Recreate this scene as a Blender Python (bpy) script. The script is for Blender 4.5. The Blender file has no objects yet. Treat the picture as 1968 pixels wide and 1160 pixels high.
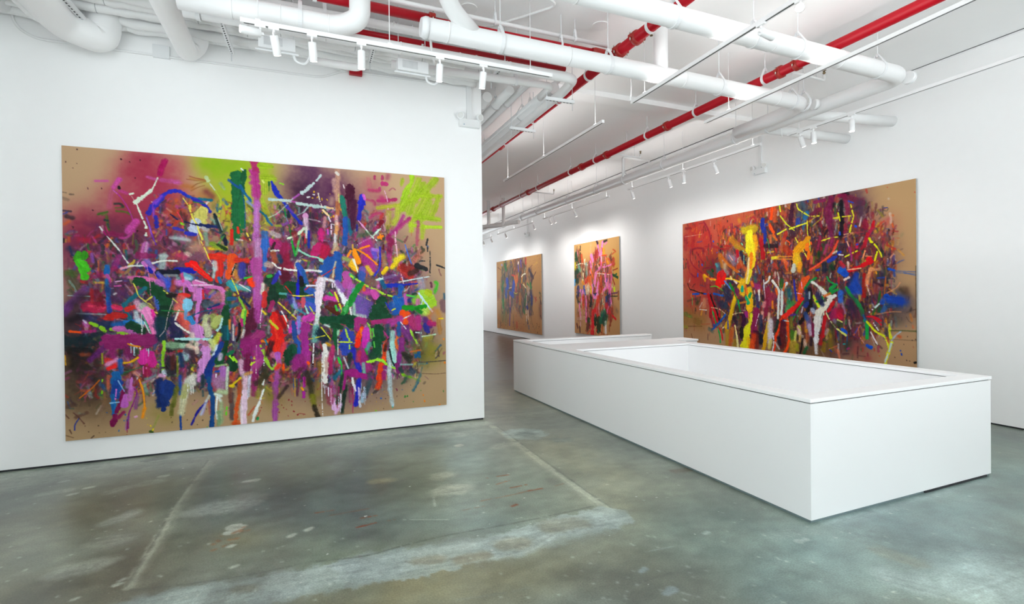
SKY = 3.9; GROUND_FILL = 1.9; UPFILL = 2.6; EXPO = -0.20
import bpy, math, random
import numpy as np
from mathutils import Vector, Matrix
sc = bpy.context.scene
C = sc.collection
PI = math.pi
rnd = random.Random(7)

# ------------------------------------------------------------ materials
def mat(name, col, rough=0.5, metal=0.0, bump=0.0, bscale=30, var=0.0, spec=0.5, coat=0.0):
    m = bpy.data.materials.new(name); m.use_nodes = True
    n = m.node_tree.nodes; l = m.node_tree.links
    b = n['Principled BSDF']
    b.inputs['Base Color'].default_value = (*col, 1); b.inputs['Roughness'].default_value = rough
    b.inputs['Metallic'].default_value = metal
    b.inputs['Specular IOR Level'].default_value = spec
    b.inputs['Coat Weight'].default_value = coat
    if bump or var:
        tc = n.new('ShaderNodeTexCoord'); nz = n.new('ShaderNodeTexNoise')
        nz.inputs['Scale'].default_value = bscale; nz.inputs['Detail'].default_value = 4
        l.new(tc.outputs['Object'], nz.inputs['Vector'])
        if bump:
            bp = n.new('ShaderNodeBump'); bp.inputs['Strength'].default_value = bump; bp.inputs['Distance'].default_value = 0.01
            l.new(nz.outputs['Fac'], bp.inputs['Height']); l.new(bp.outputs['Normal'], b.inputs['Normal'])
        if var:
            n2 = n.new('ShaderNodeTexNoise'); n2.inputs['Scale'].default_value = bscale*0.15; n2.inputs['Detail'].default_value = 3
            l.new(tc.outputs['Object'], n2.inputs['Vector'])
            r = n.new('ShaderNodeMapRange'); r.inputs['To Min'].default_value = 1-var; r.inputs['To Max'].default_value = 1+var
            l.new(n2.outputs['Fac'], r.inputs['Value'])
            mx = n.new('ShaderNodeMix'); mx.data_type = 'RGBA'; mx.blend_type = 'MULTIPLY'; mx.inputs['Factor'].default_value = 1
            mx.inputs['A'].default_value = (*col, 1); l.new(r.outputs['Result'], mx.inputs['B'])
            l.new(mx.outputs['Result'], b.inputs['Base Color'])
    return m
def emis(name, col, s):
    m = bpy.data.materials.new(name); m.use_nodes = True
    b = m.node_tree.nodes['Principled BSDF']
    b.inputs['Base Color'].default_value = (*col, 1)
    b.inputs['Emission Color'].default_value = (*col, 1); b.inputs['Emission Strength'].default_value = s
    return m
M = dict(
 wall=mat('wall_paint', (.92,.92,.918), .55, bump=.03, bscale=60, var=.012),
 ceil=mat('ceiling_plaster', (.955,.955,.955), .8, bump=.12, bscale=14, var=.03),
 parapet=mat('parapet_paint', (.90,.90,.90), .42, bump=.01, bscale=80),
 cap=mat('cap_paint', (.94,.94,.94), .6, spec=.25),
 pipe=mat('pipe_paint', (.85,.85,.85), .42, bump=.10, bscale=25, var=.02),
 wrap=mat('pipe_wrap_paint', (.84,.84,.84), .6, bump=.55, bscale=9, var=.06),
 duct=mat('duct_paint', (.90,.90,.90), .5, bump=.06, bscale=20, var=.02),
 metal=mat('painted_metal', (.80,.81,.82), .4),
 track=mat('track_enamel', (.86,.86,.86), .3),
 slot=mat('track_slot', (.03,.03,.03), .6),
 dark=mat('dark_gap', (.02,.022,.025), .7),
 red=mat('red_pipe_paint', (.40,.003,.012), .34, bump=.04, bscale=12, var=.10, spec=.3),
 redcl=mat('red_coupling_paint', (.33,.014,.008), .45, bump=.3, bscale=60, var=.25),
 bolt=mat('zinc_bolt', (.55,.5,.45), .35, .9),
 steel=mat('steel_base', (.23,.30,.31), .35, .3),
 brass=mat('brass_head', (.30,.22,.12), .3, .9),
 rod=mat('threaded_rod', (.70,.72,.74), .5, bump=.3, bscale=400),
 edge=mat('canvas_edge', (.42,.42,.40), .8, bump=.2, bscale=200),
 lamp=emis('lamp_lens', (1,.95,.86), 14),
 lampdim=emis('lamp_lens_dim', (1,.95,.88), .8),
 lampout=mat('lamp_reflector', (.75,.75,.73), .2, .2),
 plastic=mat('white_plastic', (.80,.81,.81), .35),
 glass=mat('window_glass', (.9,.95,1), .02),
 frame=mat('window_frame', (.10,.11,.12), .4, .6),
 seam=mat('seam_paint', (.40,.41,.42), .6),
 grey=mat('dark_grey_paint', (.09,.095,.095), .6),
 blue=mat('blue_tape', (.06,.16,.32), .5),
 paper=mat('printed_label', (.62,.63,.64), .6, bump=0, bscale=80, var=.18),
)
_t = M['glass'].node_tree; _tb = _t.nodes.new('ShaderNodeBsdfTransparent'); _tb.inputs[0].default_value = (.96,.98,.98,1)
_gl = _t.nodes.new('ShaderNodeBsdfGlossy'); _gl.inputs['Roughness'].default_value = .02
_mx = _t.nodes.new('ShaderNodeMixShader'); _mx.inputs[0].default_value = .05
_t.links.new(_tb.outputs[0], _mx.inputs[1]); _t.links.new(_gl.outputs[0], _mx.inputs[2])
_t.links.new(_mx.outputs[0], _t.nodes['Material Output'].inputs['Surface'])

# ------------------------------------------------------------ mesh building
class MB:
    def __init__(s): s.v = []; s.f = []; s.sm = []; s.mi = []; s.cur = 0
    def add(s, vs, fs, smooth=False):
        o = len(s.v); s.v += [tuple(v) for v in vs]
        for f in fs: s.f.append([i+o for i in f]); s.sm.append(smooth); s.mi.append(s.cur)
        return s
    def box(s, x0,y0,z0,x1,y1,z1):
        v = [(x,y,z) for z in (z0,z1) for y in (y0,y1) for x in (x0,x1)]
        return s.add(v, [(0,2,3,1),(4,5,7,6),(0,1,5,4),(2,6,7,3),(1,3,7,5),(0,4,6,2)])
    def obox(s, c, ax, ay, az):
        c, ax, ay, az = map(Vector, (c, ax, ay, az))
        v = [c+ax*i+ay*j+az*k for k in (-1,1) for j in (-1,1) for i in (-1,1)]
        return s.add(v, [(0,2,3,1),(4,5,7,6),(0,1,5,4),(2,6,7,3),(1,3,7,5),(0,4,6,2)])
    def sweep(s, pts, r, seg=16, caps=True, rr=None):
        P = [Vector(p) for p in pts]; n = len(P)
        T = [((P[min(i+1,n-1)]-P[max(i-1,0)]).normalized()) for i in range(n)]
        up = Vector((0,0,1)) if abs(T[0].z) < .9 else Vector((1,0,0))
        N = (up - T[0]*up.dot(T[0])).normalized(); vs = []
        for i in range(n):
            N = (N - T[i]*N.dot(T[i])).normalized(); B = T[i].cross(N)
            q = rr[i] if rr else r
            vs += [P[i]+(N*math.cos(a)+B*math.sin(a))*q for a in [2*PI*k/seg for k in range(seg)]]
        fs = [(i*seg+k, i*seg+(k+1)%seg, (i+1)*seg+(k+1)%seg, (i+1)*seg+k) for i in range(n-1) for k in range(seg)]
        s.add(vs, fs, True)
        if caps:
            o = len(s.v)-len(vs)
            s.f.append([o+k for k in range(seg)][::-1]); s.sm.append(False); s.mi.append(s.cur)
            s.f.append([o+(n-1)*seg+k for k in range(seg)]); s.sm.append(False); s.mi.append(s.cur)
        return s
    def cyl(s, a, b, r, seg=16): return s.sweep([a,b], r, seg)
    def ring(s, c, axis, R, r, a0=0, a1=2*PI, seg=20, ts=6, ref=(0,0,1)):
        c, A = Vector(c), Vector(axis).normalized(); U = Vector(ref); U = (U-A*U.dot(A)).normalized(); V = A.cross(U)
        return s.sweep([c+(U*math.cos(t)+V*math.sin(t))*R for t in [a0+(a1-a0)*k/seg for k in range(seg+1)]], r, ts)
def bend(pts, r, n=7):
    P = [Vector(p) for p in pts]; out = [P[0]]
    for i in range(1, len(P)-1):
        a, b, c = P[i-1], P[i], P[i+1]; u = (a-b); w = (c-b)
        d = min(r, u.length*.49, w.length*.49); u.normalize(); w.normalize()
        p0 = b+u*d; p1 = b+w*d
        for k in range(n+1):
            t = k/n; out.append(p0*(1-t)**2 + b*2*t*(1-t) + p1*t*t)
    out.append(P[-1]); return out
def mesh(name, mb, m, parent=None, off=(0,0,0), bev=0):
    me = bpy.data.meshes.new(name); ox, oy, oz = off
    me.from_pydata([(x-ox,y-oy,z-oz) for x,y,z in mb.v], [], mb.f); me.update()
    me.polygons.foreach_set('use_smooth', mb.sm)
    for q_ in (m if isinstance(m,(list,tuple)) else [m]): me.materials.append(q_)
    me.polygons.foreach_set('material_index', mb.mi)
    o = bpy.data.objects.new(name, me); C.objects.link(o)
    if parent: o.parent = parent
    if bev:
        md = o.modifiers.new('bevel', 'BEVEL'); md.width = bev; md.segments = 2; md.limit_method = 'ANGLE'
    return o
def tag(o, label, cat, group=None):
    o['label'] = label; o['category'] = cat
    if group: o['group'] = group
    return o
def struct(name, mb, m, parent=None):
    o = mesh(name, mb, m, parent)
    if not parent: o['kind'] = 'structure'
    return o
def thing(name, label, cat, loc, group=None):
    o = bpy.data.objects.new(name, None); C.objects.link(o); o.location = loc
    o.empty_display_size = .1
    return tag(o, label, cat, group)
def part(name, mb, m, parent, bev=0):      # mb in world space, parent is an unrotated empty
    o = mesh(name, mb, m, parent, off=parent.location, bev=bev); return o
def sub(name, mb, m, parent, top, bev=0):
    o = mesh(name, mb, m, parent, off=top.location, bev=bev); return o

# ------------------------------------------------------------ dimensions (metres, z up, floor at 0)
YL = 6.661; XC = 2.317; XR = 8.309; ZC = 5.0; XW = -2.93; YB = -4.2; YF = 27.0
BX0, BY0, BX1, BY1, BH = 3.519, 2.597, 5.99, 8.44, .944

# ------------------------------------------------------------ room shell
w = MB().box(XW-.25,YL,.022,XC,YL+.3,ZC); struct('wall_left', w, M['wall'])
w = MB().box(XC-.3,YL+.301,0,XC,YF,ZC); struct('wall_hall', w, M['wall'])
w = MB().box(XR,YB,.022,XR+.25,YF,ZC); struct('wall_right', w, M['wall'])
w = MB(); fill_bays = [(-3.6,-1.4),(-1.0,1.2),(1.8,4.0)]
w.box(XW-.25,YB,0,XW,YL-.001,.35); w.box(XW-.25,YB,3.5,XW,YL-.001,ZC)
ys = [YB]+[q for b in fill_bays for q in b]+[YL-.001]
for i in range(0,len(ys),2): w.box(XW-.25,ys[i],.35,XW,ys[i+1],3.5)
struct('wall_side', w, M['wall'])
for i,(a,b) in enumerate(fill_bays):  # unseen windows, added for side light on parapet, right wall and ceiling
    fr = MB(); fr.box(XW-.16,a,.35,XW-.08,a+.06,3.5); fr.box(XW-.16,b-.06,.35,XW-.08,b,3.5); fr.box(XW-.16,a+.06,.35,XW-.08,b-.06,.41); fr.box(XW-.16,a+.06,3.44,XW-.08,b-.06,3.5)
    wo = struct('window_%d'%(6+i), fr, M['frame']); mesh('window_glass', MB().box(XW-.125,a+.06,.41,XW-.115,b-.06,3.44), M['glass'], wo)
w = MB().box(XC,YF,0,XR,YF+.25,.5).box(XC,YF,4.4,XR,YF+.25,ZC).box(XC,YF,.5,XC+.4,YF+.25,4.4).box(XR-.4,YF,.5,XR,YF+.25,4.4); struct('wall_far', w, M['wall'])
fr = MB().box(XC+.4,YF+.08,.5,XC+.46,YF+.16,4.4).box(XR-.46,YF+.08,.5,XR-.4,YF+.16,4.4).box(XC+.46,YF+.08,.5,XR-.46,YF+.16,.56).box(XC+.46,YF+.08,4.34,XR-.46,YF+.16,4.4)
wo = struct('window_5', fr, M['frame']); mesh('window_glass', MB().box(XC+.46,YF+.115,.56,XR-.46,YF+.125,4.34), M['glass'], wo)  # window added out of view to brighten the hall
# recess under the walls, its shade put in as near-black strips
struct('recess_shade_left', MB().box(XW,YL+.012,0,XC-.012,YL+.05,.024), M['dark'])
struct('recess_shade_right', MB().box(XR+.012,YB,0,XR+.05,YF,.024), M['dark'])
# street front behind the viewer: piers, sill, head and glazed bays
wb = MB(); bays = [(-2.7,-.2),(.1,2.6),(2.9,5.4),(5.7,7.3)]
wb.box(XW,YB-.25,0,XR,YB,.25); wb.box(XW,YB-.25,4.85,XR,YB,ZC)
xs = [XW]+[q for b in bays for q in b]+[XR]
for i in range(0,len(xs),2): wb.box(xs[i],YB-.25,.25,xs[i+1],YB,4.85)
struct('wall_front', wb, M['wall'])
for i,(a,b) in enumerate(bays):
    fr = MB(); fr.box(a,YB-.16,.25,a+.06,YB-.08,4.85); fr.box(b-.06,YB-.16,.25,b,YB-.08,4.85)
    fr.box(a+.06,YB-.16,.25,b-.06,YB-.08,.31); fr.box(a+.06,YB-.16,4.79,b-.06,YB-.08,4.85); fr.box(a+.06,YB-.16,2.7,b-.06,YB-.08,2.76)
    wo = struct('window_%d'%(i+1), fr, M['frame'])
    g = MB().box(a+.06,YB-.125,.31,b-.06,YB-.115,2.7).box(a+.06,YB-.125,2.76,b-.06,YB-.115,4.79)
    mesh('window_glass', g, M['glass'], wo)
# ceiling: flat slab, shallow dropped band, near-black strips painting in the shadow gaps
c = MB().box(XW-.25,YB-.25,ZC,XR+.25,YF+.25,ZC+.2)
struct('ceiling', c, M['ceil'])
struct('trim_1', MB().box(3.6,6.74,4.92,7.95,7.02,ZC-.001), M['ceil'])
struct('gap_shade_soffit', MB().box(7.74,7.05,ZC-.004,7.765,25.0,ZC-.001), M['dark'])  # flat dark strip, stands in for the shade of a gap
struct('gap_shade_wall', MB().box(8.225,YB,ZC-.004,8.24,6.7,ZC-.001), M['dark'])  # same painted gap shade, beside the right wall
struct('trim_4', MB().box(7.766,7.05,ZC-.05,XR,25.0,ZC-.005), M['ceil'])
struct('trim_5', MB().box(6.2,24.6,4.15,XR,24.9,4.75), M['grey'])

# stairwell pit under the parapet
px0,px1,py0,py1 = BX0+.16, BX1-.16, BY0+.16, 8.26
pit = MB()
pit.box(px0-.1,py0-.1,-3.2,px0,py1+.1,-.3).box(px1,py0-.1,-3.2,px1+.1,py1+.1,-.3)
pit.box(px0,py0-.1,-3.2,px1,py0,-.3).box(px0,py1,-3.2,px1,py1+.1,-.3)
struct('wall_stairwell', pit, mat('stairwell_concrete',(.30,.30,.29),.6,bump=.1))
struct('floor_lower', MB().box(px0-.1,py0-.1,-3.4,px1+.1,py1+.1,-3.2), mat('lower_floor',(.16,.16,.155),.5,bump=.1))

# ------------------------------------------------------------ stairwell parapet
pp = thing('stairwell_parapet', 'long low white parapet box around the stairwell opening on the concrete floor', 'parapet', (BX0,BY0,0))
G = .030; Z0 = .022; ZT = BH-.036; t = .16
def panel(x0,y0,x1,y1): part('side_panel', MB().box(x0,y0,Z0,x1,y1,ZT), M['parapet'], pp)
panel(BX0,BY0,BX1,BY0+t); panel(BX0,BY0+t,BX0+t,BY1); panel(BX1-t,BY0+t,BX1,6.45)
panel(BX0+t,8.26,6.51,BY1)
led = part('stair_ledge', MB().box(BX0+t,6.45,Z0,BX1-t,6.96,ZT).box(BX0+t,6.96,Z0,6.0,7.3,ZT), M['parapet'], pp)
part('return_panel', MB().box(6.0,6.97,Z0,6.505,7.34,ZT), M['parapet'], pp)
gp = MB(); i = .012
gp.box(BX0+i,BY0+i,ZT,BX1-i,BY0+t-i,ZT+.007).box(BX0+i,BY0+t-i,ZT,BX0+t-i,BY1-i,ZT+.007).box(BX1-t+i,BY0+t-i,ZT,BX1-i,6.45,ZT+.007)
gp.box(BX0+t,8.26+i,ZT,6.51-i,BY1-i,ZT+.007).box(BX0+t,6.45+i,ZT,5.96,7.3-i,ZT+.007).box(5.96,6.97+i,ZT,6.5,7.33,ZT+.007)
part('shadow_gap', gp, M['dark'], pp)
def cap(x0,y0,x1,y1): part('cap_rail', MB().box(x0,y0,ZT+.007,x1,y1,BH), M['cap'], pp, bev=.003)
e = .002
cap(BX0-e,BY0-e,BX1+.02,BY0+t+.01); cap(BX0-e,BY0+t+.01,BX0+t+.01,BY1+e); cap(BX1-t-.01,BY0+t+.01,BX1+.02,6.44)
cap(BX0+t+.01,8.25,6.51,BY1+e); cap(BX0+t+.01,6.44,BX1+.02,7.3); cap(BX1+.02,6.955,6.52,7.35)
bs = MB(); i = .010
bs.box(BX0+i,BY0+i,-.001,BX1-i,BY0+.05,Z0+.001).box(BX0+i,BY0+.05,-.001,BX0+.05,BY1-i,Z0+.001).box(BX1-.05,BY0+.05,-.001,BX1-i,6.45,Z0+.001).box(BX0+.05,8.3,-.001,6.5,BY1-i,Z0+.001).box(6.01,6.98,-.001,6.49,7.33,Z0+.001)
part('base_channel', bs, M['steel'], pp)
part('base_slot', MB().box(4.95,BY0-.002,.002,5.92,BY0+.009,.018), M['dark'], pp)
part('wall_screw', MB().cyl((6.44,8.262,.80),(6.44,8.252,.80),.018,10), M['metal'], pp)

# ------------------------------------------------------------ pipes
def clamp(parent, c, axis, r, zt=ZC, mt='metal'):
    h = MB(); c = Vector(c); A = Vector(axis); S = A.cross(Vector((0,0,1))).normalized()
    w_ = .018 if r > .04 else .012
    n = 24
    prof = []
    for k in range(n+1):
        a = -PI*.72 + 2*PI*.72*k/n                      # open strap round the underside
        prof.append(c + S*math.sin(a)*(r+.006) - Vector((0,0,1))*math.cos(a)*(r+.006))
    top = c+Vector((0,0,r+.075))
    prof = [top - S*.012] + prof + [top + S*.012]
    vs = []; 
    for p in prof: 
        d = (p-c).normalized()*.004
        vs += [p-A*w_-d, p+A*w_-d, p+A*w_+d, p-A*w_+d]
    fs = []
    for k in range(len(prof)-1):
        for q in range(4): fs.append((k*4+q, k*4+(q+1)%4, (k+1)*4+(q+1)%4, (k+1)*4+q))
    fs += [(0,3,2,1), tuple(len(vs)-4+q for q in range(4))]
    h.add(vs, fs)
    h.cyl(top-Vector((0,0,.03)), top+Vector((0,0,.012)), .014, 6)
    h.cyl(top-Vector((0,0,.01)), (c.x,c.y,zt), .0055, 6)
    return part('hanger', h, M[mt], parent)
def coupling(parent, c, axis, r):
    c = Vector(c); A = Vector(axis); S = A.cross(Vector((0,0,1))).normalized()
    h = MB(); h.sweep([c-A*.032,c-A*.026,c+A*.026,c+A*.032], r, 20, True, [r+.002,r+.018,r+.018,r+.002])
    for sg in (-1,1): h.obox(c+S*sg*(r+.026), A*.024, S*.016, Vector((0,0,.018)))
    o = part('coupling', h, M['redcl'], parent)
    for sg in (-1,1): sub('bolt', MB().cyl(c+S*sg*(r+.030)-Vector((0,0,.042)), c+S*sg*(r+.030)+Vector((0,0,.042)), .008, 6), M['bolt'], o, parent)
def pipe(name, label, cat, pts, r, m='pipe', br=None, group=None, seg=20, clamps=(), couples=(), axis=(1,0,0), loc=None, rings=(), pname='pipe_run'):
    P = bend(pts, br if br else r*1.6) if len(pts) > 2 else pts
    t_ = thing(name, label, cat, loc or pts[0], group)
    part(pname, MB().sweep(P, r, seg), M[m], t_)
    for c_ in clamps: clamp(t_, c_, axis, r)
    for c_ in couples: coupling(t_, c_, axis, r)
    if rings:
        for c_ in rings: part('joint_band', MB().sweep([Vector(c_)-Vector(axis)*.006, Vector(c_)+Vector(axis)*.006], r+.003, seg), M['duct'], t_)
    return t_
ZR = 4.65
# red sprinkler mains, running away from the viewer
r2 = pipe('sprinkler_main', 'bright red sprinkler main running into the hall, the one nearer the right wall', 'pipe',
     [(5.765,-3.9,ZR),(5.765,26,ZR)], .0625, 'red', clamps=[(5.765,y,ZR) for y in (2.2,4.877,6.163,7.388,9.129,10.223,12.0,13.1,14.75,16.7)],
     couples=[(5.765,y,ZR) for y in (4.40,4.64,6.842,8.698,9.71,12.625,15.43,19.0)], axis=(0,1,0), group='red sprinkler mains')
r1 = pipe('sprinkler_main', 'bright red sprinkler main crossing above the passage beside the parapet, nearer the left wall', 'pipe',
     [(3.47,-3.9,ZR),(3.47,26,ZR)], .0625, 'red', clamps=[(3.47,y,ZR) for y in (2.4,3.952,4.37,5.644,6.5,7.38,8.613,11.5,14,17)],
     couples=[(3.47,y,ZR) for y in (4.616,4.93,8.925,13.0,18.0)], axis=(0,1,0), group='red sprinkler mains')
# red cross branch joining r1
r3 = pipe('sprinkler_branch', 'red sprinkler branch meeting the left main at a bolted tee above the big white pipe', 'pipe',
     [(-1.02,5.10,ZR),(1.24,5.10,ZR)], .048, 'red', clamps=[(x,5.10,ZR) for x in (-.6,.1)], couples=[(1.235,5.10,ZR)], loc=(1.24,5.10,ZR))
part('pipe_run', MB().sweep([(1.24,5.10,ZR),(3.39,5.06,ZR)], .028, 16), M['red'], r3)
clamp(r3, (2.75,5.07,ZR), (1,0,0), .028); clamp(r3, (1.52,5.10,ZR), (1,0,0), .028)
part('tee', MB().sweep([(3.16,5.06,ZR),(3.20,5.06,ZR),(3.38,5.06,ZR)], .04, 16, True, [.034,.045,.045]), M['redcl'], r3)
part('drop_tube', MB().sweep(bend([(1.235,5.10,4.58),(1.225,5.12,4.42),(1.27,5.2,4.30),(1.32,5.3,4.28)],.08), .014, 10), M['pipe'], r3)
r4 = pipe('sprinkler_branch', 'darker red sprinkler branch ending between two white pipes above the left wall lights', 'pipe',
     [(-1.02,5.64,ZR),(3.09,5.60,ZR)], .030, 'red', clamps=[(x,5.63,ZR) for x in (-.7,.45,1.25,1.9,2.5)], axis=(1,0,0), loc=(3.09,5.62,ZR))
# big insulated lines across the ceiling
A_ = pipe('insulated_pipe', 'thick white insulated pipe crossing the ceiling nearest the viewer and turning along the right wall', 'pipe',
     [(-1.02,3.77,4.4),(6.78,3.77,4.4),(6.78,25.5,4.4)], .098, br=.20, clamps=[(x,3.77,4.4) for x in (1.6,3.266,4.3,4.95,6.30)], rings=[(x,3.77,4.4) for x in (2.2,3.75,4.55,5.6)], group='thick white insulated pipes', seg=28)
part('cleanout_cap', MB().cyl((6.875,3.77,4.4),(6.93,3.77,4.4),.074,24).cyl((6.93,3.77,4.4),(6.945,3.77,4.4),.05,24), M['pipe'], A_)
part('cap_ring', MB().cyl((6.912,3.77,4.4),(6.925,3.77,4.4),.081,24), M['metal'], A_)
for y in (5.69,6.32,8.15,9.51,10.71,12.17,14.1,15.3,17.1): clamp(A_, (6.78,y,4.4), (0,1,0), .098)
B1 = pipe('insulated_pipe', 'thick white insulated pipe with two risers crossing just in front of the red tee', 'pipe',
     [(1.10,4.83,4.4),(6.44,4.83,4.4),(6.56,5.25,4.4),(6.56,6.1,4.4)], .098, br=.16, clamps=[(x,4.83,4.4) for x in (1.9,3.227,4.90,6.22,6.45)], rings=[(x,4.83,4.4) for x in (1.33,2.7,4.3,5.9)], group='thick white insulated pipes', seg=28)
part('riser', MB().sweep(bend([(1.62,4.83,4.42),(1.28,4.70,4.62),(1.20,4.60,5.0)],.22), .085, 24), M['pipe'], B1)
part('riser', MB().sweep([(3.98,4.83,4.42),(3.98,4.83,5.0)], .085, 24), M['pipe'], B1)
part('end_cap', MB().sweep([(1.06,4.83,4.4),(1.10,4.83,4.4),(1.13,4.83,4.4)], .1, 24, True, [.085,.104,.104]), M['metal'], B1)
part('cleanout_cap', MB().cyl((6.60,4.80,4.4),(6.655,4.78,4.4),.07,24), M['pipe'], B1)
B2 = pipe('insulated_pipe', 'thick white insulated pipe turning up into the ceiling at upper left', 'pipe',
     [(-1.02,5.13,4.4),(.32,5.13,4.4),(.50,4.96,4.43),(.50,4.94,4.6),(.50,4.94,5.0)], .098, br=.13, clamps=[(-.03,5.13,4.4)], rings=[(x,5.13,4.4) for x in (-.6,-.2,.22)], group='thick white insulated pipes', seg=28)
B3 = pipe('insulated_pipe', 'medium white pipe directly behind the left track light rail, elbowing into the hall', 'pipe',
     [(-1.02,5.34,4.4),(3.05,5.30,4.4),(3.18,5.8,4.46),(3.28,26,4.47)], .060, br=.12, clamps=[(-.9,5.34,4.4)], rings=[(x,5.337-.0098*(x+1),4.4) for x in (-.5,.2,.95,1.6,2.2)], seg=22)
B4 = pipe('insulated_pipe', 'slender white pipe above the darker red branch, ending in a cap', 'pipe',
     [(-1.02,5.46,4.68),(3.12,5.42,4.66)], .046, clamps=[(x,5.45,4.68) for x in (1.33,2.35,.2)], rings=[(.9,5.44,4.68),(3.05,5.42,4.66)], seg=20)
B5 = pipe('insulated_pipe', 'lower slender white pipe crossing in front of the hall opening', 'pipe',
     [(.95,5.93,4.5),(3.0,5.80,4.5),(3.02,6.2,4.5)], .045, br=.08, rings=[(x,5.87,4.5) for x in (1.5,2.1,2.6)], clamps=[(1.2,5.92,4.5),(2.5,5.84,4.5)], seg=20)
W1 = pipe('conduit_pipe', 'thin white pipe along the ceiling just behind the red branch with a drop fitting', 'pipe',
     [(-.3,5.12,4.77),(3.40,5.10,4.77)], .024, clamps=[(.8,5.12,4.77),(1.95,5.11,4.77),(2.95,5.10,4.77)], seg=14)
part('fitting', MB().sweep([(1.47,5.12,4.74),(1.47,5.12,4.80),(1.47,5.12,4.82),(1.47,5.12,4.90)], .03, 14, True, [.03,.03,.034,.022]), M['metal'], W1)
part('tip', MB().cyl((1.47,5.12,4.90),(1.47,5.12,4.95),.008,8), M['brass'], W1)
W2 = pipe('conduit_pipe', 'thin white conduit looping on the ceiling between the two insulated pipes', 'conduit',
     [(.9,4.55,4.97),(2.2,4.72,4.97),(2.62,4.86,4.97),(2.32,5.25,4.97),(2.0,5.62,4.97)], .014, br=.14, seg=10)
# riser elbow dropping below the junction box by the left lights
J1 = pipe('drain_pipe', 'white U-shaped drain pipe behind the left track lights', 'pipe',
     [(.06,6.0,4.42),(.62,6.0,4.42),(.62,6.0,4.62)], .042, br=.09, seg=18)
# big right-hand pipe already part of the first run; stub ends near the elbows
for (a,b,lb) in (((6.70,5.2,4.42),(8.3,4.75,4.36),'short white stub pipe entering the right wall above its nearest spotlight'),((6.78,5.8,4.40),(8.3,5.45,4.30),'short white stub pipe entering the right wall above the pair of tilted spotlights')):
    pipe('stub_pipe', lb, 'pipe', [a,b], .075, seg=20, pname='pipe_run')
# thin white sprinkler arms off the right main, with brass heads
for k,(y,L) in enumerate(((4.53,.62),(8.49,.62),(12.4,.62))):
    s_ = thing('ceiling_sprinkler', ['white sprinkler arm with an upright brass head beside the nearest red coupling','white sprinkler arm off the right red main over the middle of the hall','far white sprinkler arm off the right red main deep in the hall'][k], 'sprinkler', (5.83,y,4.6), 'sprinkler arms on the right main')
    part('arm', MB().sweep(bend([(5.83,y,4.62),(5.83+L,y,4.60),(5.83+L,y,4.68)],.03), .017, 10), M['pipe'], s_)
    part('sprinkler_head', MB().cyl((5.83+L,y,4.68),(5.83+L,y,4.73),.012,8).cyl((5.83+L,y,4.735),(5.83+L,y,4.74),.026,10).cyl((5.83+L,y,4.70),(5.83+L,y,4.708),.020,10), M['brass'], s_)
    part('hanger', MB().cyl((5.83+L*.75,y,4.62),(5.83+L*.75,y,ZC),.004,6), M['rod'], s_)
for (x,y,lb) in ((3.66,4.60,'small brass sprinkler head hanging beside the coupled red main'),(5.9,8.2,'small brass sprinkler head below the ceiling by the right red main')):
    s_ = thing('pendent_sprinkler', lb, 'sprinkler', (x,y,ZC), 'bare sprinkler heads')
    part('stem', MB().cyl((x,y,ZC),(x,y,4.74),.006,8), M['pipe'], s_)
    part('deflector', MB().cyl((x,y,4.70),(x,y,4.74),.012,8).cyl((x,y,4.735),(x,y,4.74),.026,10).cyl((x,y,4.70),(x,y,4.705),.018,10), M['brass'], s_)

# pipes over the left wall: painted bundle running along the wall
bund = [(5.76,4.70,.045),(5.865,4.74,.047),(5.975,4.71,.050),(6.09,4.74,.052),(6.20,4.71,.047),(6.305,4.74,.046),(6.41,4.70,.048),(6.535,4.72,.062)]
names_ = ['nearest to the viewer in the wrapped bundle above the left wall','second from the front in the bundle above the left wall','third from the front in the bundle above the left wall','fourth from the front in the bundle above the left wall','fourth from the wall in the wrapped bundle above the left wall','third from the wall in the wrapped bundle above the left wall','second from the wall in the wrapped bundle above the left wall','largest of the bundle, hugging the left wall']
for k,(y,z,r) in enumerate(bund):
    q = random.Random(20+k); x0,x1 = -2.85, (1.9 if k < 4 else 2.2)
    n = 60; pts = []; rr = []
    for i_ in range(n+1):
        x = x0+(x1-x0)*i_/n
        dz = -.045 if (k in (1,3) and x > -.1) else 0
        pts.append((x, y+.012*math.sin(x*2.1+k)+.006*q.uniform(-1,1), z+dz+.015*math.sin(x*1.3+k*2)+.006*q.uniform(-1,1)))
        rr.append(r*(1+.10*q.uniform(-1,1)) if i_ % 7 else r*1.12)
    t_ = thing('wrapped_pipe', 'lumpy white wrapped pipe, '+names_[k], 'pipe', (x0,y,z), 'wrapped pipes above the left wall')
    part('pipe_run', MB().sweep(pts, r, 16, True, rr), M['wrap'], t_)
    for i_ in range(3,n,7+q.randint(0,3)):
        a = Vector(pts[i_]); part('seam', MB().sweep([a-Vector((.003,0,0)),a+Vector((.003,0,0))], rr[i_]*1.03, 16), M['seam'] if k in (2,3,4) else M['duct'], t_)
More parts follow.
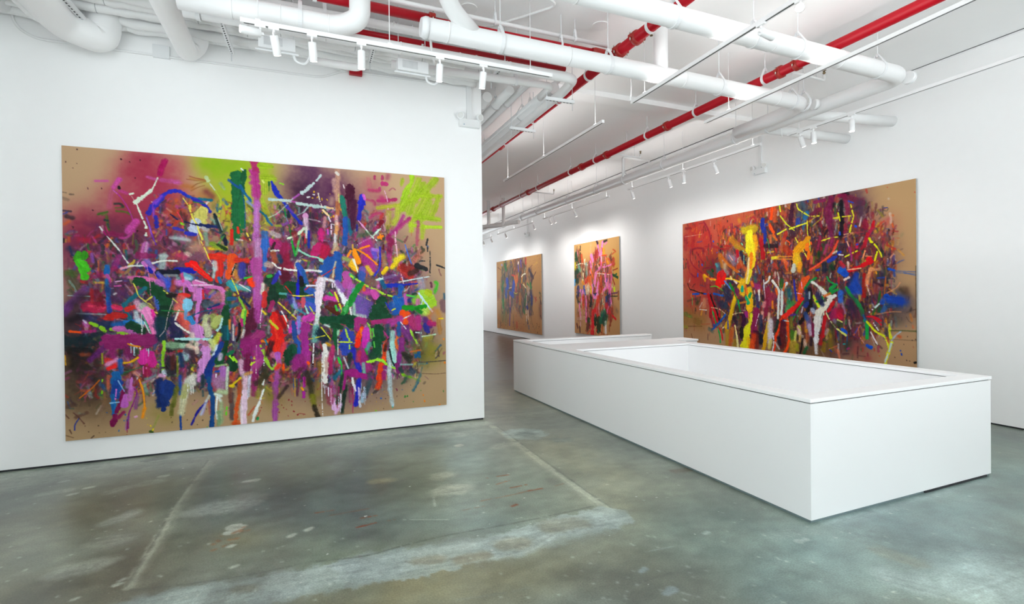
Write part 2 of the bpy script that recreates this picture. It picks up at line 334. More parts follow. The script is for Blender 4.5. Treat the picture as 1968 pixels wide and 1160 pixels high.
# large round ducts
D1 = pipe('round_duct', 'largest white round duct at upper left with a wide elbow turning along the wall', 'duct',
     [(-2.22,-3.9,4.50),(-2.22,6.26,4.50),(-1.96,6.40,4.47),(-1.93,6.42,4.60),(-1.93,6.42,4.98)], .150, 'duct', br=.22, seg=14, rings=[(-2.22,4.2,4.5),(-2.22,2.0,4.5)], axis=(0,1,0), loc=(-2.22,6.2,4.5))
D2 = pipe('round_duct', 'narrower white round duct between two perforated channels, its elbow touching the left wall', 'duct',
     [(-1.19,-3.9,4.48),(-1.19,6.44,4.48),(-1.10,6.50,4.62),(-1.08,6.50,4.95)], .105, 'duct', br=.12, seg=20, rings=[(-1.19,5.2,4.48),(-1.19,3.0,4.48)], axis=(0,1,0), loc=(-1.19,6.4,4.48))
D3 = pipe('round_duct', 'slim white duct squeezed between the largest duct and the left corner', 'duct',
     [(-2.50,-3.9,4.74),(-2.50,6.45,4.62),(-2.25,6.52,4.60)], .06, 'duct', br=.15, seg=16, loc=(-2.5,6.4,4.62))
D4 = pipe('round_duct', 'short white duct end at the far upper left corner', 'duct',
     [(-2.78,-3.9,4.72),(-2.78,6.52,4.72)], .085, 'duct', seg=16, loc=(-2.78,6.5,4.72))
# conduit along the left wall
CD = pipe('wall_conduit', 'thin white conduit along the top of the left wall above the big painting', 'conduit',
     [(-2.76,6.646,4.95),(-2.76,6.646,4.60),(-2.60,6.646,4.475),(-1.53,6.646,4.485),(.20,6.646,4.515),(.47,6.646,4.645),(2.20,6.646,4.69)], .013, br=.10, seg=10)
part('conduit_box', MB().box(-1.56,6.62,4.46,-1.40,6.661,4.60), M['metal'], CD, bev=.003)
# perforated strut channels
def strut(a, b, label, rods=True, zt=ZC):
    a, b = Vector(a), Vector(b); d = (b-a); L = d.length; d.normalize(); S = d.cross(Vector((0,0,1))).normalized(); Z = Vector((0,0,1))
    t_ = thing('strut_channel', label, 'channel', tuple(a), 'perforated strut channels')
    h = MB(); mid = (a+b)/2
    h.obox(mid, d*L/2, S*.0205, Z*.0015); h.obox(mid+S*.0205+Z*.02, d*L/2, S*.0015, Z*.021); h.obox(mid-S*.0205+Z*.02, d*L/2, S*.0015, Z*.021)
    n = int(L/.05); h.cur = 1
    for i_ in range(n):
        c_ = a+d*(.03+.05*i_); h.obox(c_-Z*.0012, d*.012, S*.0065, Z*.0012)
    part('channel', h, [M['metal'], M['dark']], t_)
    if rods:
        for f_ in (.06,.94):
            c_ = a+d*L*f_; part('threaded_rod', MB().cyl(c_-Z*.10, (c_.x,c_.y,zt), .005, 6).cyl(c_+Z*.045, c_+Z*.06, .011, 6), M['rod'], t_)
    return t_
strut((-2.07,5.78,4.55),(-2.03,6.45,4.55),'perforated white strut channel beside the largest duct at upper left',False)
strut((-.78,5.50,4.55),(-.76,6.47,4.55),'perforated white strut channel right of the narrower round duct')
strut((.725,5.60,4.55),(.725,6.13,4.55),'perforated white strut channel behind the middle of the left track lights')
strut((2.245,5.53,4.55),(2.245,6.08,4.55),'perforated white strut channel near the corner of the left wall')
strut((2.96,5.92,4.36),(3.39,5.90,4.36),'perforated white strut channel carrying pipes over the hall opening, nearer one')
strut((2.96,7.16,4.36),(3.40,7.17,4.36),'perforated white strut channel under the red main, farther one')
# pipes running down the left side of the hall
hall = [(2.50,4.70,.075,6.9,'leftmost'),(2.74,4.72,.065,6.6,'second from the left'),(2.93,4.76,.045,6.3,'third from the left'),(3.19,4.62,.085,6.1,'thickest'),(3.33,4.80,.035,6.0,'slender, beside the red main')]
for k,(x,z,r,y0,nm) in enumerate(hall):
    t_ = pipe('hall_pipe', 'white pipe down the hall ceiling left of the red main, '+nm, 'pipe', [(x,y0,z),(x,26,z)], r, axis=(0,1,0), group='white pipes down the hall ceiling', rings=[(x,y,z) for y in (7.5+k*.2,9+k*.3,12,15)], seg=18)
    for y in (7.2,9.4,12.5): clamp(t_, (x,y,z), (0,1,0), r)
pipe('hall_conduit', 'thin straight conduit under the hall pipes left of the red main', 'conduit', [(3.02,6.5,4.52),(3.02,26,4.52)], .012, seg=8)
pipe('hall_conduit', 'second thin conduit hugging the red main in the hall', 'conduit', [(3.385,6.3,4.565),(3.385,26,4.565)], .012, seg=8)
# far U-bends
for k,(x,y,lb) in enumerate(((4.6,15.6,'white U-bend pipe dropping below the right red main deep in the hall, nearer loop'),(4.3,16.2,'white U-bend pipe deep in the hall, farther loop'))):
    pipe('loop_pipe', lb, 'pipe', [(x-.5,y,4.95),(x-.5,y,4.1),(x+.55,y+.1,4.05),(x+1.35,y-.6,4.05),(x+1.35,y-.6,4.95)], .055, br=.2, seg=14, group='loop pipes deep in the hall')
pipe('loop_pipe', 'white pipe frame crossing the hall ceiling at the far left', 'pipe', [(2.4,12.0,4.30),(4.05,12.0,4.30),(4.25,12.8,4.28),(3.3,14,4.28),(2.4,14,4.28)], .045, br=.15, seg=12)
pipe('cross_pipe', 'white pipe crossing the hall ceiling at its far end', 'pipe', [(2.4,18.5,4.2),(4.8,18.5,4.2),(6.5,15.0,4.2)], .07, br=.2, seg=14)
# wall pipe on the right with hooked top near the wall pipe
pipe('hook_pipe', 'small white hooked pipe above the long wall pipe at mid hall', 'pipe', [(6.62,9.35,4.42),(6.62,9.35,4.86),(7.35,9.35,4.84)], .028, br=.04, seg=10)
# drooping cables
pipe('drop_cable', 'white drooping cable hanging from the ceiling beside the middle track rail', 'cable', [(3.76,5.25,5.0),(3.77,5.22,4.7),(3.86,5.25,4.45),(3.80,5.2,4.2)], .009, br=.3, seg=8)
pipe('drop_cable', 'white cable dropping to the near end of the right wall rail', 'cable', [(6.93,5.55,5.0),(6.94,5.55,4.7),(6.9,5.56,4.45),(6.92,5.55,4.21)], .009, br=.3, seg=8)

# ballast boxes with looping flex behind the left rail
for k,(x,lb) in enumerate(((-.25,'white labelled transformer box behind the left end of the left rail'),(1.12,'white labelled transformer box behind the right half of the left rail'))):
    y = 5.55; z = 4.28
    t_ = thing('transformer_box', lb, 'box', (x,y,z), 'transformer boxes behind the left rail')
    part('housing', MB().box(x-.17,y-.06,z-.03,x+.17,y+.08,z+.10), M['metal'], t_, bev=.004)
    part('printed_label', MB().box(x-.12,y-.0615,z+.0,x+.05,y-.0605,z+.085), M['paper'], t_)
    part('flex_conduit', MB().sweep(bend([(x+.15,y,z-.03),(x+.17,y,z-.10),(x+.26,y,z-.12),(x+.31,y,z-.03),(x+.31,y,z+.15)],.08), .014, 10), M['metal'], t_)
    part('bracket', MB().box(x-.20,y-.02,z-.045,x+.20,y+.02,z-.03).cyl((x-.15,y+.02,z+.1),(x-.15,y+.02,ZC),.005,6).cyl((x+.15,y+.02,z+.1),(x+.15,y+.02,ZC),.005,6), M['metal'], t_)
# red strobe
t_ = thing('alarm_strobe', 'small dark red alarm device on a white conduit at the top of the left wall', 'alarm', (.60,6.63,4.60))
part('device', MB().box(.53,6.60,4.60,.69,6.66,4.665), M['red'], t_, bev=.008)
part('conduit', MB().sweep(bend([(.22,6.62,4.95),(.22,6.62,4.72),(.36,6.63,4.64),(.54,6.63,4.63)],.07), .012, 8), M['pipe'], t_)
# ceiling discs
for (x,y,lb) in ((1.715,5.335,'flush round ceiling speaker above the thin pipe left of centre'),(3.3,5.1,'flush round ceiling speaker beside the red tee')):
    t_ = thing('ceiling_speaker', lb, 'speaker', (x,y,ZC))
    part('grille', MB().cyl((x,y,ZC),(x,y,ZC-.012),.10,28), M['duct'], t_); part('rim', MB().ring((x,y,ZC-.008),(0,0,1),.10,.008,seg=28), M['metal'], t_)
# emergency lights
def emerg(c, wall, label):
    c = Vector(c)
    if wall == 'y': U, Nn = Vector((1,0,0)), Vector((0,-1,0))
    else: U, Nn = Vector((0,-1,0)), Vector((-1,0,0))
    t_ = thing('emergency_light', label, 'emergency light', tuple(c), 'twin head emergency lights')
    b = MB(); b.obox(c+Nn*.035, U*.15, Nn*.035, (0,0,.055)); part('housing', b, M['plastic'], t_, bev=.008)
    for sg in (-1,1):
        p = c+Nn*.055+U*sg*.135+Vector((0,0,.09)); ax = (Nn+U*sg*.35-Vector((0,0,.15))).normalized()
        h = part('lamp_head', MB().sweep([p-ax*.03,p,p+ax*.035], .05, 20, True, [.03,.052,.052]).cyl(p-ax*.02,p-Vector((0,0,.05)),.012,8), M['plastic'], t_)
        sub('lens', MB().cyl(p+ax*.034,p+ax*.038,.04,18), M['lampout'], h, t_)
    top = ZC if wall == 'x' else 4.66
    part('conduit_cover', MB().obox(c+Nn*.018+Vector((0,0,(top-c.z)/2+.05)), U*.035, Nn*.018, (0,0,(top-c.z)/2-.05+.04)), M['plastic'], t_)
    part('status_light', MB().obox(c+Nn*.0705-U*.09-Vector((0,0,.03)), U*.006, Nn*.001, (0,0,.006)), M['blue'], t_)
emerg((2.13,YL,4.17),'y','twin head emergency light at the right end of the left wall')
emerg((XR,7.14,4.16),'x','twin head emergency light on the right wall above the gap between paintings')
emerg((XR,18.28,4.2),'x','tiny distant emergency light on the right wall above the farthest painting')

# ------------------------------------------------------------ light tracks
ZTk = 4.2
def rail(a, b, label, rods, group='white light rails', up=1.0):
    a, b = Vector(a), Vector(b); d = (b-a); L = d.length; d.normalize(); S = d.cross(Vector((0,0,1))).normalized(); mid = (a+b)/2; Z = Vector((0,0,1))
    t_ = thing('light_rail', label, 'light rail', tuple(a), group)
    part('rail', MB().obox(mid+Z*.012, d*L/2, S*.0185, Z*.018).obox(mid-Z*.0075+S*.0135, d*L/2, S*.005, Z*.0015).obox(mid-Z*.0075-S*.0135, d*L/2, S*.005, Z*.0015), M['track'], t_)
    part('contact_slot', MB().obox(mid-Z*.0065, d*(L/2-.01), S*.0085, Z*.0008), M['slot'], t_)
    part('end_cap', MB().obox(a-d*.008+Z*.011, d*.010, S*.020, Z*.021), M['track'], t_)
    part('end_cap', MB().obox(b+d*.008+Z*.011, d*.010, S*.020, Z*.021), M['track'], t_)
    for f_ in rods:
        c_ = a+d*L*f_
        part('suspension_rod', MB().cyl(c_+Z*.03,(c_.x,c_.y,ZC),.0045,6).obox(c_+Z*.036, d*.022, S*.014, Z*.008), M['track'], t_)
    if up > 0:  # added ceiling fill: glowing strip and area lamp on the rail top
        part('fill_strip', MB().obox(mid+Z*.0315, d*(L/2-.03), S*.010, Z*.0012), M['lampdim'], t_)
        A = bpy.data.lights.new('fill_uplight','AREA'); A.shape = 'RECTANGLE'; A.size = L-.06; A.size_y = .03; A.energy = UPFILL*L*up; A.color = (1,.99,.97)
        ao = bpy.data.objects.new('fill_uplight', A); C.objects.link(ao); ao.matrix_world = Matrix((d, -S, -Z)).transposed().to_4x4() @ Matrix.Rotation(0,4,'X'); ao.matrix_world = Matrix((d, d.cross(-Z)*-1, -Z)).transposed().to_4x4(); ao.location = mid+Z*.034
        ao.rotation_euler = (PI, 0, math.atan2(d.y, d.x))
    return t_
rail((-.50,4.955,ZTk),(2.54,4.945,ZTk),'white light rail hanging in front of the left wall with six spotlights',(.04,.42,.92),up=0)
rail((3.70,-3.0,ZTk),(3.867,5.24,ZTk),'white light rail crossing toward the viewer between the red mains',(.3,.7,.97),up=.8)
rail((3.90,5.99,ZTk),(3.92,9.80,ZTk),'empty white light rail in the middle of the hall ceiling',(.05,.5,.95),up=1.0)
rail((5.04,-3.0,ZTk),(5.30,5.47,ZTk),'empty white light rail beside the right red main',(.4,.95))
rail((6.92,-3.0,ZTk),(6.93,5.44,ZTk),'white light rail nearest the viewer along the right wall',(.3,.6,.98),up=0)
rail((6.92,5.96,ZTk),(6.94,9.60,ZTk),'white light rail along the right wall above the red and orange painting',(.04,.5,.96),up=.7)
rail((6.98,10.46,ZTk),(6.99,14.2,ZTk),'white light rail along the right wall above the tall narrow painting',(.03,.5,.97),up=1.1)
rail((7.0,14.95,ZTk),(7.0,18.3,ZTk),'white light rail along the right wall before the farthest painting',(.03,.5,.97),up=1.1)
rail((7.04,19.1,ZTk),(7.06,22.0,ZTk),'white light rail at the far end of the right wall',(.03,.5,.97),up=1.1)

def make_spot():
    t_ = bpy.data.objects.new('track_spotlight', None); C.objects.link(t_)
    mesh('adapter', MB().box(-.045,-.016,-.030,.045,.016,-.008).cyl((0,0,-.03),(0,0,-.052),.012,12), M['track'], t_, bev=.003)
    h = MB(); h.sweep([(0,0,.004),(0,0,0),(0,0,-.155),(0,0,-.160)], .035, 24, True, [.030,.036,.036,.034])
    h.box(-.006,-.012,0,.006,.012,.030)
    hd = mesh('lamp_head', h, M['track'], t_); hd.location = (0,0,-.080)
    mesh('lens', MB().cyl((0,0,-.158),(0,0,-.1625),.029,20), M['lampdim'], hd)
    return t_
spot0 = make_spot(); used = [False]
dimlens = spot0.children[1].children[0].data if spot0.children[1].children else None
def spot(x, y, aim, label, group, z=ZTk, yaw=0, power=0, bright=False):
    if not used[0]: t_ = spot0; used[0] = True
    else:
        t_ = spot0.copy(); C.objects.link(t_)
        for ch in spot0.children:
            c_ = ch.copy(); C.objects.link(c_); c_.parent = t_
            for g_ in ch.children:
                d_ = g_.copy(); C.objects.link(d_); d_.parent = c_
    t_.location = (x,y,z); t_.rotation_euler = (0,0,yaw); tag(t_, label, 'spotlight', group)
    hd = [c_ for c_ in t_.children if c_.name.startswith('lamp_head')][0]
    dr = Vector(aim).normalized()
    dl = Matrix.Rotation(-yaw,3,'Z') @ dr
    hd.rotation_euler = dl.to_track_quat('-Z','Y').to_euler()
    if bright:
        ln = [c_ for c_ in hd.children][0]; ln.data = ln.data.copy(); ln.data.materials.clear(); ln.data.materials.append(M['lamp'])
    if power:
        L = bpy.data.lights.new('spot_beam','SPOT'); L.energy = power; L.color = (1,.98,.95); L.spot_size = math.radians(150); L.spot_blend = 1.0; L.shadow_soft_size = .035
        lo = bpy.data.objects.new('spot_beam', L); C.objects.link(lo)
        lo.location = Vector((x,y,z-.08))+dr*.19; lo.rotation_euler = dr.to_track_quat('-Z','Y').to_euler()
SG = 'spotlights on the left rail'
PW = 4
for (x,aim,lb,br,yw) in ((-.36,(-.9,-.25,-.05),'leftmost spotlight on the left rail, lying level and glowing',True,0),(-.25,(.18,.55,-1),'second spotlight from the left on the left rail, tilted',False,0),
      (.07,(.10,.42,-1),'third spotlight from the left on the left rail',False,0),(.51,(.02,.22,-1),'fourth spotlight from the left on the left rail, nearly upright',False,0),
      (1.28,(.0,.20,-1),'fifth spotlight from the left on the left rail',False,0),(1.75,(.0,.34,-1),'rightmost spotlight on the left rail near the wall corner',False,0)):
    spot(x,4.95,aim,lb,SG,yaw=yw,bright=br,power=0 if br else PW)
spot(3.82,3.27,(.95,.06,-.10),'level spotlight on the middle rail aimed at the right wall, lens glowing','spotlights on the middle rail',bright=True,yaw=PI/2,power=1.5)
spot(3.815,2.88,(-.78,-.55,-.45),'dazzling spotlight on the middle rail facing the viewer','spotlights on the middle rail',bright=True,yaw=PI/2,power=1.5)
SR = 'spotlights along the right wall rails'
for (y,x,aim,lb) in ((4.474,6.92,(.0,.0,-1),'upright spotlight nearest the viewer on the right wall rail'),(5.03,6.92,(.10,.02,-1),'nearly upright spotlight at the end of the nearest right wall rail'),(5.25,6.93,(.55,.0,-1),'tilted spotlight at the very end of the nearest right wall rail'),
      (6.96,6.93,(.50,0,-1),'nearest spotlight on the rail above the red and orange painting'),(7.76,6.93,(.12,.05,-1),'second spotlight on the rail above the red and orange painting'),(8.20,6.93,(.50,.1,-1),'third spotlight on the rail above the red and orange painting'),(9.47,6.94,(.45,.05,-1),'last spotlight on the rail above the red and orange painting, lens lit'),
      (12.2,6.98,(.55,0,-1),'lone spotlight in the middle of the rail above the tall painting'),(13.47,6.99,(.5,0,-1),'nearer of two paired spotlights left of the tall painting'),(13.75,6.99,(.5,0,-1),'farther of two paired spotlights left of the tall painting'),
      (14.98,7.0,(.5,0,-1),'nearer spotlight on the rail before the farthest painting'),(17.5,7.0,(.45,0,-1),'farther spotlight on the rail before the farthest painting'),(19.2,7.04,(.5,0,-1),'nearer spotlight on the last rail at the far end'),(20.2,7.05,(.35,0,-1),'farthest spotlight of all at the end of the right wall')):
    spot(x,y,aim,lb,SR,yaw=PI/2,power=72 if y > 11 else (42 if y > 5.5 else 10),bright=(y in (9.47,13.75,19.2,20.2)))

t_ = thing('vent_cap', 'small capped white pipe stub below the ceiling beside the upturned insulated pipe', 'pipe cap', (.50,4.40,ZC))
part('stub', MB().cyl((.50,4.40,ZC),(.50,4.40,4.80),.040,18), M['pipe'], t_); part('cap', MB().sweep([(.50,4.40,4.80),(.50,4.40,4.795),(.50,4.40,4.76)],.05,18,True,[.052,.052,.046]), M['metal'], t_)

# ------------------------------------------------------------ paint: strokes laid on canvases (mm from the top left corner)
class Canvas:
    def __init__(s, wmm, hmm, res, seed, top, bot):
        s.res = res; s.W = int(wmm/res)+1; s.H = int(hmm/res)+1; s.wmm = wmm; s.hmm = hmm
        s.r = np.random.RandomState(seed)
        g = np.linspace(0,1,s.H)[:,None,None]
        s.c = (np.array(top)*(1-g)+np.array(bot)*g)*np.ones((s.H,s.W,1))
        s.h = np.zeros((s.H,s.W)); s.cov = np.zeros((s.H,s.W))
        s.n1 = s.noise(7,3); s.n2 = s.noise(2.2,2); s.n3 = s.noise(40,3)
        s.st = s.r.rand(64,512); s.st = (s.st+np.roll(s.st,1,1))*.5
        for _ in range(3): s.st = (s.st+np.roll(s.st,1,0)+np.roll(s.st,-1,0))/3
        s.st = np.clip((s.st-s.st.mean())/s.st.std()*.25+.5,0,1)
    def noise(s, cell, octs):
        out = np.zeros((s.H,s.W)); a = 1; tot = 0
        for o in range(octs):
            gh = int(s.H/cell)+3; gw = int(s.W/cell)+3; g = s.r.rand(gh,gw)
            y = np.arange(s.H)/cell; x = np.arange(s.W)/cell; yi = y.astype(int); xi = x.astype(int)
            fy = (y-yi)[:,None]; fx = (x-xi)[None,:]; fy = fy*fy*(3-2*fy); fx = fx*fx*(3-2*fx)
            v = g[yi][:,xi]*(1-fy)*(1-fx)+g[yi+1][:,xi]*fy*(1-fx)+g[yi][:,xi+1]*(1-fy)*fx+g[yi+1][:,xi+1]*fy*fx
            out += a*v; tot += a; a *= .5; cell = max(cell*.5,1)
        out /= tot; return np.clip((out-out.mean())/out.std()*.25+.5,0,1)
    def field(s, P, pad):
        x0 = max(int(P[:,0].min()-pad),0); x1 = min(int(P[:,0].max()+pad)+2,s.W)
        y0 = max(int(P[:,1].min()-pad),0); y1 = min(int(P[:,1].max()+pad)+2,s.H)
        if x1 <= x0 or y1 <= y0: return None
        X, Y = np.meshgrid(np.arange(x0,x1,dtype=float), np.arange(y0,y1,dtype=float))
        D = np.full(X.shape,1e9); S = np.zeros(X.shape); G = np.zeros(X.shape); acc = 0
        if len(P) == 1: P = np.array([P[0],P[0]+[.01,.01]])
        for a,b in zip(P[:-1],P[1:]):
            v = b-a; L = math.hypot(*v)+1e-9; ux,uy = v/L
            dx = X-a[0]; dy = Y-a[1]; t = np.clip(dx*ux+dy*uy,0,L); g = dy*ux-dx*uy
            d = np.hypot(dx-t*ux,dy-t*uy); m = d < D
            D = np.where(m,d,D); S = np.where(m,acc+t,S); G = np.where(m,g,G); acc += L
        return (slice(y0,y1),slice(x0,x1)), D, S, G, acc
    def put(s, sl, m, col, hh):
        s.c[sl] = s.c[sl]*(1-m[...,None])+col*m[...,None]
        s.h[sl] = s.h[sl]*(1-m*.6)+hh; s.cov[sl] = np.maximum(s.cov[sl],m)
    def stroke(s, k, col, w, a, pts):
        P = np.array(pts,float)/s.res; w = max(w/s.res,1.0); col = np.array(col)
        if len(P) > 2:
            Q = np.vstack([2*P[0]-P[1],P,2*P[-1]-P[-2]]); o = []
            for i in range(1,len(Q)-2):
                p0,p1,p2,p3 = Q[i-1:i+3]
                for t in np.linspace(0,1,5)[:-1]: o.append(.5*((2*p1)+(p2-p0)*t+(2*p0-5*p1+4*p2-p3)*t*t+(3*p1-p0-3*p2+p3)*t**3))
            o.append(P[-1]); P = np.array(o)
        if k == 'b':
            f = s.field(P, w*1.5)
            if f is None: return
            sl,D,S,G,L = f; sg = w*.52
            m = np.exp(-(D/sg)**2/2*1.6)*min(1,a*1.12)*(.82+.36*(s.n3[sl]-.5)*2*.5+.2*(s.n1[sl]-.5))
            m = np.clip(m,0,1); s.put(sl, m, col, 0*m); return
        R = w/2; f = s.field(P, R*1.6+2)
        if f is None: return
        sl,D,S,G,L = f; off = s.r.randint(0,400); row = s.r.randint(0,40)
        jit = {'s':.30,'w':.45,'k':.60}[k]; n = s.n1[sl]*.55+s.n2[sl]*.45
        rad = R*(1+.25*(s.st[row%64,((S/max(R,2.)*1.5).astype(int)+off)%512]-.5)*2*(1 if k != 'w' else .6))
        e = D-rad+(n-.5)*2*jit*R
        soft = {'s':.8,'w':1.2+R*.18,'k':.7}[k]
        m = np.clip(.5-e/(2*soft),0,1)
        gi = ((G*(1.1 if R > 4 else 1.4)+off).astype(int))%512; si = (S/ (R*2.2+6)).astype(int)%64
        str_ = s.st[si,gi]
        if k == 'w': m = m*np.clip(1.2-.7*np.clip(str_-.35,0,1)-.45*np.clip(D/R-.5,0,1),0,1); m = m*(.82+.36*s.n2[sl])
        elif k == 's': m = m*np.clip(1.3-.55*np.clip(str_-.45,0,1)*np.clip(D/R,0.2,1),0,1)
        elif k == 'k' and L > 4*w: m = m*(s.st[(row+7)%64,((S/(w*.9)).astype(int)+off)%512] > .17)
        m = np.clip(m,0,1)*a
        amp = {'s':.07,'w':.10,'k':.05}[k]
        cc = col[None,None,:]*(1+amp*((str_-.5)*2+(s.n2[sl]-.5)*1.4))[...,None]+ (s.n1[sl]-.5)[...,None]*.05
        hh = m*{'s':2.2,'w':.7,'k':3.2}[k]*(.6+.8*str_)
        s.put(sl, m, np.clip(cc,0,1), hh)
    def drips(s, col, w, a, pts, L):
        P = np.array(pts,float); seg = np.hypot(*(P[1:]-P[:-1]).T) if len(P) > 1 else np.array([1.]); tot = seg.sum()
        for i in range(max(2,int(tot/(2.6*w)))):
            t = s.r.rand()*tot; j = 0
            while j < len(seg)-1 and t > seg[j]: t -= seg[j]; j += 1
            p = P[j]+(P[j+1]-P[j])*t/seg[j]; l = L*(.12+.88*s.r.rand()**1.6)
            s.stroke('k', col, w*(.45+.6*s.r.rand()), a, [p,p+[s.r.randn()*1.5,l*.5],p+[s.r.randn()*2,l]])
    def dots(s, col, w, a, pts):
        for p in pts: s.stroke('s', col, w*(.5+.9*s.r.rand()), a, [p,[p[0]+s.r.randn()*w*.3,p[1]+abs(s.r.randn())*w*.6]])
    def fill(s, n, x0, y0, x1, y1, pal, ref, vp=.62, ls=1.):
        for i in range(n):
            x = s.r.uniform(x0,x1); y = s.r.uniform(y0,y1); iy = min(int(y/s.res),s.H-1); ix = min(int(x/s.res),s.W-1)
            if iy < 0 or ix < 0 or x > s.wmm or y > s.hmm: continue
            u = s.c[iy,ix]; dens = np.abs(u-ref).sum()
            if s.r.rand() > dens*1.7-.14: continue
            p = np.array(pal[s.r.randint(len(pal))]); q = s.r.rand()**.8*.85; col = u*(1-q)+p*q
            ang = (PI/2+s.r.randn()*(.5 if vp < .7 else .22)) if s.r.rand() < vp else s.r.rand()*PI
            l = s.r.uniform(15,110)*ls; d = np.array([math.cos(ang),math.sin(ang)])*l/2; c_ = np.array([x,y])
            s.stroke('w' if s.r.rand() < .6 else 's', col, s.r.uniform(6,34)*(1+(ls-1)*.5), s.r.uniform(.5,.95), [c_-d,c_+[s.r.randn()*5,s.r.randn()*5],c_+d])
    def speck(s, n, x0, y0, x1, y1, pal, w):
        for i in range(n):
            p = [s.r.uniform(x0,x1),s.r.uniform(y0,y1)]
            s.stroke('k', pal[s.r.randint(len(pal))], s.r.uniform(.4,1.3)*w, .85, [p,[p[0]+s.r.randn()*w*.4,p[1]+abs(s.r.randn())*w*.8]])
def hx(t): return np.array([int(t[i:i+2],16)/255 for i in (0,2,4)])
def grade(c, sat=1.13, gam=1.12):
    m = c.mean(); return np.clip(m+(c-m)*sat,0,1)**gam
def run(cv, text, pal, ref, vp=.62, ls=1., gr=True):
    if gr: pal = [grade(t) for t in pal]
    for ln in text.strip().split('\n'):
        q = ln.split(); k = q[0]
        if k == 'f': cv.fill(*[int(t) for t in q[1:6]], pal, ref, vp, ls); continue
        if k == 'v': cv.speck(*[int(t) for t in q[1:6]], pal, float(q[6])); continue
        col = grade(hx(q[1])) if gr else hx(q[1]); w = float(q[2]); a = float(q[3]); pts = [[float(t) for t in z.split(',')] for z in q[4:] if ',' in z]
        if k == 'r': cv.drips(col, w, a, pts, float(q[-1]))
        elif k == 'p': cv.dots(col, w, a, pts)
        else: cv.stroke(k, col, w, a, pts)
def lin(c):
    c = np.clip(c,0,1); return np.where(c <= .04045, c/12.92, ((c+.055)/1.055)**2.4)

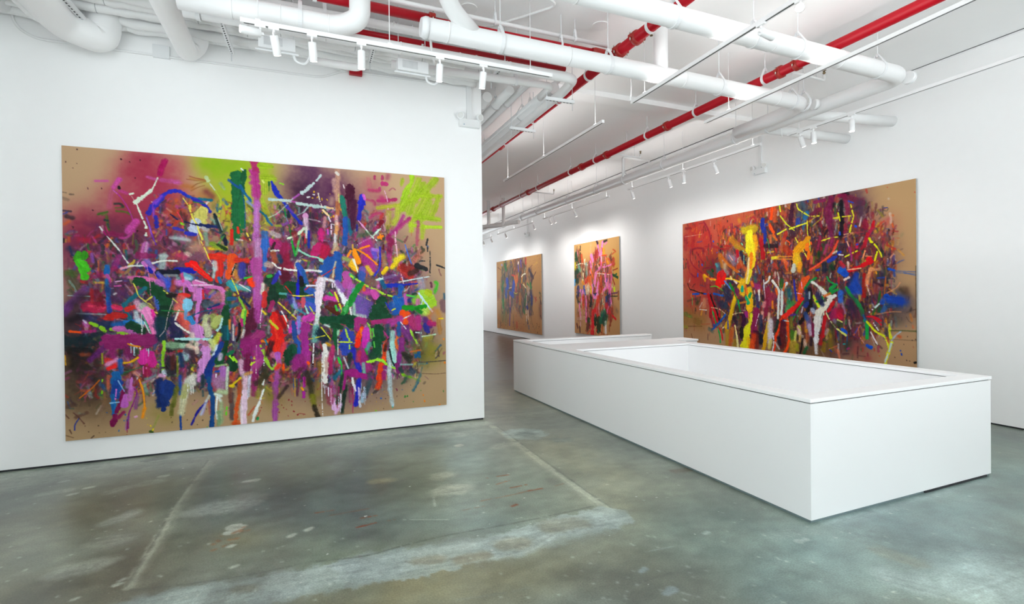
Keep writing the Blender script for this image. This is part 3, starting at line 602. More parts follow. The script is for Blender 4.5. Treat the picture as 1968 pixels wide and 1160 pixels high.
PAINT_L = """
b A83A54 329 .75 756,155 705,447 538,686
b A83A54 329 .6 975,193 972,487
b 9C3050 274 .7 826,380 871,726
b B24A5A 329 .6 174,817 306,951
b 8E2A48 246 .7 128,985 442,1031 630,853
b A04038 274 .5 1069,716 967,897
b B06030 219 .55 1044,659 1171,592 1326,463
b 9CB428 301 .8 1382,98 1537,449 1642,687
b A8B82A 300 .8 1702,130 1861,676
b 8CB01E 240 .7 1331,72 1812,90
b B8B422 186 .7 1535,571 1532,876 1749,805
b A8B838 240 .7 1936,-15 1909,362
b A8A03E 240 .7 2031,542 2001,732
b 58305A 360 .85 2386,6 2442,389 2379,650
b 5A2C56 420 .85 2687,241 2560,641 2437,841
b 42203C 389 .8 2294,334 2378,714
b 5A2440 292 .7 2873,360 2869,691
b 6A3058 240 .6 2203,659 2199,977
b A04A60 259 .5 3163,205 3259,470 3191,676
b B08058 194 .4 3060,750 3324,670
b 7C2450 493 .8 125,1206 626,1197 966,1015
b 5A2A48 350 .6 578,1312 961,1426
b 401C30 313 .7 119,1759 250,1986 158,2260
b 28221C 329 .75 116,2036 224,2263 155,2537
b 3A3020 350 .55 69,2310 242,2656 425,2558
b 564030 329 .4 109,2699 330,2832
b 6A2A50 493 .7 523,1996 614,2286
b 603A50 602 .7 911,1543 1209,1783
b 3A3A50 392 .6 808,2007 952,2306
b 4A4A40 493 .6 1206,2022 1410,2332
b 704060 648 .7 2080,1296 2190,1804
b 403A50 540 .6 2428,1680 2544,2073
b 6A4A70 770 .7 2987,1554 3244,1827
b 54505A 518 .6 2664,2340 2912,2553
b 2A4A3A 490 .6 3045,2092 3305,2374
b 8A4A60 420 .5 3650,1975 3718,2117
b 9A5048 324 .6 3588,1281 3450,1420
b 8A8830 322 .75 3716,2257 3891,2406
b 807A30 210 .6 3644,2462 3784,2470
b 8A7A3A 216 .6 1951,2678 2006,2871
b 7A7030 180 .6 2479,2459 2487,2850
b 88803A 186 .5 895,2946 798,2878
b A8765A 280 .4 3254,945 3731,930
b B4886A 150 .35 350,1090 257,1316
b A03A52 268 .7 590,227 734,42
b A83A54 383 .7 680,621 821,845 582,912
b 96304E 329 .75 195,872 536,857
b A84058 329 .6 493,519 632,624
b 5A3048 602 .9 487,1086 964,1191
b 5A3450 657 .9 436,1540 959,1660
b 3C2C40 602 .85 339,2045 808,2007
b 6A4A50 548 .8 1164,1187 1526,1424
b 54505A 602 .85 1209,1783 1573,2036
b 6A3A5A 660 .85 1968,1172 2314,1166
b 4A3A50 842 .9 2192,1677 2674,1421
b 50384A 657 .85 1736,2042 2185,2314
b 5A4A70 840 .85 2991,1153 3314,1556
b 4A4A5A 840 .85 2666,2077 3174,2232
b 5A4A58 490 .7 3513,1833 3647,2184
b 4A3A40 540 .7 1050,2371 1409,2393
b 5A4038 438 .7 474,2278 660,2346
b 6A4A48 480 .6 2182,2505 2661,2602
b 6A4A60 490 .55 2784,2743 3169,2705
f 8000 128 985 3782 2681
f 1500 -8 826 4125 2848
f 3500 348 1202 3642 2671
f 1500 825 497 3455 939
b C85AAA 22 .8 283,352 388,343
w C85AAA 46.6 .9 491,316 442,407
w B84A90 33.6 .8 497,442 561,467
w B86088 44.3 .5 426,447 400,624
b 4A6A30 18.9 .8 306,702 384,678
w 3E6A22 14 .9 298,712 384,678
w 55782A 11.9 .9 337,715 376,698
w 4E6A28 29.2 .8 376,722 390,867
s 283E3A 22.5 .9 360,767 383,771
s 2A3A44 15.9 .8 386,809 394,848
w 4E7024 14.4 .9 456,630 527,621
w 4E7024 20 .9 463,664 543,669 591,696
w 2A3A34 22.8 .9 448,587 496,584 523,612
s A83C96 10.7 1 434,432 489,492 552,595 591,691 618,784
w D890C8 7.83 1 438,442 469,474
k DCE6D6 16.1 1 842,272 817,339 778,432
k DCE6D6 29.6 1 778,417 724,476 691,508
k DCE6D6 45.2 1 678,518 633,566
k DCE6D6 28 1 585,475 610,464
w D0C8B8 6.98 .9 601,494 625,542
k DCE6D6 15.2 1 645,575 681,687 728,813
k D8E2D4 22.9 1 728,823 727,943
s 7038A0 14.5 1 730,704 761,812 785,920 817,1019
w A070D0 10.5 1 734,723 761,822 777,901
k E0E0E0 16.9 1 316,842 343,889
k E0E8E4 12.1 1 369,931 443,1031
s A02070 13.1 1 346,889 373,936
s B83070 9.46 1 367,839 397,935
w C858A8 70.1 .9 639,768 565,880
w B84894 27.9 .8 621,877 548,949 492,951
w 8A2058 51.1 .8 405,915 508,921
w A81860 41.5 1 877,144 860,236
w C060A0 29.9 .8 743,270 817,289
s 2830A8 56.6 .9 873,505 789,601 755,673
w 9050C0 27.4 .9 873,495 806,550 800,700
s 2A2EA0 38.6 .9 821,709 828,819
k 281820 20.2 1 486,399 490,413
p 3A1428 8.75 1 585,116 517,818 650,871 256,666 336,425 216,429 126,179 93,229 34,166 131,28 509,94 683,87 636,289
s 6A5A50 11.8 .6 4,492 34,495
s 5A4A44 16.3 .6 64,510 94,509
w 6A5A50 29.7 .5 4,553 48,569
s 4A3A4A 20.3 .8 6,685 69,691
w 3A3036 41.2 .8 31,741 84,757
w 4050A0 13.8 .9 2,723 39,702
b D86A28 28.3 .6 16,827 53,796
b 6A2A50 56.7 .5 204,808 273,824
b B02040 59.1 .6 149,983 210,990
b D87030 23.1 .6 51,967 51,1005
w 7A7A28 11.5 .8 613,897 604,1016
w A81860 54.5 1 913,80 892,142 865,235
w C060A8 50.9 .6 877,294 1030,302
w D070B8 34.4 .7 1004,314 1064,320
b B08038 28.3 .6 1152,252 1293,261
w 8A3A3A 8.03 .8 1144,227 1213,247 1302,260
w 8A4A30 8.16 .8 1117,265 1213,272 1311,270
w 70401E 7 .8 1168,353 1222,308 1311,275
w 7A4A20 7.88 .7 1159,394 1230,348 1292,323
b 7A3A44 72.4 .7 1309,394 1362,442
b B07030 56.7 .6 1081,339 1168,353
s 3438B0 39.9 1 824,579 867,496 935,431 1012,405 1081,426 1132,463
s 2A50A0 33.9 1 1132,458 1193,484 1255,491
w 147088 30.6 1 1237,481 1362,489
s 3030A0 34.6 1 1176,485 1254,521 1307,570 1342,620
w 9050C0 31.8 .8 824,559 875,475
s 30802A 10.2 .9 1184,521 1290,530
b 3A1E18 37.8 .6 1087,665 1103,745
b C0582A 103 .5 993,548 958,672
w B05090 41.4 .6 1018,587 1087,583
s D0C878 97.8 1 1271,624 1262,686
s C8C070 129 1 1253,666 1252,738
s C0C8D8 108 .95 1199,761 1180,844
s C0C8D8 56.2 .95 1163,824 1198,884
w C0C8C8 62.4 .8 1269,799 1304,829
k E0D860 10.3 1 1080,482 1165,614
k E0D860 21.3 1 1149,554 1153,584
k E0D860 14.5 1 1139,590 1165,681
k E4DC60 16.6 1 1165,691 1208,771 1233,852
k E4DC60 20 1 1237,862 1263,944
s 14184A 15.5 1 958,672 1025,729
k 14184A 16.1 1 1094,751 1190,777 1252,784
s 1C2A60 36.7 1 1252,779 1332,791 1422,792
w 6A4A70 13.7 .8 1017,709 1068,737
s D04858 12.7 1 1026,648 1068,737 1076,808
s 88C030 29 1 1064,773 1077,782
w D86A70 12.7 1 1072,808 1097,888 1118,969
s 3034A8 45.5 1 1106,878 1197,895
s 3A38A8 34 .9 990,827 1076,848
b E07820 28.3 .9 864,757 872,751
s 4A38A0 31 .8 931,794 956,793
b 8A9838 20.7 .8 1464,289 1481,329
w 98A880 35.5 .9 1454,290 1490,350
k C0D0A0 41.4 1 1315,238 1328,268
k C8D4C8 13.1 1 1346,298 1399,377
k B0C048 12.9 1 1399,377 1444,457 1452,519
k B8C040 17.9 1 1452,519 1442,604 1432,677
s 0C2030 27.1 1 1387,648 1422,730 1467,843
w 1C3038 27.4 .9 1387,679 1448,854
w C8D0C0 10.9 1 1423,698 1467,832
w 203858 20.7 .8 1367,826 1475,884
w 607048 27.8 .9 1448,917 1513,788
s 186038 72.4 1 1584,174 1601,299 1608,510
s 1E6A40 93.1 1 1631,170 1619,361 1635,614
s 1E6A40 105 1 1638,360 1616,615 1613,911
s 1A5A36 52.4 1 1701,122 1685,272 1665,443
s 1E7040 53 1 1674,421 1672,665 1680,781
k E0E8E8 15.9 1 1669,98 1687,112
w 1A50A0 25.4 .9 1537,241 1592,289 1647,327
s 186890 28 1 1657,295 1694,377 1759,458
w 8090D0 31 .9 1730,481 1805,540
w 205090 10.7 .9 1675,378 1701,568 1698,801
s 286A9A 16.2 .9 1712,397 1768,478
w A09038 9.61 .9 1711,503 1748,607
s A83468 94.4 1 1806,6 1805,113
w B05A9C 103 .95 1805,113 1817,347 1834,496
w B874B8 78.3 .95 1834,496 1823,710 1810,989
w C088C8 31.2 .8 1815,561 1821,817
s D03A28 31 1 1624,794 1632,857
s C83428 38.2 1 1563,828 1557,986
w E0E0D8 20.2 .8 1613,932 1669,940
w 105080 38.3 .8 1466,916 1511,967
s 181C38 36.1 1 1484,894 1501,998
k E8D860 13.1 1 1717,854 1753,937
w 88A890 41.4 .9 1295,881 1311,1004
w C8C8C0 12.5 .9 1224,904 1240,1006
b A8C0C0 56.7 .7 997,933 1109,949
w C0D0D0 30.4 .6 955,934 1144,958
w 60A040 18.6 .8 1429,980 1484,894
s A83468 62.1 1 1813,5 1821,154
w A83A80 93.1 .95 1811,155 1828,389
b A0B830 67 .9 1918,60 1926,188
s 9CB82C 62.1 .9 1870,43 1986,43
w A0B830 93.2 .9 1897,191 1994,194
w A0B434 69 .8 1916,254 1915,361
k D0D880 20.9 1 1892,223 1906,244
s 2A6A38 23 1 1960,234 1962,272
s 2A6A38 8.28 1 1962,272 1961,336
k 90C840 18.2 1 2077,236 2122,246
w 9CB430 54.1 .8 1885,449 1913,555
w A0A838 82.8 .8 1922,598 1959,725
s 2A38B0 28.9 1 1989,226 2032,342
s 2434A8 55.2 1 2013,289 2051,373 2090,414
s 2434A8 35.5 1 2090,414 2158,519 2237,624 2317,719
w 6A40A0 31 .9 2168,529 2218,581
k B8CCC8 31.1 1 1967,439 2040,439
k C0D0CC 33.4 1 2050,439 2199,445
w C058B0 18.8 1 2199,445 2269,457
k B8CCC8 37.3 1 2274,468 2350,477
k B8CCC8 41.4 1 2361,479 2443,480
k B8CCC8 40.5 1 2453,490 2599,498
k E8C890 22.8 1 2610,498 2684,505
k C0D0D0 22.9 1 2546,98 2498,164 2425,247
k C0D0D0 40.8 1 2425,242 2362,307 2321,333
w B060B0 22.9 1 2291,357 2219,417
k B8C4C0 15.8 1 2219,417 2159,475
w B8C8B8 10.4 1 2149,498 2048,602 1950,661
k A8B8B8 16.7 1 2391,505 2339,575
w A8B8B8 10.4 1 2339,575 2268,612
s 188040 14.5 1 2128,543 2142,640
s 1C7A30 10.9 1 2171,726 2195,857 2213,977
w 8098B0 10.4 1 2142,640 2166,705
s 206878 22.8 1 1864,590 1921,641
s 2A688A 28 1 1921,641 1950,704 1988,745
k E8E0D0 12.9 1 2512,330 2527,407 2557,495
k E8CCA0 27 1 2567,539 2630,603
k E8D8E8 14.8 1 2629,615 2660,703 2659,828
w E0E0E0 8.3 1 2660,703 2703,713
w C8A898 60.2 .7 2698,148 2707,283
w B89080 60.3 .8 2718,282 2738,382
w C8A088 62.2 .8 2742,31 2744,393
k E0D8D0 34.2 1 2726,55 2747,70
b C8A890 72.4 .6 2674,387 2663,444
w B87850 53.1 .95 2738,439 2736,575
w E0A870 52.5 .95 2730,700 2718,814
w D8B8B0 42.1 .9 2720,599 2730,700
w D0C0B8 41.4 .9 2712,848 2700,962
w D8D8E0 17 1 2701,826 2705,962
s 287A6A 63.7 1 2792,356 2813,480
s 287A6A 53.8 1 2802,481 2833,604 2854,660
w 206070 48.3 .95 2865,660 2896,795
s 2A5AA0 72.9 1 2833,638 2831,775 2819,935
s 4A1030 121 .95 2891,246 2890,338
s 4A1030 63.1 .95 2879,362 2909,657
w 5A3A48 60.3 .8 2923,336 2887,601
k E8E0E0 12.9 1 2810,201 2821,240
k D0C878 12.1 1 2750,325 2759,426
p C8A020 13.4 1 2553,389 2648,326 2506,373 2611,396 2449,390 2465,309 2661,619 2688,600 2556,562 2546,529
k D8D8D8 16.6 1 2387,386 2413,379
k D8D8D8 16.3 1 2449,346 2465,350
s D8A0C8 62.8 1 2364,617 2369,673
w E0C8D8 62.1 1 2364,662 2378,772
k D8E8D0 31.6 1 2347,773 2316,802 2275,843
k D8E8D0 27.7 1 2275,843 2224,877 2159,902
k E0D8D8 14.1 1 2400,654 2482,667 2534,681
w 8A50A0 35.2 .9 2106,740 2156,716
s 202838 31.8 .9 2168,573 2177,638
b C02878 62.1 .9 2543,787 2542,877
w D8A0A0 42 .8 2587,628 2575,741
s C83080 62.1 .9 2533,788 2542,922
s D060C0 21 1 2617,773 2622,829
w A0B040 24.8 .9 2027,755 2086,752
b 3A1A38 124 .7 2462,635 2440,747
w D0C8C8 62.1 .7 1987,843 2055,873
s C03080 51.7 .9 1947,920 2015,950
w 4070B0 84.7 .9 1909,857 1927,985
w 8A2A30 64.1 .8 2235,844 2254,931
w 8AA870 24.8 .9 2305,863 2274,964
s 2030A0 31 .9 2398,804 2396,971
s C82830 14.6 .9 2352,840 2355,950
w D8D8D0 24.9 1 2373,750 2368,883
w 80705A 62.3 .7 2459,858 2490,946
w C0707A 62.8 .5 3119,102 3129,183
s A83468 35.7 .8 3198,61 3198,90
s A83468 41.5 .8 3295,53 3294,82
b A04468 55.9 .7 3370,35 3358,71
s B83A78 60.3 .9 3299,146 3345,148
s B04878 35.5 .8 3259,208 3264,231
w B03A6A 48.3 .8 3128,241 3241,244
w A83868 36.2 .7 3093,371 3183,388 3194,422
b B03870 72.4 .8 3286,334 3308,368
w B03A70 48.4 .9 3240,373 3355,359
s A83468 42.4 .95 3366,364 3477,340
w A85070 12.1 .8 3379,234 3426,195 3461,216
k E8B8D8 10.7 1 3321,238 3344,307 3360,377
w B0B838 52.8 .8 3239,466 3319,450 3505,415
w B04070 41 .8 3136,600 3192,550 3261,535
w B04880 19.4 .8 3365,494 3446,466
k E0A0C8 18.9 1 3365,470 3370,553
k E0A0C8 41 1 3352,577 3351,659
w D898C0 14.9 1 3340,660 3322,749
s A8C838 60.8 1 3682,20 3675,105 3626,180
s A4C436 72.9 1 3614,217 3565,316
w A0C030 84.5 .9 3601,313 3540,460
w A0B830 53.9 .85 3556,79 3544,139
w A0BC30 97 .85 3992,43 3892,161 3720,306
w A4BC34 85 .85 3771,61 3673,285 3552,460
w A0BC30 109 .85 3831,129 3733,257 3646,502
w A0B82E 121 .85 3891,246 3792,421 3718,570
w A4BC30 60.4 .85 4077,257 3818,275 3672,333
w A0B82E 72.4 .85 4040,284 3988,434 3937,559
w A0BC30 109 .85 3915,365 3839,527 3765,640
w A0BC30 72.4 .85 4049,578 3851,563 3742,557
w B0BC40 72.4 .8 3493,439 3480,582 3432,656
w A8A840 72.4 .7 3376,517 3362,706
s B0CC3C 48.3 .95 3657,669 3825,685 4073,684
w B0C83A 72.4 .8 3669,620 3668,740
w A4B838 60.3 .8 3825,685 3812,831
w B0583A 12.1 .6 3668,740 3667,812
w A84088 49.3 .9 3563,554 3479,713 3349,860
w A83A7A 53.4 .9 3646,586 3502,712 3454,785
w A84888 53.1 .8 3759,628 3765,676
w A85070 43.4 .7 3753,689 3738,930
s 2C34B0 84.5 1 3038,328 3025,467
s 2C34B0 52.4 1 3014,468 2996,619
s D070C8 36.8 1 3055,315 3071,360
w 2A2888 25.1 .9 2973,700 2967,770
b 5A2448 72.4 .7 2937,495 2935,633
s 4A1030 71.9 .95 2906,268 2894,361
w 4A1438 72.4 .9 2938,404 2912,726
k E0A8D0 14.6 1 2990,648 3034,698
k E0A8D0 20.8 1 3034,698 3089,765
k D8E8D8 19.3 1 3089,765 3144,832 3211,888
k D0E8D8 31.4 1 3253,740 3212,794
k C8E0D0 16.6 1 3201,806 3144,855 3054,905 2976,953
s 7A1428 57.1 .9 3283,645 3236,712
w A83868 45.1 .8 3225,712 3179,761
s F09020 31.4 1 3235,852 3292,832
s F09020 16.9 1 3258,810 3274,874
k E8B8D0 14.5 1 3455,773 3453,939
b B03880 72.4 .9 3110,880 3132,949
w 8A1A50 81 .8 3372,847 3406,917
b 3A5A30 55.9 .7 3145,797 3021,837
s 2A2E34 24.2 .9 3885,847 3866,926
w 407048 24.1 .6 3477,867 3547,900
w 207088 36.2 .9 2870,636 2889,830
b 2A3A50 54 .7 50,1083 87,1120
w 25345A 15 .9 58,1063 72,1139 102,1167
s 48A028 65.5 1 132,1138 124,1214
s 3E8E24 51.7 1 185,1136 177,1175
s 52BA2E 93.1 1 146,1233 184,1289
s 50B42C 62.7 1 161,1309 183,1385
w 8A5AA8 29.6 .9 243,1135 254,1221
w 9A3A80 59.9 .8 481,1159 441,1267
w 9A2860 51.7 .7 440,1296 267,1385
k DCE0DC 15.1 1 404,976 451,1042 490,1100
w B080A8 11.2 1 490,1100 521,1158
k DCE0DC 15 1 514,1148 561,1226
w 186868 20.7 .95 542,1089 553,1187
b 1C2428 38.6 .8 570,1157 570,1167
s 206AAA 49.1 1 377,1268 373,1336
b 706070 28.3 .7 386,1243 389,1248
s B860A8 44.2 .95 376,1365 388,1404
w 206AA0 35.9 .95 368,1413 375,1520
s 2460A0 43.1 1 383,1520 381,1656
s 2A4A98 43.8 .9 385,1676 388,1753
w C84090 17 .9 400,1404 403,1481
k E0A0B8 22 1 500,1290 560,1270
k E0E0D8 18.3 1 560,1265 617,1256
k D8DCD8 16.5 1 625,1258 715,1255
k D8D8D0 11.3 1 663,1194 642,1244
w C878B8 70.9 .9 718,1024 700,1144
w C0A0B8 17.7 .9 735,994 717,1124
s 8A2058 62.1 .7 651,1145 799,1142
w 9078C0 55.9 1 732,1203 781,1292
s C880C0 33.8 1 699,1224 740,1283
s C080C0 38.8 1 789,1302 839,1362
s 2028A0 37.9 1 740,1283 772,1322
s 2028A0 43.1 1 847,1362 863,1402
k E0E0D8 21.3 1 790,1224 866,1201
w D070A8 43.1 .95 567,1383 648,1393
s D878B0 50.3 1 648,1398 763,1412 863,1447
s 12482A 86.8 1 648,1432 729,1472 803,1562
s 12482A 114 1 779,1482 845,1562
s 10422A 82 1 828,1582 860,1683
k E090C0 7.31 1 732,1253 755,1422 765,1582
s 1A6A78 42.1 1 713,1502 630,1581 564,1639 520,1688
s 1A6A78 40.4 1 520,1688 539,1766 570,1836
k E0D860 10.3 1 607,1452 631,1511 654,1591 711,1646
k E0D860 12.5 1 719,1646 778,1597
k E0D860 10.3 1 695,1641 768,1692
k E0D060 11.7 1 776,1752 842,1798
w 3A3A60 172 .6 438,1520 485,1579
w 6A2A60 104 .5 501,1560 453,1618
k D8B0D0 12.1 1 447,1433 502,1423
s D060A8 13.8 .9 438,1481 494,1477
w A080A8 15.5 .8 534,1462 598,1561
w E0E0E0 19.7 .8 433,1569 449,1559
s B82050 102 .8 210,1702 310,1713
s D03868 49.8 .9 428,1706 483,1726
w D84A6A 34.5 .9 217,1692 341,1714
s C83830 49.4 .95 547,1737 612,1709
w 70102A 129 .7 265,1577 295,1655
w A82A30 35.6 .8 235,1520 241,1654
s C83028 45 1 301,1839 418,1832
s B02A24 51.7 1 371,1811 530,1806
s B02A28 41.4 .9 419,1783 482,1785
w 14305A 103 .7 201,1807 370,1909
w 1A60A0 61.2 .9 433,1901 513,1893
s 2070B0 43.1 1 529,1874 643,1868
s 38A0C8 48.9 .9 643,1858 692,1889
w B0D0E0 53.2 .8 659,1858 667,1918
s A8C4C0 10.2 .9 37,1580 219,1591
w A0B8C0 13.8 .8 110,1771 356,1787
k B8C4D0 18.3 1 50,1424 83,1481
k B8C4D0 17.3 1 90,1490 105,1538
w 7A4A88 77.2 .85 174,1519 97,1614 28,1708
w 6A3A78 55.5 .8 59,1652 12,1783
w 3A5028 97.9 .6 47,1367 98,1481
w 486A28 67.2 .6 47,1339 100,1348
b 241820 94.8 .8 96,1671 157,1596
b 201820 94.4 .8 56,1841 132,1805
s 90C030 35.7 1 223,1875 277,1906
s 90C030 37.9 1 315,1926 346,1966
s 90C030 34.5 1 401,1948 433,1950
s 88B830 44.3 1 480,1990 560,2013
w C070B0 43.1 .9 177,1874 192,1903
w E0E0F0 15.5 .9 162,1844 185,1874
s C070B0 60.5 1 441,1940 537,1953
w B068A8 89.7 .9 553,1954 601,1995
s F06020 24.2 .95 48,1960 146,1973
w A83078 37.4 .95 161,1969 261,1963
w 1A3040 103 .7 191,2037 307,2023
s 0E4028 103 .95 585,1915 683,1968
w E0B0C8 77.6 .9 637,1660 677,1740
w A0B8A0 77.6 .9 694,1700 726,1741
s E898C8 94.8 1 726,1761 774,1882
s E888BC 80.5 1 774,1882 806,2053
s E040A0 30.5 1 776,1752 800,1862
k 60B090 12.8 1 685,1799 732,1930 765,2021
k E0E0E0 8.62 1 676,1789 678,2018
k E0E0E0 9.2 1 700,1879 756,2021
k E0E0E0 7.69 1 696,1899 679,1968
w D0D8E0 53.8 .8 628,1778 643,1858
s 8A2A68 114 1 369,2054 600,2064 772,2071
s 8A2A68 60.3 1 321,2101 400,2046
w 0A3040 89.1 .8 825,1863 856,2065
w 4A6AC0 54 .9 811,1602 843,1743
b C8A088 151 .7 1196,1041 1266,1070
b C04A6A 94.4 .8 1021,1137 1098,1166
w 8A3A50 113 .6 885,1090 986,1219
w E8D0C0 51.7 .7 1116,1114 1159,1154
w A0B0B0 78.9 .9 885,1150 875,1261
w B8C4C0 41.4 .9 868,1150 910,1149
k E0E4DC 19 1 817,1212 867,1201 918,1195
k E0E4DC 20.5 1 926,1195 1012,1198
w 7A4A60 107 .9 1071,1248 1230,1143
s 2428A0 62.1 1 1010,1305 1175,1303
s 10142A 51.5 1 832,1327 1019,1320
s 90989A 29.3 .7 899,1361 1001,1361
s E01818 68.8 1 1119,1237 1176,1236 1202,1277
s E42018 47.8 1 1193,1267 1281,1348 1343,1410
w E04838 19.2 1 1159,1236 1352,1410
s C83028 83.9 1 1346,1140 1482,1137
s D03A24 90.8 1 1373,1140 1463,1159
s C83428 87.6 1 1426,1222 1434,1337
s C83A30 60.3 1 1416,1337 1415,1420
s D85A28 99 1 1564,1146 1554,1230
s DC6028 71.6 1 1545,1231 1516,1378
w C83828 62.1 1 1610,1177 1722,1180
w D0E0E0 53 .8 1381,1212 1389,1285
w C0D8D8 26.4 .8 1380,1285 1370,1379
k E8E060 11 1 1250,967 1302,1089 1327,1172
k E0D8C0 9.4 1 1327,1172 1372,1244
w E0C030 36.2 .9 1338,1047 1501,1042
w 80A030 59.3 .9 1356,995 1483,1043
s 203818 42.8 .9 1419,1003 1501,1053
w 283058 70.3 .9 1665,1239 1655,1335
w 4A48A0 78.9 .9 1665,1239 1655,1356
w D09030 53.8 .8 1590,1314 1608,1399
k 182018 12.8 1 1600,1219 1553,1346
w A04060 62.7 .8 1762,1035 1798,1163
w A87090 61.7 .9 1801,970 1818,1141
w C0B0D0 43.6 .8 1829,969 1818,1141
s B05098 124 .95 1817,1205 1815,1376
w A84A90 114 .95 1815,1398 1822,1612
w 9A3A78 78.2 .95 1822,1612 1829,1891
w B868B8 34.5 .8 1794,1526 1792,1762
s 40B048 20.2 1 1692,1388 1806,1366
s E8481C 72.4 1 1758,1419 1776,1462
s 40A0A8 85.3 .9 1542,1451 1588,1504
w 60B0B0 60.6 .9 1607,1494 1719,1515
s 2078A8 36.5 .9 1424,1389 1442,1441
k E8E0E0 13.6 1 1635,1462 1747,1537
k E0D840 10.9 1 1552,1388 1606,1525 1633,1610
s 88B038 29.5 1 1633,1621 1688,1759
s B0D050 45.5 1 1678,1759 1668,1844
w 60B048 30.1 1 1697,1781 1677,1929
s D07028 26.4 1 1721,1781 1705,1930
s 1C2A58 22.7 1 1643,1610 1745,1739
w 3A2A68 59.5 .8 1662,1568 1718,1590
s 5A1838 106 1 1773,1783 1752,1953
s 5A1838 80.2 1 1733,1952 1713,2058
s 282AA0 51.7 1 840,1362 890,1422 940,1482
w 8080C0 37.8 .8 832,1332 915,1442
w B070B0 77.2 .95 831,1432 881,1472
s 12482A 132 1 830,1542 888,1623
s 12482A 138 1 896,1663 920,1744
s 0E3A28 114 1 895,1764 885,1885
w 0E3848 94.8 .9 860,1864 858,2025
w 1C2050 127 .8 979,1867 1002,2030
w 4060C0 69 .9 924,1401 940,1523
w A04030 53.6 .8 983,1432 965,1523
w D080C0 81.2 .95 1026,1442 1095,1452
s D080C8 51.7 1 1035,1431 1113,1442 1155,1523
k D080C8 12.1 1 1078,1401 1075,1707
s 70B0C8 58.3 .9 1079,1350 1139,1390
w C0D8E0 43.8 .8 1096,1390 1131,1401
w E05090 26.4 .9 1062,1340 1069,1431
s 1C1418 51.4 .9 931,1583 1033,1589
s D03830 40.5 1 1033,1574 1120,1590
w D8706A 107 .9 1050,1625 1032,1726
w D88070 95.5 .9 1031,1747 1083,1809
w C85048 113 .9 1047,1849 1090,1911
w D87060 79.3 .8 1091,1809 1107,1973
s 90C8E0 93.1 1 1110,1666 1109,1728
w 70A8D8 34.5 .9 1092,1768 1091,1850
k E8E4DC 21.9 1 1027,1757 1005,1817 987,1873
k E8E4DC 24.1 1 991,1898 1046,1951 1124,2015
k D8C0C0 5.92 1 973,1634 920,1815 893,1966 841,2044
k D8D060 11.6 1 885,1532 922,1563
k D8D060 11.4 1 973,1624 1015,1670
s 208040 10.2 1 861,1753 1074,1773
s D07AB0 60.3 1 1191,1441 1280,1462
s D080B8 49.3 1 1297,1483 1423,1504 1477,1567
w C878B8 62.9 .95 1477,1567 1475,1692
w D084C0 51.7 1 1191,1483 1189,1626
s D084C8 61.1 1 1235,1524 1224,1668
s D088C8 38.7 1 1215,1688 1200,1832
s D088C8 24.8 1 1200,1832 1198,1997
k E8D8E8 12.1 1 1192,1416 1298,1452
k E8D8E8 10.3 1 1147,1472 1369,1467
w B03880 59.2 .9 1279,1534 1350,1566
s C83030 21.1 .9 1261,1534 1269,1627
s 2050B0 37.9 1 1332,1607 1377,1556
w 80A060 31 .8 1332,1566 1368,1535
w C88090 134 .7 1386,1608 1440,1608
w 4A6A70 104 .7 1295,1690 1330,1732
s C04A98 31 1 1312,1742 1384,1712
w A83A80 45.5 .95 1366,1732 1493,1714
s 1C3868 23.7 1 1321,1732 1421,1692
s 183060 14.5 1 1204,1915 1293,1824 1348,1753
k 205878 12.4 1 1117,1840 1258,1772 1348,1763
w 20603A 69.9 .95 1523,1567 1512,1714
s 2A6088 42 .9 1522,1630 1587,1631
w 286078 46.8 .9 1512,1725 1604,1694
s 0E4A2C 82.8 1 1493,1735 1482,1881
s 10482C 82.8 1 1482,1881 1481,1986
s 10505A 73.3 1 1481,1986 1489,2091
w 107880 16.6 1 1509,1945 1507,2113
w A0B060 87.8 .9 1365,1836 1373,1941
s B8C078 84.6 .9 1419,1859 1373,1920
w D0D8A0 62.4 .9 1293,1835 1274,1938
w D8D8B8 81.5 .9 1292,1938 1309,2042
k B8E0E0 22.5 1 1455,1860 1427,1963 1344,2064
w D0D850 56.1 .9 1417,2047 1371,2138
w C890C8 107 .95 1177,1934 1194,2038
s D090CC 81.6 1 1212,1956 1237,2101
s 4090C8 55.6 .95 1134,1851 1160,1903
k B0E0E0 26.9 1 993,2081 1149,2085 1326,2095
w E8D8C8 51.7 .8 1150,2036 1149,2118
b 0E1820 85 .7 1027,2123 1088,2115
w E09040 24.8 .9 1528,1883 1527,1988
w C04880 31 .9 1575,1842 1583,1937
w E0D8D0 21.1 .9 1565,1936 1563,2115
w D05038 20.9 .9 1601,1969 1591,2053
s 241018 26.6 1 1630,1928 1629,2034 1600,2128
s C03080 26.6 .95 1649,1875 1658,1950
w E0E0D8 26.9 .9 1676,2004 1656,2088
w 8A2A68 114 1 1693,2142 1836,2063
w B888B0 72.4 .95 1841,947 1848,1140
w B05A98 96.8 .9 1838,1183 1827,1376
w B86AA8 93.1 .95 1836,1398 1833,1655
w A85098 87.1 .95 1823,1676 1831,1891
s A04078 124 1 1848,2063 1790,2115
s 4070B8 77.6 1 1908,945 1907,1074
s 3A68B0 43.3 1 1907,1085 1900,1290
s C83888 62.7 .9 1986,942 1995,975
w A83070 124 .9 2034,984 2133,1014
w 902050 106 .9 2133,981 2122,1134
s 7A1838 103 .9 2121,1189 2109,1353
w 8A1A40 82.8 .9 2152,1134 2170,1243
s 3A1A24 31 1 2015,963 1975,1062
k D8DCD4 24.8 1 1946,1063 2053,1051
w A85838 62.1 .8 1994,1094 2022,1180
w 103A5A 51.7 .8 2062,1125 2081,1190
s 20903A 24.8 1 2204,935 2242,1110
w 60B068 24.8 1 2284,933 2252,1088
s 203890 25.2 1 2397,929 2396,1007
w 9A9890 62.1 .8 2448,949 2458,1016
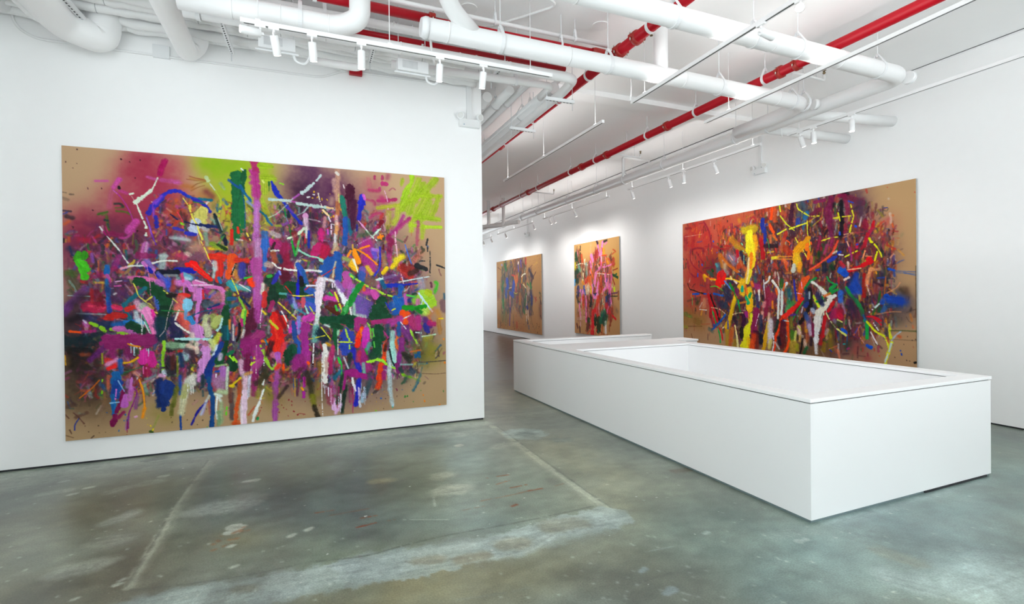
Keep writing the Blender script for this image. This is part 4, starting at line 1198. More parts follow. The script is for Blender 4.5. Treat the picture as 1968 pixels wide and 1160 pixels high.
w 6A1838 170 .8 2562,991 2582,1102
s C02870 111 .9 2520,1003 2457,1094
w B82050 108 .9 2593,1012 2572,1091
s B83028 22.7 .95 2519,1115 2581,1164
k A0D0BC 22.8 1 2283,1043 2395,1107 2498,1127
k A8D4C0 34.1 1 2498,1127 2581,1192 2665,1247
k A8D0C0 18.6 1 2675,1259 2739,1292
w C8B8A0 62.8 .9 2711,964 2699,1055
w C8A080 56.5 .9 2732,1008 2678,1055
s 2A5CA0 114 1 2731,1099 2708,1213
s 2A5CA0 142 1 2634,1169 2580,1282
s 2A5CA0 93.1 1 2740,1246 2738,1394
s 285AA0 72.4 .95 2665,1247 2600,1350
w D0C0A0 26.9 1 2708,1179 2686,1270 2674,1372
k F09828 26.4 1 2849,1108 2905,1015
s F09828 53.4 1 2937,1026 2969,1163
w F0C040 65.8 1 2903,1176 2946,1255
k F0F0E0 15.2 1 2914,1141 2957,1255
s C8A050 20.7 1 2916,957 2916,1003
w A0B068 58.3 .9 2806,1132 2860,1153
k E8E8E0 19.8 1 1964,1213 1993,1208 2032,1245
k EAE8E4 24.9 1 2041,1256 2150,1282 2270,1291
k EAE8E4 24.8 1 2291,1297 2413,1290 2538,1300
w C8B0A0 62.1 .8 1925,1225 1973,1235
w 5A1430 118 .95 2119,1353 2138,1429
s 1A4A28 124 1 2029,1505 2087,1571
s 164A30 176 1 2188,1495 2308,1528
s 143828 124 1 1989,1527 1988,1635
w 204030 114 1 1951,1430 1981,1397
w 16402E 93.1 1 2187,1539 2349,1551
s 3A38A0 41.4 1 2055,1310 2030,1375 1990,1446
k 8890D8 21.6 1 2060,1299 2075,1342
s 20209A 31 1 2280,1286 2274,1429
s 1C20B0 38.4 1 2268,1462 2262,1627
s 3A60B0 54.4 1 2271,1220 2321,1329 2350,1418
w 2A6090 38.2 1 2331,1307 2381,1462
w 3A5AA8 77.1 1 2411,1529 2431,1573
s 3A62A8 93.1 1 2380,1529 2472,1574
s 5060B8 114 1 2388,1684 2439,1730
w 2A62A0 62.8 1 2348,1639 2451,1663
s 181418 52.2 .9 2305,1385 2309,1473
k C82828 12.4 1 2128,1484 2216,1605
k B82828 11.3 1 2349,1529 2495,1395 2708,1247
k E8D860 12.4 1 2067,1571 2186,1594 2328,1606 2535,1574
k 60A8A0 27.9 1 2067,1571 2137,1582
w F0E4EC 95.5 1 2537,1406 2514,1529
s EEE0E8 82.8 1 2514,1529 2502,1686
s F0E4EC 62.8 1 2502,1686 2490,1842
w D8E0DC 63.4 1 2490,1842 2468,1998
w 70A8A0 72.4 1 2468,1998 2445,2154
w E4E4E8 38.6 1 2589,1395 2684,1428 2737,1508
w E8E8EC 51.7 1 2737,1508 2768,1599 2854,1668
s F0F0F4 53.1 1 2768,1576 2810,1690
k E8E4F0 20.7 1 2370,1479 2484,1479
r F0E8F0 11.8 1 2557,1428 2705,1462 108
r F0F0F4 11.2 1 2768,1621 2897,1760 132
w 9A70B8 72.8 .9 2727,1439 2790,1530
s C060A8 109 .95 2836,1348 2845,1462
w B86AB0 97.9 .9 2900,1485 2866,1599
w 9A68B0 134 .9 2931,1600 2962,1784
s C04090 48.3 .95 2576,1642 2703,1632
w D050B0 51.1 .95 2597,1620 2714,1666
w 701A2A 62.1 .8 2649,1711 2724,1712
s C05820 27.3 1 2617,1755 2744,1848
s 5A2818 51.7 1 2596,1744 2733,1837
k E0D840 20.7 1 2693,1564 2735,1678 2777,1804
s 40B040 20.7 1 2630,1564 2661,1598
s 50B850 25.8 1 2702,1734 2718,1791
k B0D040 16.4 1 2766,1815 2809,1804
s 208A38 66 1 2988,1485 2898,1634
s 2A8A40 65.7 1 2898,1634 2809,1804
w 5AB068 43.3 1 2854,1691 2765,1917
s 2A8038 51.7 1 2787,1827 2721,1973
w A0D0B0 53.2 1 2732,1984 2720,2097
s 16603A 52.4 1 2689,2006 2687,2141
s 0E4A30 96.6 1 2552,1911 2700,1915
s 0E4A30 109 1 2765,1906 2928,1910
s 12503A 62.1 1 2861,1977 2894,1990
s 1A4A30 81.7 1 2657,1971 2764,2008
w 60A898 42.1 .95 2921,1531 2897,1714
k E8F0E8 14.5 1 2875,1760 2895,1875
w C8D8D0 27.8 1 2572,1968 2625,1992
w 0E2A38 114 .9 2508,2067 2571,2137
k D8D840 12.4 1 2530,2000 2634,2151
k D8D040 10.3 1 2383,2140 2571,2103
s 3A48A0 157 1 2817,2101 2870,2149
k B8D850 21.4 1 2817,2033 2859,2206
s C8D050 14.5 1 2740,2189 2881,2190
s A03080 62.1 .95 2950,1922 2960,2015
k D8C840 18 1 2046,1680 2144,1779 2244,1881
k C8C040 11.7 1 2264,1892 2427,1963
s D02820 161 1 2015,1853 2043,1962
s C82820 137 1 2084,1898 2023,2048
s D02420 166 1 2042,2093 2012,2146
w 8A1420 32.9 .9 2035,1788 2122,2008
w E04830 24.8 .9 1985,1874 2032,2114
k E8E4E0 15.2 1 2080,1789 2123,1877 2162,1999
s A03068 51.7 .95 1988,1679 1947,1786
k D0C840 27.1 1 1956,1905 2033,1994
w E0D030 24.8 1 1870,1774 1908,1818
k E8E0E0 8.76 1 1871,1742 1850,1892 1849,1977
w E0E0D0 41.4 .9 1883,1462 1872,1570
s C83838 52.3 .95 1901,1570 1890,1720
s D850B0 82.8 1 2345,1883 2407,1874
s D048A8 103 1 2182,2022 2263,1969
w C050A8 68 1 2428,1830 2345,1905
w 8890D0 51.7 1 2274,1870 2272,2058
s A03888 93.1 1 2354,1972 2322,2104
s 2A5090 53.1 .95 2213,1924 2230,2166
w 70B0A8 51.7 .9 2186,1660 2225,1726
w 50A0B0 24.8 .9 2225,1748 2346,1828
s D06070 45.5 .95 2327,1639 2326,1728
k B0D8D0 21.8 1 2347,1728 2377,1817
w 9898D8 43.3 .9 2206,1638 2245,1748
w 3A3080 54 .8 2166,1594 2185,1681
s 40A048 34.7 1 1942,1365 1972,1359
k D0D840 13.2 1 2398,1740 2469,1864
w B03888 148 .9 3064,953 3153,1067
w B03A90 131 .9 3085,1138 3151,1264
w 8A2050 72.4 .8 3383,943 3370,1061
w A83A80 60.3 .9 3370,1085 3391,1226
w B09060 63 .7 3301,1087 3311,1204
s 60281C 25.1 1 3302,946 3296,999
k E8B8C8 16.9 1 3459,870 3475,1059 3486,1142
k E8C0D0 16.9 1 3502,1213 3530,1343 3553,1450
w A09098 52.3 .7 3222,948 3255,1088
s 3A40B0 25.5 1 3256,982 3248,1228 3184,1346
w 7060C0 64.9 1 3165,1020 3198,1112
s A878C8 48.3 1 3165,1008 3221,1018
k F09020 22.3 1 2975,1019 3085,1086 3219,1205
s F09020 24.1 1 3008,1001 3120,963
s F09820 60.3 1 2931,1037 2984,1174
w F0C030 65.8 .95 2885,1222 2961,1267
k F4F0E0 15 1 2930,1141 2972,1301
w E0C840 57.1 .9 3095,1242 3150,1323
s E0C020 57.1 1 3333,1250 3298,1310
w E0C828 60.3 1 3521,1105 3403,1238
w D8C838 84.5 .9 3450,1142 3545,1093
b D87060 84.5 .6 3773,1040 3699,1138
s 4A78D0 13.1 1 3582,937 3617,1056 3674,1222
w C03828 121 .8 3531,1260 3637,1342
w 8A2A24 121 .8 3567,1236 3686,1270
s 24262C 60.3 .9 3735,1209 3856,1256
w 3A2A28 72.4 .8 3638,1319 3734,1282
s 2A2E34 20.1 1 4005,1199 4123,1241
s 2A2E34 16.9 1 3884,964 3883,1013
k 2A2E34 16.6 1 3914,1012 3918,1158 3910,1341
s 2A3038 14.5 1 3772,1149 3845,1147
w A8A0B0 109 .8 3781,1402 3792,1486
k D0E0E0 14.5 1 3494,1433 3685,1396 3916,1353
k D0E8E4 33.8 1 3206,1404 3309,1380 3448,1344
w 6A3A78 109 .8 3344,1368 3471,1379
s 2438A8 60.3 1 3308,1480 3541,1474
k 2430A8 19.3 1 3541,1468 3744,1450
s 2A60A8 72.4 1 3517,1498 3504,1605
w 206888 54.6 .95 3274,1427 3308,1497
w D070B0 51.7 .9 3217,1439 3228,1486
s 7A5AA8 82.8 .9 3028,1277 3027,1370
w 3A60A0 96.6 .9 3027,1324 3026,1404
w 50C070 41.4 .8 2884,1336 2927,1382
k B0D848 26.9 1 2862,1336 2927,1382 3004,1428
k B0D848 29 1 3037,1462 3193,1532 3284,1580
k B0D848 19.3 1 3307,1591 3468,1640 3562,1665
w 8A6A5A 114 .8 3115,1416 3183,1451
w C84AA0 82.8 .9 3058,1555 3193,1579
s D060B0 68.3 1 3159,1555 3203,1626
s D07038 41.4 .9 3048,1485 3047,1532
k E8D840 11.5 1 2969,1583 3124,1671
s 40B040 13.2 1 3068,1624 2967,1796
w 7A60A8 155 .95 3001,1670 3022,1809
w 7058A0 116 .9 3101,1729 3111,1834
s 20883A 65.8 1 3026,1451 2925,1600 2880,1714
w A0C8B0 41.4 .9 2923,1715 2922,1830
w C8D8D0 48.3 .8 2922,1853 3054,1879
k F0F0F0 12.4 1 2868,1771 2889,1875
s 18482E 129 1 3271,1685 3236,1790
s 184A30 193 1 3224,1813 3269,1861
s 164A30 109 1 3167,1870 3349,1886
w 2A60A8 128 .95 3421,1746 3443,1818
s 2A60A8 97.3 1 3527,1676 3478,1806
s 2A6AB0 80.1 .95 3445,1640 3491,1724
k 3040B0 15.9 1 3317,1697 3385,1805
s D8D840 13.9 1 3397,1805 3444,1782
w C870B8 48.3 .9 3575,1605 3585,1725
w 283A80 60.3 .9 3634,1678 3682,1654
w 90C048 121 .95 3706,1679 3803,1632
s A8CC50 157 1 3815,1607 3901,1633
s A4C840 145 1 3875,1729 3925,1706
w B8D868 121 1 3777,1776 3850,1826
s B0C030 75.9 .95 3877,1572 3901,1584
w 50B838 48.3 .9 3990,1438 4014,1462 3976,1572
w D080B0 61 .9 3742,1679 3741,1751
k C8E0F0 24.1 1 3755,1583 3851,1717 3936,1828
w C8E0D8 14.5 1 3815,1656 3790,1728
s 1E8A28 72.4 1 3561,1772 3704,1781
s 1E8A28 53.1 1 3692,1775 3838,1759
w 1A7A28 60.3 .95 3728,1799 3776,1837
k 60C058 24.1 1 3599,1606 3706,1631
s E85A1C 84.5 1 3537,1843 3559,1939
s E05A20 72.4 1 3608,1857 3583,1964
w 9A2030 72.4 .9 3655,1906 3678,2015
k D8E8E8 16.9 1 3536,1921 3643,1876
s B03A80 84.5 .9 3739,1920 3750,2041
w B0407A 109 .9 3655,1918 3678,2039
w 5A2878 84.5 .9 3836,1935 3897,2022
s 3A3888 72.4 1 3848,2020 3871,2094
w B02870 72.4 .9 3897,1985 3959,1999
b D0703A 72.4 .6 3936,1816 3898,1888
w A8783A 60.4 .7 4021,1952 4045,2125
k E8D820 16.9 1 4034,1928 4084,1929
b C8882A 77.4 .6 4010,1829 4034,1904
w 3A6078 35.5 .8 4107,1598 4112,1659
w 6A4A60 81.6 .6 4087,1708 4098,1807
s 104830 107 1 2921,1921 2877,1909
s A83A80 84.5 1 2976,1923 3031,1936
s A83A80 53 1 2954,1968 2964,2038
s A83A78 62.9 1 3166,1952 3360,1940
k A83A80 22.6 1 3200,1976 3301,2097 3358,2181
w B04898 105 .95 3383,1970 3501,1926
s 164A30 165 1 3221,2059 3243,2165
w 204A58 62.2 .8 3348,2004 3359,2111
s E85020 72.9 1 3019,2040 2962,2164
s F08020 29 1 3008,2039 3018,2109
s C048B0 97.4 1 3075,2065 3062,2180
k 80C048 19.4 1 3087,1961 3120,2043 3130,2160
k 60B850 24.1 1 3154,2044 3174,2220
k A8D868 14.5 1 3098,1973 3115,1997
w 4050A0 62.1 .9 2887,2081 2908,2151
w B0D8D0 72.4 .9 3405,2101 3404,2231
s D87030 36.5 1 3463,2150 3468,2233
w 2A60A0 52.4 .9 3488,1973 3487,2127
w 7A3A88 133 .8 3582,2071 3628,2157
k E0D8E8 13.3 1 3512,1962 3594,2072
k A8D850 29 1 3641,2073 3676,2147 3724,2245
w 2A1A20 60.8 .7 3701,2112 3712,2160
k D0E8E0 14.5 1 3713,2106 3810,2122
k C8E0C8 16.3 1 3797,2164 3895,2155 3982,2141
w 9A9838 72.4 .7 3833,2202 3920,2181
w 0E2A30 153 .8 39,2080 190,2096
w 1A1C20 145 .8 90,2187 189,2221
b 2A241C 142 .8 59,2280 164,2344
b 302820 94.4 .7 280,2284 294,2449
w 26201A 51.7 .7 38,2127 51,2318
w B86038 41.4 .5 151,2209 204,2212
b 7A5A30 56.7 .5 15,2240 21,2297
k E0B040 10.3 .9 4,2211 10,2315
b 6A3040 85 .5 163,2478 208,2520
w 5A2A20 73.4 .6 269,2583 253,2639
s C87020 12.5 .95 294,2493 223,2579 123,2671
w 6A2A70 60.3 .9 352,2123 281,2207 219,2271
s 8A2A68 112 1 400,2106 559,2094 722,2101
w 8A2A68 64 1 415,2165 414,2272
w 7A2460 73.3 .9 542,2172 558,2232
s D040A0 96.7 1 688,2219 687,2298
s C83090 80.2 .95 754,2242 769,2343
w 9A1A50 69 .9 719,2390 718,2460
k D0E0E8 11.3 1 575,2114 632,2156 664,2168
r C8DCE8 9.12 1 575,2144 746,2182 93
r E080B8 8.92 1 678,2367 752,2402 82
s E0B020 20.7 1 477,2320 565,2316 638,2271
s E09820 15.5 1 551,2113 591,2135 656,2148
w D03A38 70.2 .95 366,2289 429,2312
s D83030 49.8 1 381,2368 428,2351
w D898C0 48.9 .95 366,2328 445,2284
w 2058A0 51.7 .9 477,2296 483,2414
s 2068A0 89.8 1 435,2440 450,2597
s 1E4A90 86.1 1 458,2539 425,2673
s 1E68A0 44.4 1 409,2672 423,2868
w C87050 27.8 .8 372,2455 367,2591
b 8A6A4A 51.7 .6 347,2628 338,2743
w A080B0 35.4 .8 547,2507 538,2585
w 1E5A9A 54.1 .9 489,2659 471,2775
s 7A1450 36.6 1 505,2621 472,2756 439,2851
s 7A1450 58.4 1 430,2889 406,2984
w 8A2058 34.5 .9 503,2857 454,2911
s C070C0 62.5 1 521,2682 511,2779
w C878C0 54.1 .95 578,2608 560,2724
k C880C8 21.5 1 579,2489 570,2607
k D080C8 12.3 1 442,2606 432,2713
k A0D0F0 12.1 1 385,2748 464,2745
k 90B8E0 11.1 1 458,2510 513,2632
s 8A2A80 12.4 1 602,2610 626,2651 592,2767 550,2881 541,3038
w 7A3A88 35.8 .7 634,2672 608,2828
w 8A50A0 26.6 .8 542,2920 524,3046
k 8A1A40 6.9 1 538,2939 530,3106
s E09820 17.8 1 648,2514 683,2656 694,2836
w E09018 32.8 .9 694,2836 672,2933
w E0A8A8 58.6 .7 620,2443 636,2454
k 2A6A48 8.62 1 507,2430 637,2385 686,2368
s A8B028 13.9 .8 320,2209 323,2316
k 90C830 12.1 1 321,2490 317,2509
k 80B828 15.5 1 316,2611 315,2635
s 203890 10.3 1 116,2885 82,2949 77,3005
w 4A3030 49.1 .5 24,2752 69,2738
w 50302C 32.5 .6 90,2873 182,2835
s 5A3430 11.5 .7 68,2823 105,2865 158,2947
s 5A3430 10.5 .7 1,2836 30,2876
s 4A2A24 11.5 .7 36,3001 51,3040
s 3A2A20 9.64 .8 217,3108 240,3086
w 5A3A2A 6.9 .8 -2,3053 65,3085
w 8A9848 25.9 .6 821,2929 761,3083
p E0C820 9.99 1 709,2947 720,3018 770,3073 745,3031
p 2060A0 9.23 1 460,3049 518,2883 506,2948 534,2944 352,2847
s D8A8C8 23.8 1 607,2922 619,2918
s 3A5A28 23.6 .9 744,3096 761,3107
p 3A2A20 7.79 .9 280,2980 165,2972 354,2677 287,3058 342,3059 195,3038
w 0E2A60 78.2 1 834,2548 839,2810
w 0C1418 103 .9 1027,2135 941,2172
s 12261E 62.1 .9 1010,2104 1088,2107
w 90B090 81.9 .9 907,2140 1027,2155
w A8C8B0 70 .95 1061,2157 1131,2181
k 98C840 29.3 1 882,2108 881,2199
k 90C038 26.1 1 873,2219 867,2329 878,2471
s C0D0D8 45.9 1 879,2441 887,2471
w E0A8D0 40 .9 845,2478 878,2491
s 1C3A78 143 1 894,2593 910,2675
s 1A3A7A 155 1 910,2635 901,2715
s 183670 101 1 876,2732 892,2794
s 183670 43.9 1 866,2812 870,2863
w 24202E 105 .8 939,2323 947,2435
w 5A2A20 44.1 .8 966,2274 956,2405
w 7A8A28 20.7 .9 1008,2276 1006,2500
w 1A3A60 53.2 .95 1034,2258 1050,2381
w 1E50A0 35.2 .95 1032,2502 1029,2705
w 6A7028 53.6 .85 996,2641 959,2821
w 5A6020 35.1 .8 951,2820 941,2931
s 1E4A90 19.5 1 1027,2939 1032,3113
w D8D8C8 85.3 .95 1162,2511 1109,2569
w C8CCC0 72 .95 1109,2569 1063,2749
w D0D0B0 62.2 .95 1063,2749 1036,2920
w E8E4DC 55.1 .9 1144,2530 1161,2593
w B0B070 72.1 .8 1082,2628 1055,2728
r E8E8E0 9.89 1 1083,2587 1178,2636 124
k B8E0E0 26.8 1 993,2078 1326,2102
k B0DCE0 33.7 1 1129,2283 1182,2307 1235,2248
k B8E4E4 24.3 1 1235,2238 1290,2158
w B8D8E0 61.9 .8 1087,2230 1094,2302
w 3A2030 89.2 .7 1104,2210 1209,2257
w E0C0B0 49.4 .9 1113,2160 1183,2194
w E8D8C8 43.9 .95 1192,2143 1200,2246
s D098D0 94.8 1 1289,2199 1288,2313
s D098D0 79.1 1 1252,2352 1251,2455
w D098CC 52.7 1 1224,2454 1214,2556
s B87A90 58.2 .9 1237,2114 1281,2147
w D0D890 64.3 .9 1344,2119 1370,2213
w C8D8E8 64.7 .95 1415,2184 1369,2276
s 1C4088 51.7 1 1443,2154 1405,2257 1359,2338
s 143A80 72.4 1 1359,2348 1313,2439 1304,2521
s 145080 44.7 1 1308,2542 1320,2668 1346,2753
s 1A5088 44.2 1 1346,2753 1344,2919 1333,3106
w 20404A 35.2 .9 1250,2517 1249,2641
w 305058 21 .9 1248,2683 1252,2745
s 0E4028 54.6 1 1498,2136 1469,2260
s 0E4A2A 82.8 1 1451,2280 1413,2362
s 0E4028 114 1 1541,2369 1559,2434
s 107850 38.8 .9 1506,2283 1552,2254
k A8E040 22.8 1 1524,2305 1560,2350
k A0D838 22.5 1 1560,2318 1597,2373
w C8B8D0 44.5 .95 1432,2279 1423,2331
w B0C890 24.2 .95 1377,2412 1486,2398
s B078B8 94.8 1 1458,2459 1457,2543
w A86A98 81.1 .95 1375,2526 1384,2589
w B088A8 114 .9 1411,2591 1428,2656
w D0DCC8 29.5 1 1504,2430 1493,2598 1492,2703
w B8C8A0 62.1 .95 1410,2706 1482,2723
w D8E4D8 39.8 1 1373,2735 1427,2760
s E8ECE8 21.3 1 1391,2767 1380,2912 1392,3029
w E0E8E0 31 1 1409,2779 1426,2823
w A0B890 52.2 .8 1435,2845 1424,3074
w 80A078 41.4 .8 1407,2946 1405,3093
k 70D030 14.7 1 1490,2892 1479,2985
s 2050A0 24.4 1 1376,2474 1412,2471
k E8E8F0 14.7 1 1385,2506 1382,2537
w B098C0 27.4 .9 1283,2799 1245,2951
s 2C2890 22.8 1 1291,2811 1201,2916 1134,3063
w C0C8E0 24.8 .95 1282,2810 1227,2960
w D0D8D0 24.8 .9 1310,2750 1282,2810
w A04A50 26.7 .6 1317,2958 1309,2812
w 4A4048 52.4 .8 1537,2749 1543,3044
w 6A3A30 43.1 .8 1529,2621 1527,2832
w B05A30 43.4 .95 1618,2586 1621,2756
s C86030 39.6 1 1620,2777 1591,2901 1570,3111
w B85A38 22.5 .9 1779,2919 1712,3009
w C85A28 72.4 .8 1570,3089 1626,3095
s D0B828 22.9 1 1529,2658 1632,2566
s D8C028 48.3 1 1529,2653 1547,2654
w D8B0C8 63.7 .95 1644,2376 1651,2503
w E0C0D0 53.3 1 1688,2559 1677,2739
s E8D0E0 61.9 1 1677,2739 1666,2908 1664,3099
w F0E0E8 31 1 1638,2906 1640,3108
w D8D8E8 35.6 1 1756,2425 1726,2594
w D0D0E0 31 .95 1725,2615 1714,2785
s 902A70 176 1 1711,2188 1787,2170
s 902A70 136 1 1711,2241 1710,2294
w 701848 81.2 1 1710,2316 1699,2453
r 701848 12.4 1 1681,2378 1746,2457 134
w 9A2A78 82.8 .95 1805,2300 1783,2534
w 8A3060 63.4 .8 1783,2555 1771,2768
k D0D840 22.2 1 1805,2300 1747,2414
k B8D840 20.7 1 1833,2366 1756,2404
k E8E8E0 8.82 1 1806,2192 1791,2727
s E8ECE8 31 1 1827,2881 1788,2963 1758,3088
w 8A8A38 52.4 .7 1820,2644 1809,2793
w E0A860 39.7 .8 1689,2527 1746,2510
p 3A2A20 8.02 .9 1282,2893 1095,3003 1168,2789 1245,3023 949,3012 1191,3069 1070,2923 941,2961
p 20A050 14.1 1 1809,3056 1288,3106
w A84090 112 .9 1827,2247 1845,2355
s B05090 82.8 .9 1805,2428 1844,2388
w 9A3070 62.9 .8 1785,2555 1783,2705
s D83020 124 1 2061,2161 2050,2248
s E03820 62.1 .95 2030,2247 2039,2334
w D04858 65.4 .9 2110,2185 2059,2335
w D84A38 37 .9 1914,2219 1923,2284
k A8C850 28.6 1 1846,2194 1893,2304 1940,2437
k A0C848 31 1 1893,2347 1969,2482 2029,2399
w E08020 31 1 1866,2142 1924,2155
s 2080A0 19.8 1 1895,2121 1924,2187
w 3A1A20 62.1 .9 1963,2167 1922,2306
w D07898 64.5 .9 1981,2309 2010,2332
s B068B8 62.1 1 2030,2312 2048,2422
w C070A0 55.9 .95 2049,2389 2028,2507
w B060A8 53.3 .95 2027,2529 2011,2658
w A050A0 63 .95 2006,2658 1996,3113
w E04830 52.1 .9 2048,2443 2018,2474
s F06020 25.4 1 2097,2436 2091,2544
b 4A2A28 56.7 .7 2096,2578 2077,2533
s 165038 114 1 2199,2255 2219,2300
s 0E4028 106 1 2149,2296 2157,2406
s 2A58A0 41.4 1 2251,2147 2270,2215 2269,2325
s A03890 94.8 1 2342,2174 2341,2307
w 9A3080 141 .95 2279,2381 2298,2459
w 9A3080 93.1 .9 2218,2410 2217,2476
w A83A90 62.1 .9 2381,2320 2360,2419
w 8A2A70 45.5 .95 2318,2460 2256,2589
s B030A0 35.2 1 2327,2616 2326,2716
s A83098 35.7 1 2320,2793 2319,2848
k E8A020 20.7 1 2295,2736 2315,2765
s F06020 33.1 1 2370,2425 2380,2442
w 4A2A28 51.7 .7 2287,2503 2175,2649
w 3A2A2A 40.9 .8 2134,2701 2034,2834
w 3A3026 68.6 .85 1803,2642 1890,2584
w 50482A 65.3 .75 1901,2499 1841,2688
b 303020 62.1 .7 1882,2465 1890,2563
b 8A8038 101 .6 1927,2738 1955,2827
k E8ECE8 22.8 1 1879,2724 1839,2839 1790,3006
k D8DCD8 19.5 1 1885,2606 1870,2658
k E0E8E8 10.3 1 1883,2368 1882,2433
b 2A281C 78.2 .85 2369,2553 2388,2665
w 34321C 72.4 .85 2388,2665 2417,2846
w 7A7A20 64.5 .9 2417,2846 2436,2959
w 2A2418 54.5 .9 2436,2981 2476,3108
b 9A9038 62.1 .6 2513,2630 2479,2829
b A87A30 55.9 .5 2535,2474 2566,2510
s 281418 25.3 .9 2422,2355 2426,2478
k E8E8E8 14.8 1 2439,2200 2426,2467
w D0A028 41.4 .9 2591,2207 2633,2232
w A08030 64.5 .7 2504,2450 2524,2563
s ECE8E4 53.6 1 2564,2229 2574,2296
w F0ECE8 73.5 1 2579,2319 2567,2431
s ECE8E0 74.3 1 2578,2454 2566,2588
s F0ECE8 62.1 1 2566,2588 2570,2679
w 9A5A4A 52.4 .4 2589,2399 2587,2567
k F0F0F0 8.28 1 2537,2317 2527,2743 2534,3103
w C03878 64.6 .95 2665,2256 2631,2412
w B02868 53 .9 2641,2436 2629,2570
s 3A50A8 157 1 2815,2218 2814,2309
k B8D840 20.8 1 2860,2151 2864,2277
k C8D840 16.9 1 2740,2191 2892,2200
s E02820 60.3 1 2969,2190 2957,2247
s 18603A 31 1 2687,2166 2707,2281
k E8F0E8 10.3 1 2724,2157 2722,2361
s 38C050 37.1 1 2727,2390 2748,2453
k 30B048 18.6 1 2764,2477 2762,2625
w 2A6090 41.4 1 2747,2556 2682,2642
w 203A3A 63.9 .9 2868,2358 2844,2562
w D8D8E0 20.8 .9 2792,2388 2845,2528
s 3438B0 47.3 1 2913,2291 2965,2570
w 1A3A28 47.3 .95 2768,2625 2722,2872 2699,2961
w 183024 47.4 .95 2809,2765 2774,2991 2763,3081
w B06AA8 64.5 .7 2649,2707 2669,2822
s E0B8E0 71.1 .95 2657,2923 2677,3027
w E0B8E0 50.4 .95 2742,2988 2687,3085
w 8A3050 93.1 .6 2616,2773 2625,2932
w 2A7080 51.7 .8 2682,2642 2736,2578
s A02A80 72.2 1 2833,2584 2943,2580
s A02A80 29.2 1 2811,2606 2787,2786
k F0F0E8 19.4 1 2898,2658 2908,2727 2934,2821
w 2A30A8 53 1 2963,2697 2938,3006
r 902060 8.28 1 2156,2538 2337,2595 248
r 3A60A0 8.28 1 2195,2607 2276,2624 248
r C8A030 8.28 1 2215,2608 2235,2621 331
r E8E0F0 7.66 1 2522,2698 2797,2879 237
r B03070 9.67 1 2606,2727 2907,2796 313
r 601840 8.16 1 1785,2513 1814,2557 241
p 8A2030 10.4 .9 1848,2936 2092,2960 2182,2935 2072,2925 2140,3063 2251,3063 2312,3069 2480,2762 2201,3014 2121,2984 2182,2891 1839,2849 2499,2965 2334,2905 2042,3009 2152,2867
p 20A060 18.7 1 1808,3056 2679,2868
s 8A2030 8.28 .9 2241,3062 2271,3049 2332,3066
s 101820 14.5 .9 1928,2641 1948,2643
b 8A6A58 62.1 .4 2105,2622 2195,2640
w A8302A 11 .7 1789,3070 1838,2968
w B0408A 73.1 .9 3028,2227 3014,2504
s D03AB0 84.5 1 3062,2206 3061,2252
s E83820 63.8 1 2973,2179 2962,2236
s 10502E 133 1 3197,2212 3207,2306
w 144A30 123 .95 3218,2330 3138,2396
k 68C058 16.9 1 3163,2187 3174,2281
s 28A030 24.3 1 3061,2298 3077,2357
w 60A898 58.2 .9 3106,2231 3083,2300
s 3434A8 53.1 1 2906,2302 2948,2454 2991,2572
w 9A2A78 93.1 .95 3016,2366 3070,2508
w A83A80 96.4 .9 3070,2508 3081,2555
w D04858 62.2 .7 2972,2340 2960,2432
w 80B8A8 41.4 .9 3031,2482 3041,2622
s D04A20 52.4 .95 3299,2263 3298,2404
w 2A1A18 43 .8 3311,2264 3299,2322
s F05A20 53.1 1 3286,2427 3297,2475
s D84A1C 73.1 1 3251,2519 3226,2681
w D04A20 69.7 1 3272,2638 3213,2798
w 9A2A80 70.9 .9 3295,2616 3283,2686
s 902A80 58.8 .9 3296,2545 3331,2559
k A8E048 36.3 1 3087,2462 3194,2445 3240,2448
k A8E048 33.8 1 3263,2449 3320,2506
k A0D840 21.8 1 3342,2525 3435,2572
k 98D030 31.4 1 3528,2650 3575,2683 3634,2699
w 80B038 12.1 1 3634,2699 3766,2763
w B0C8C8 53.2 .95 3344,2360 3355,2478
w C8D8D8 53 .95 3366,2503 3353,2643
w B8C8CC 61 .95 3364,2644 3362,2833
w B8C8CC 51.7 .9 3362,2833 3395,3049
s B0D8D0 72.4 1 3404,2245 3402,2363
s A8D8D0 60.9 1 3414,2364 3424,2518
k C0D8D4 25.2 1 3449,2389 3436,2507
s 16302E 21.5 .95 3362,2314 3390,2457 3424,2530
s D87838 60.9 1 3462,2200 3467,2295
w C06040 48.7 .9 3474,2224 3484,2355
w 2A70A8 48.7 .9 3486,2201 3508,2297
s 8A3A80 73.1 1 3521,2203 3520,2333
s 8A3A88 60.9 1 3496,2368 3476,2533
s 7A2A68 52.8 1 3459,2520 3470,2616
r 7A2A60 11.9 1 3446,2626 3505,2642 182
w 2A3028 72.4 .8 3554,2395 3625,2495
w 30302A 48.3 .8 3531,2370 3649,2436
w 2A4A48 48.3 .8 3494,2570 3528,2620
w 90B8B0 24.1 .9 3506,2523 3660,2533
b 6A6A28 145 .6 3723,2332 3770,2407
b 8A8A2A 109 .7 3869,2266 3943,2343
b 8A8030 103 .6 3892,2413 3941,2453
s 2A6088 36.3 .9 3698,2403 3758,2430
s 286088 53.4 1 3709,2427 3746,2381
w D07030 24.2 .8 3638,2363 3771,2346
s 3A6A88 17.1 .9 3854,2527 3867,2533
s 3A3A40 9.66 .8 3745,2508 3891,2511 4116,2506
s 5A4038 8.45 .6 3719,2651 3964,2680 4114,2678
w 5A4A3A 15.8 .5 3991,2455 4067,2337
s 4A3A50 14.6 .8 3978,2467 4016,2432
b 485848 84.5 .6 3599,2637 3587,2708
w 2A4458 72.4 .8 3647,2604 3671,2642
w 406050 36.2 .8 3575,2707 3550,2765
w 50787A 36.5 .85 3767,2672 3730,2766 3668,2882
k 3A6880 12.1 1 3742,2779 3668,2882
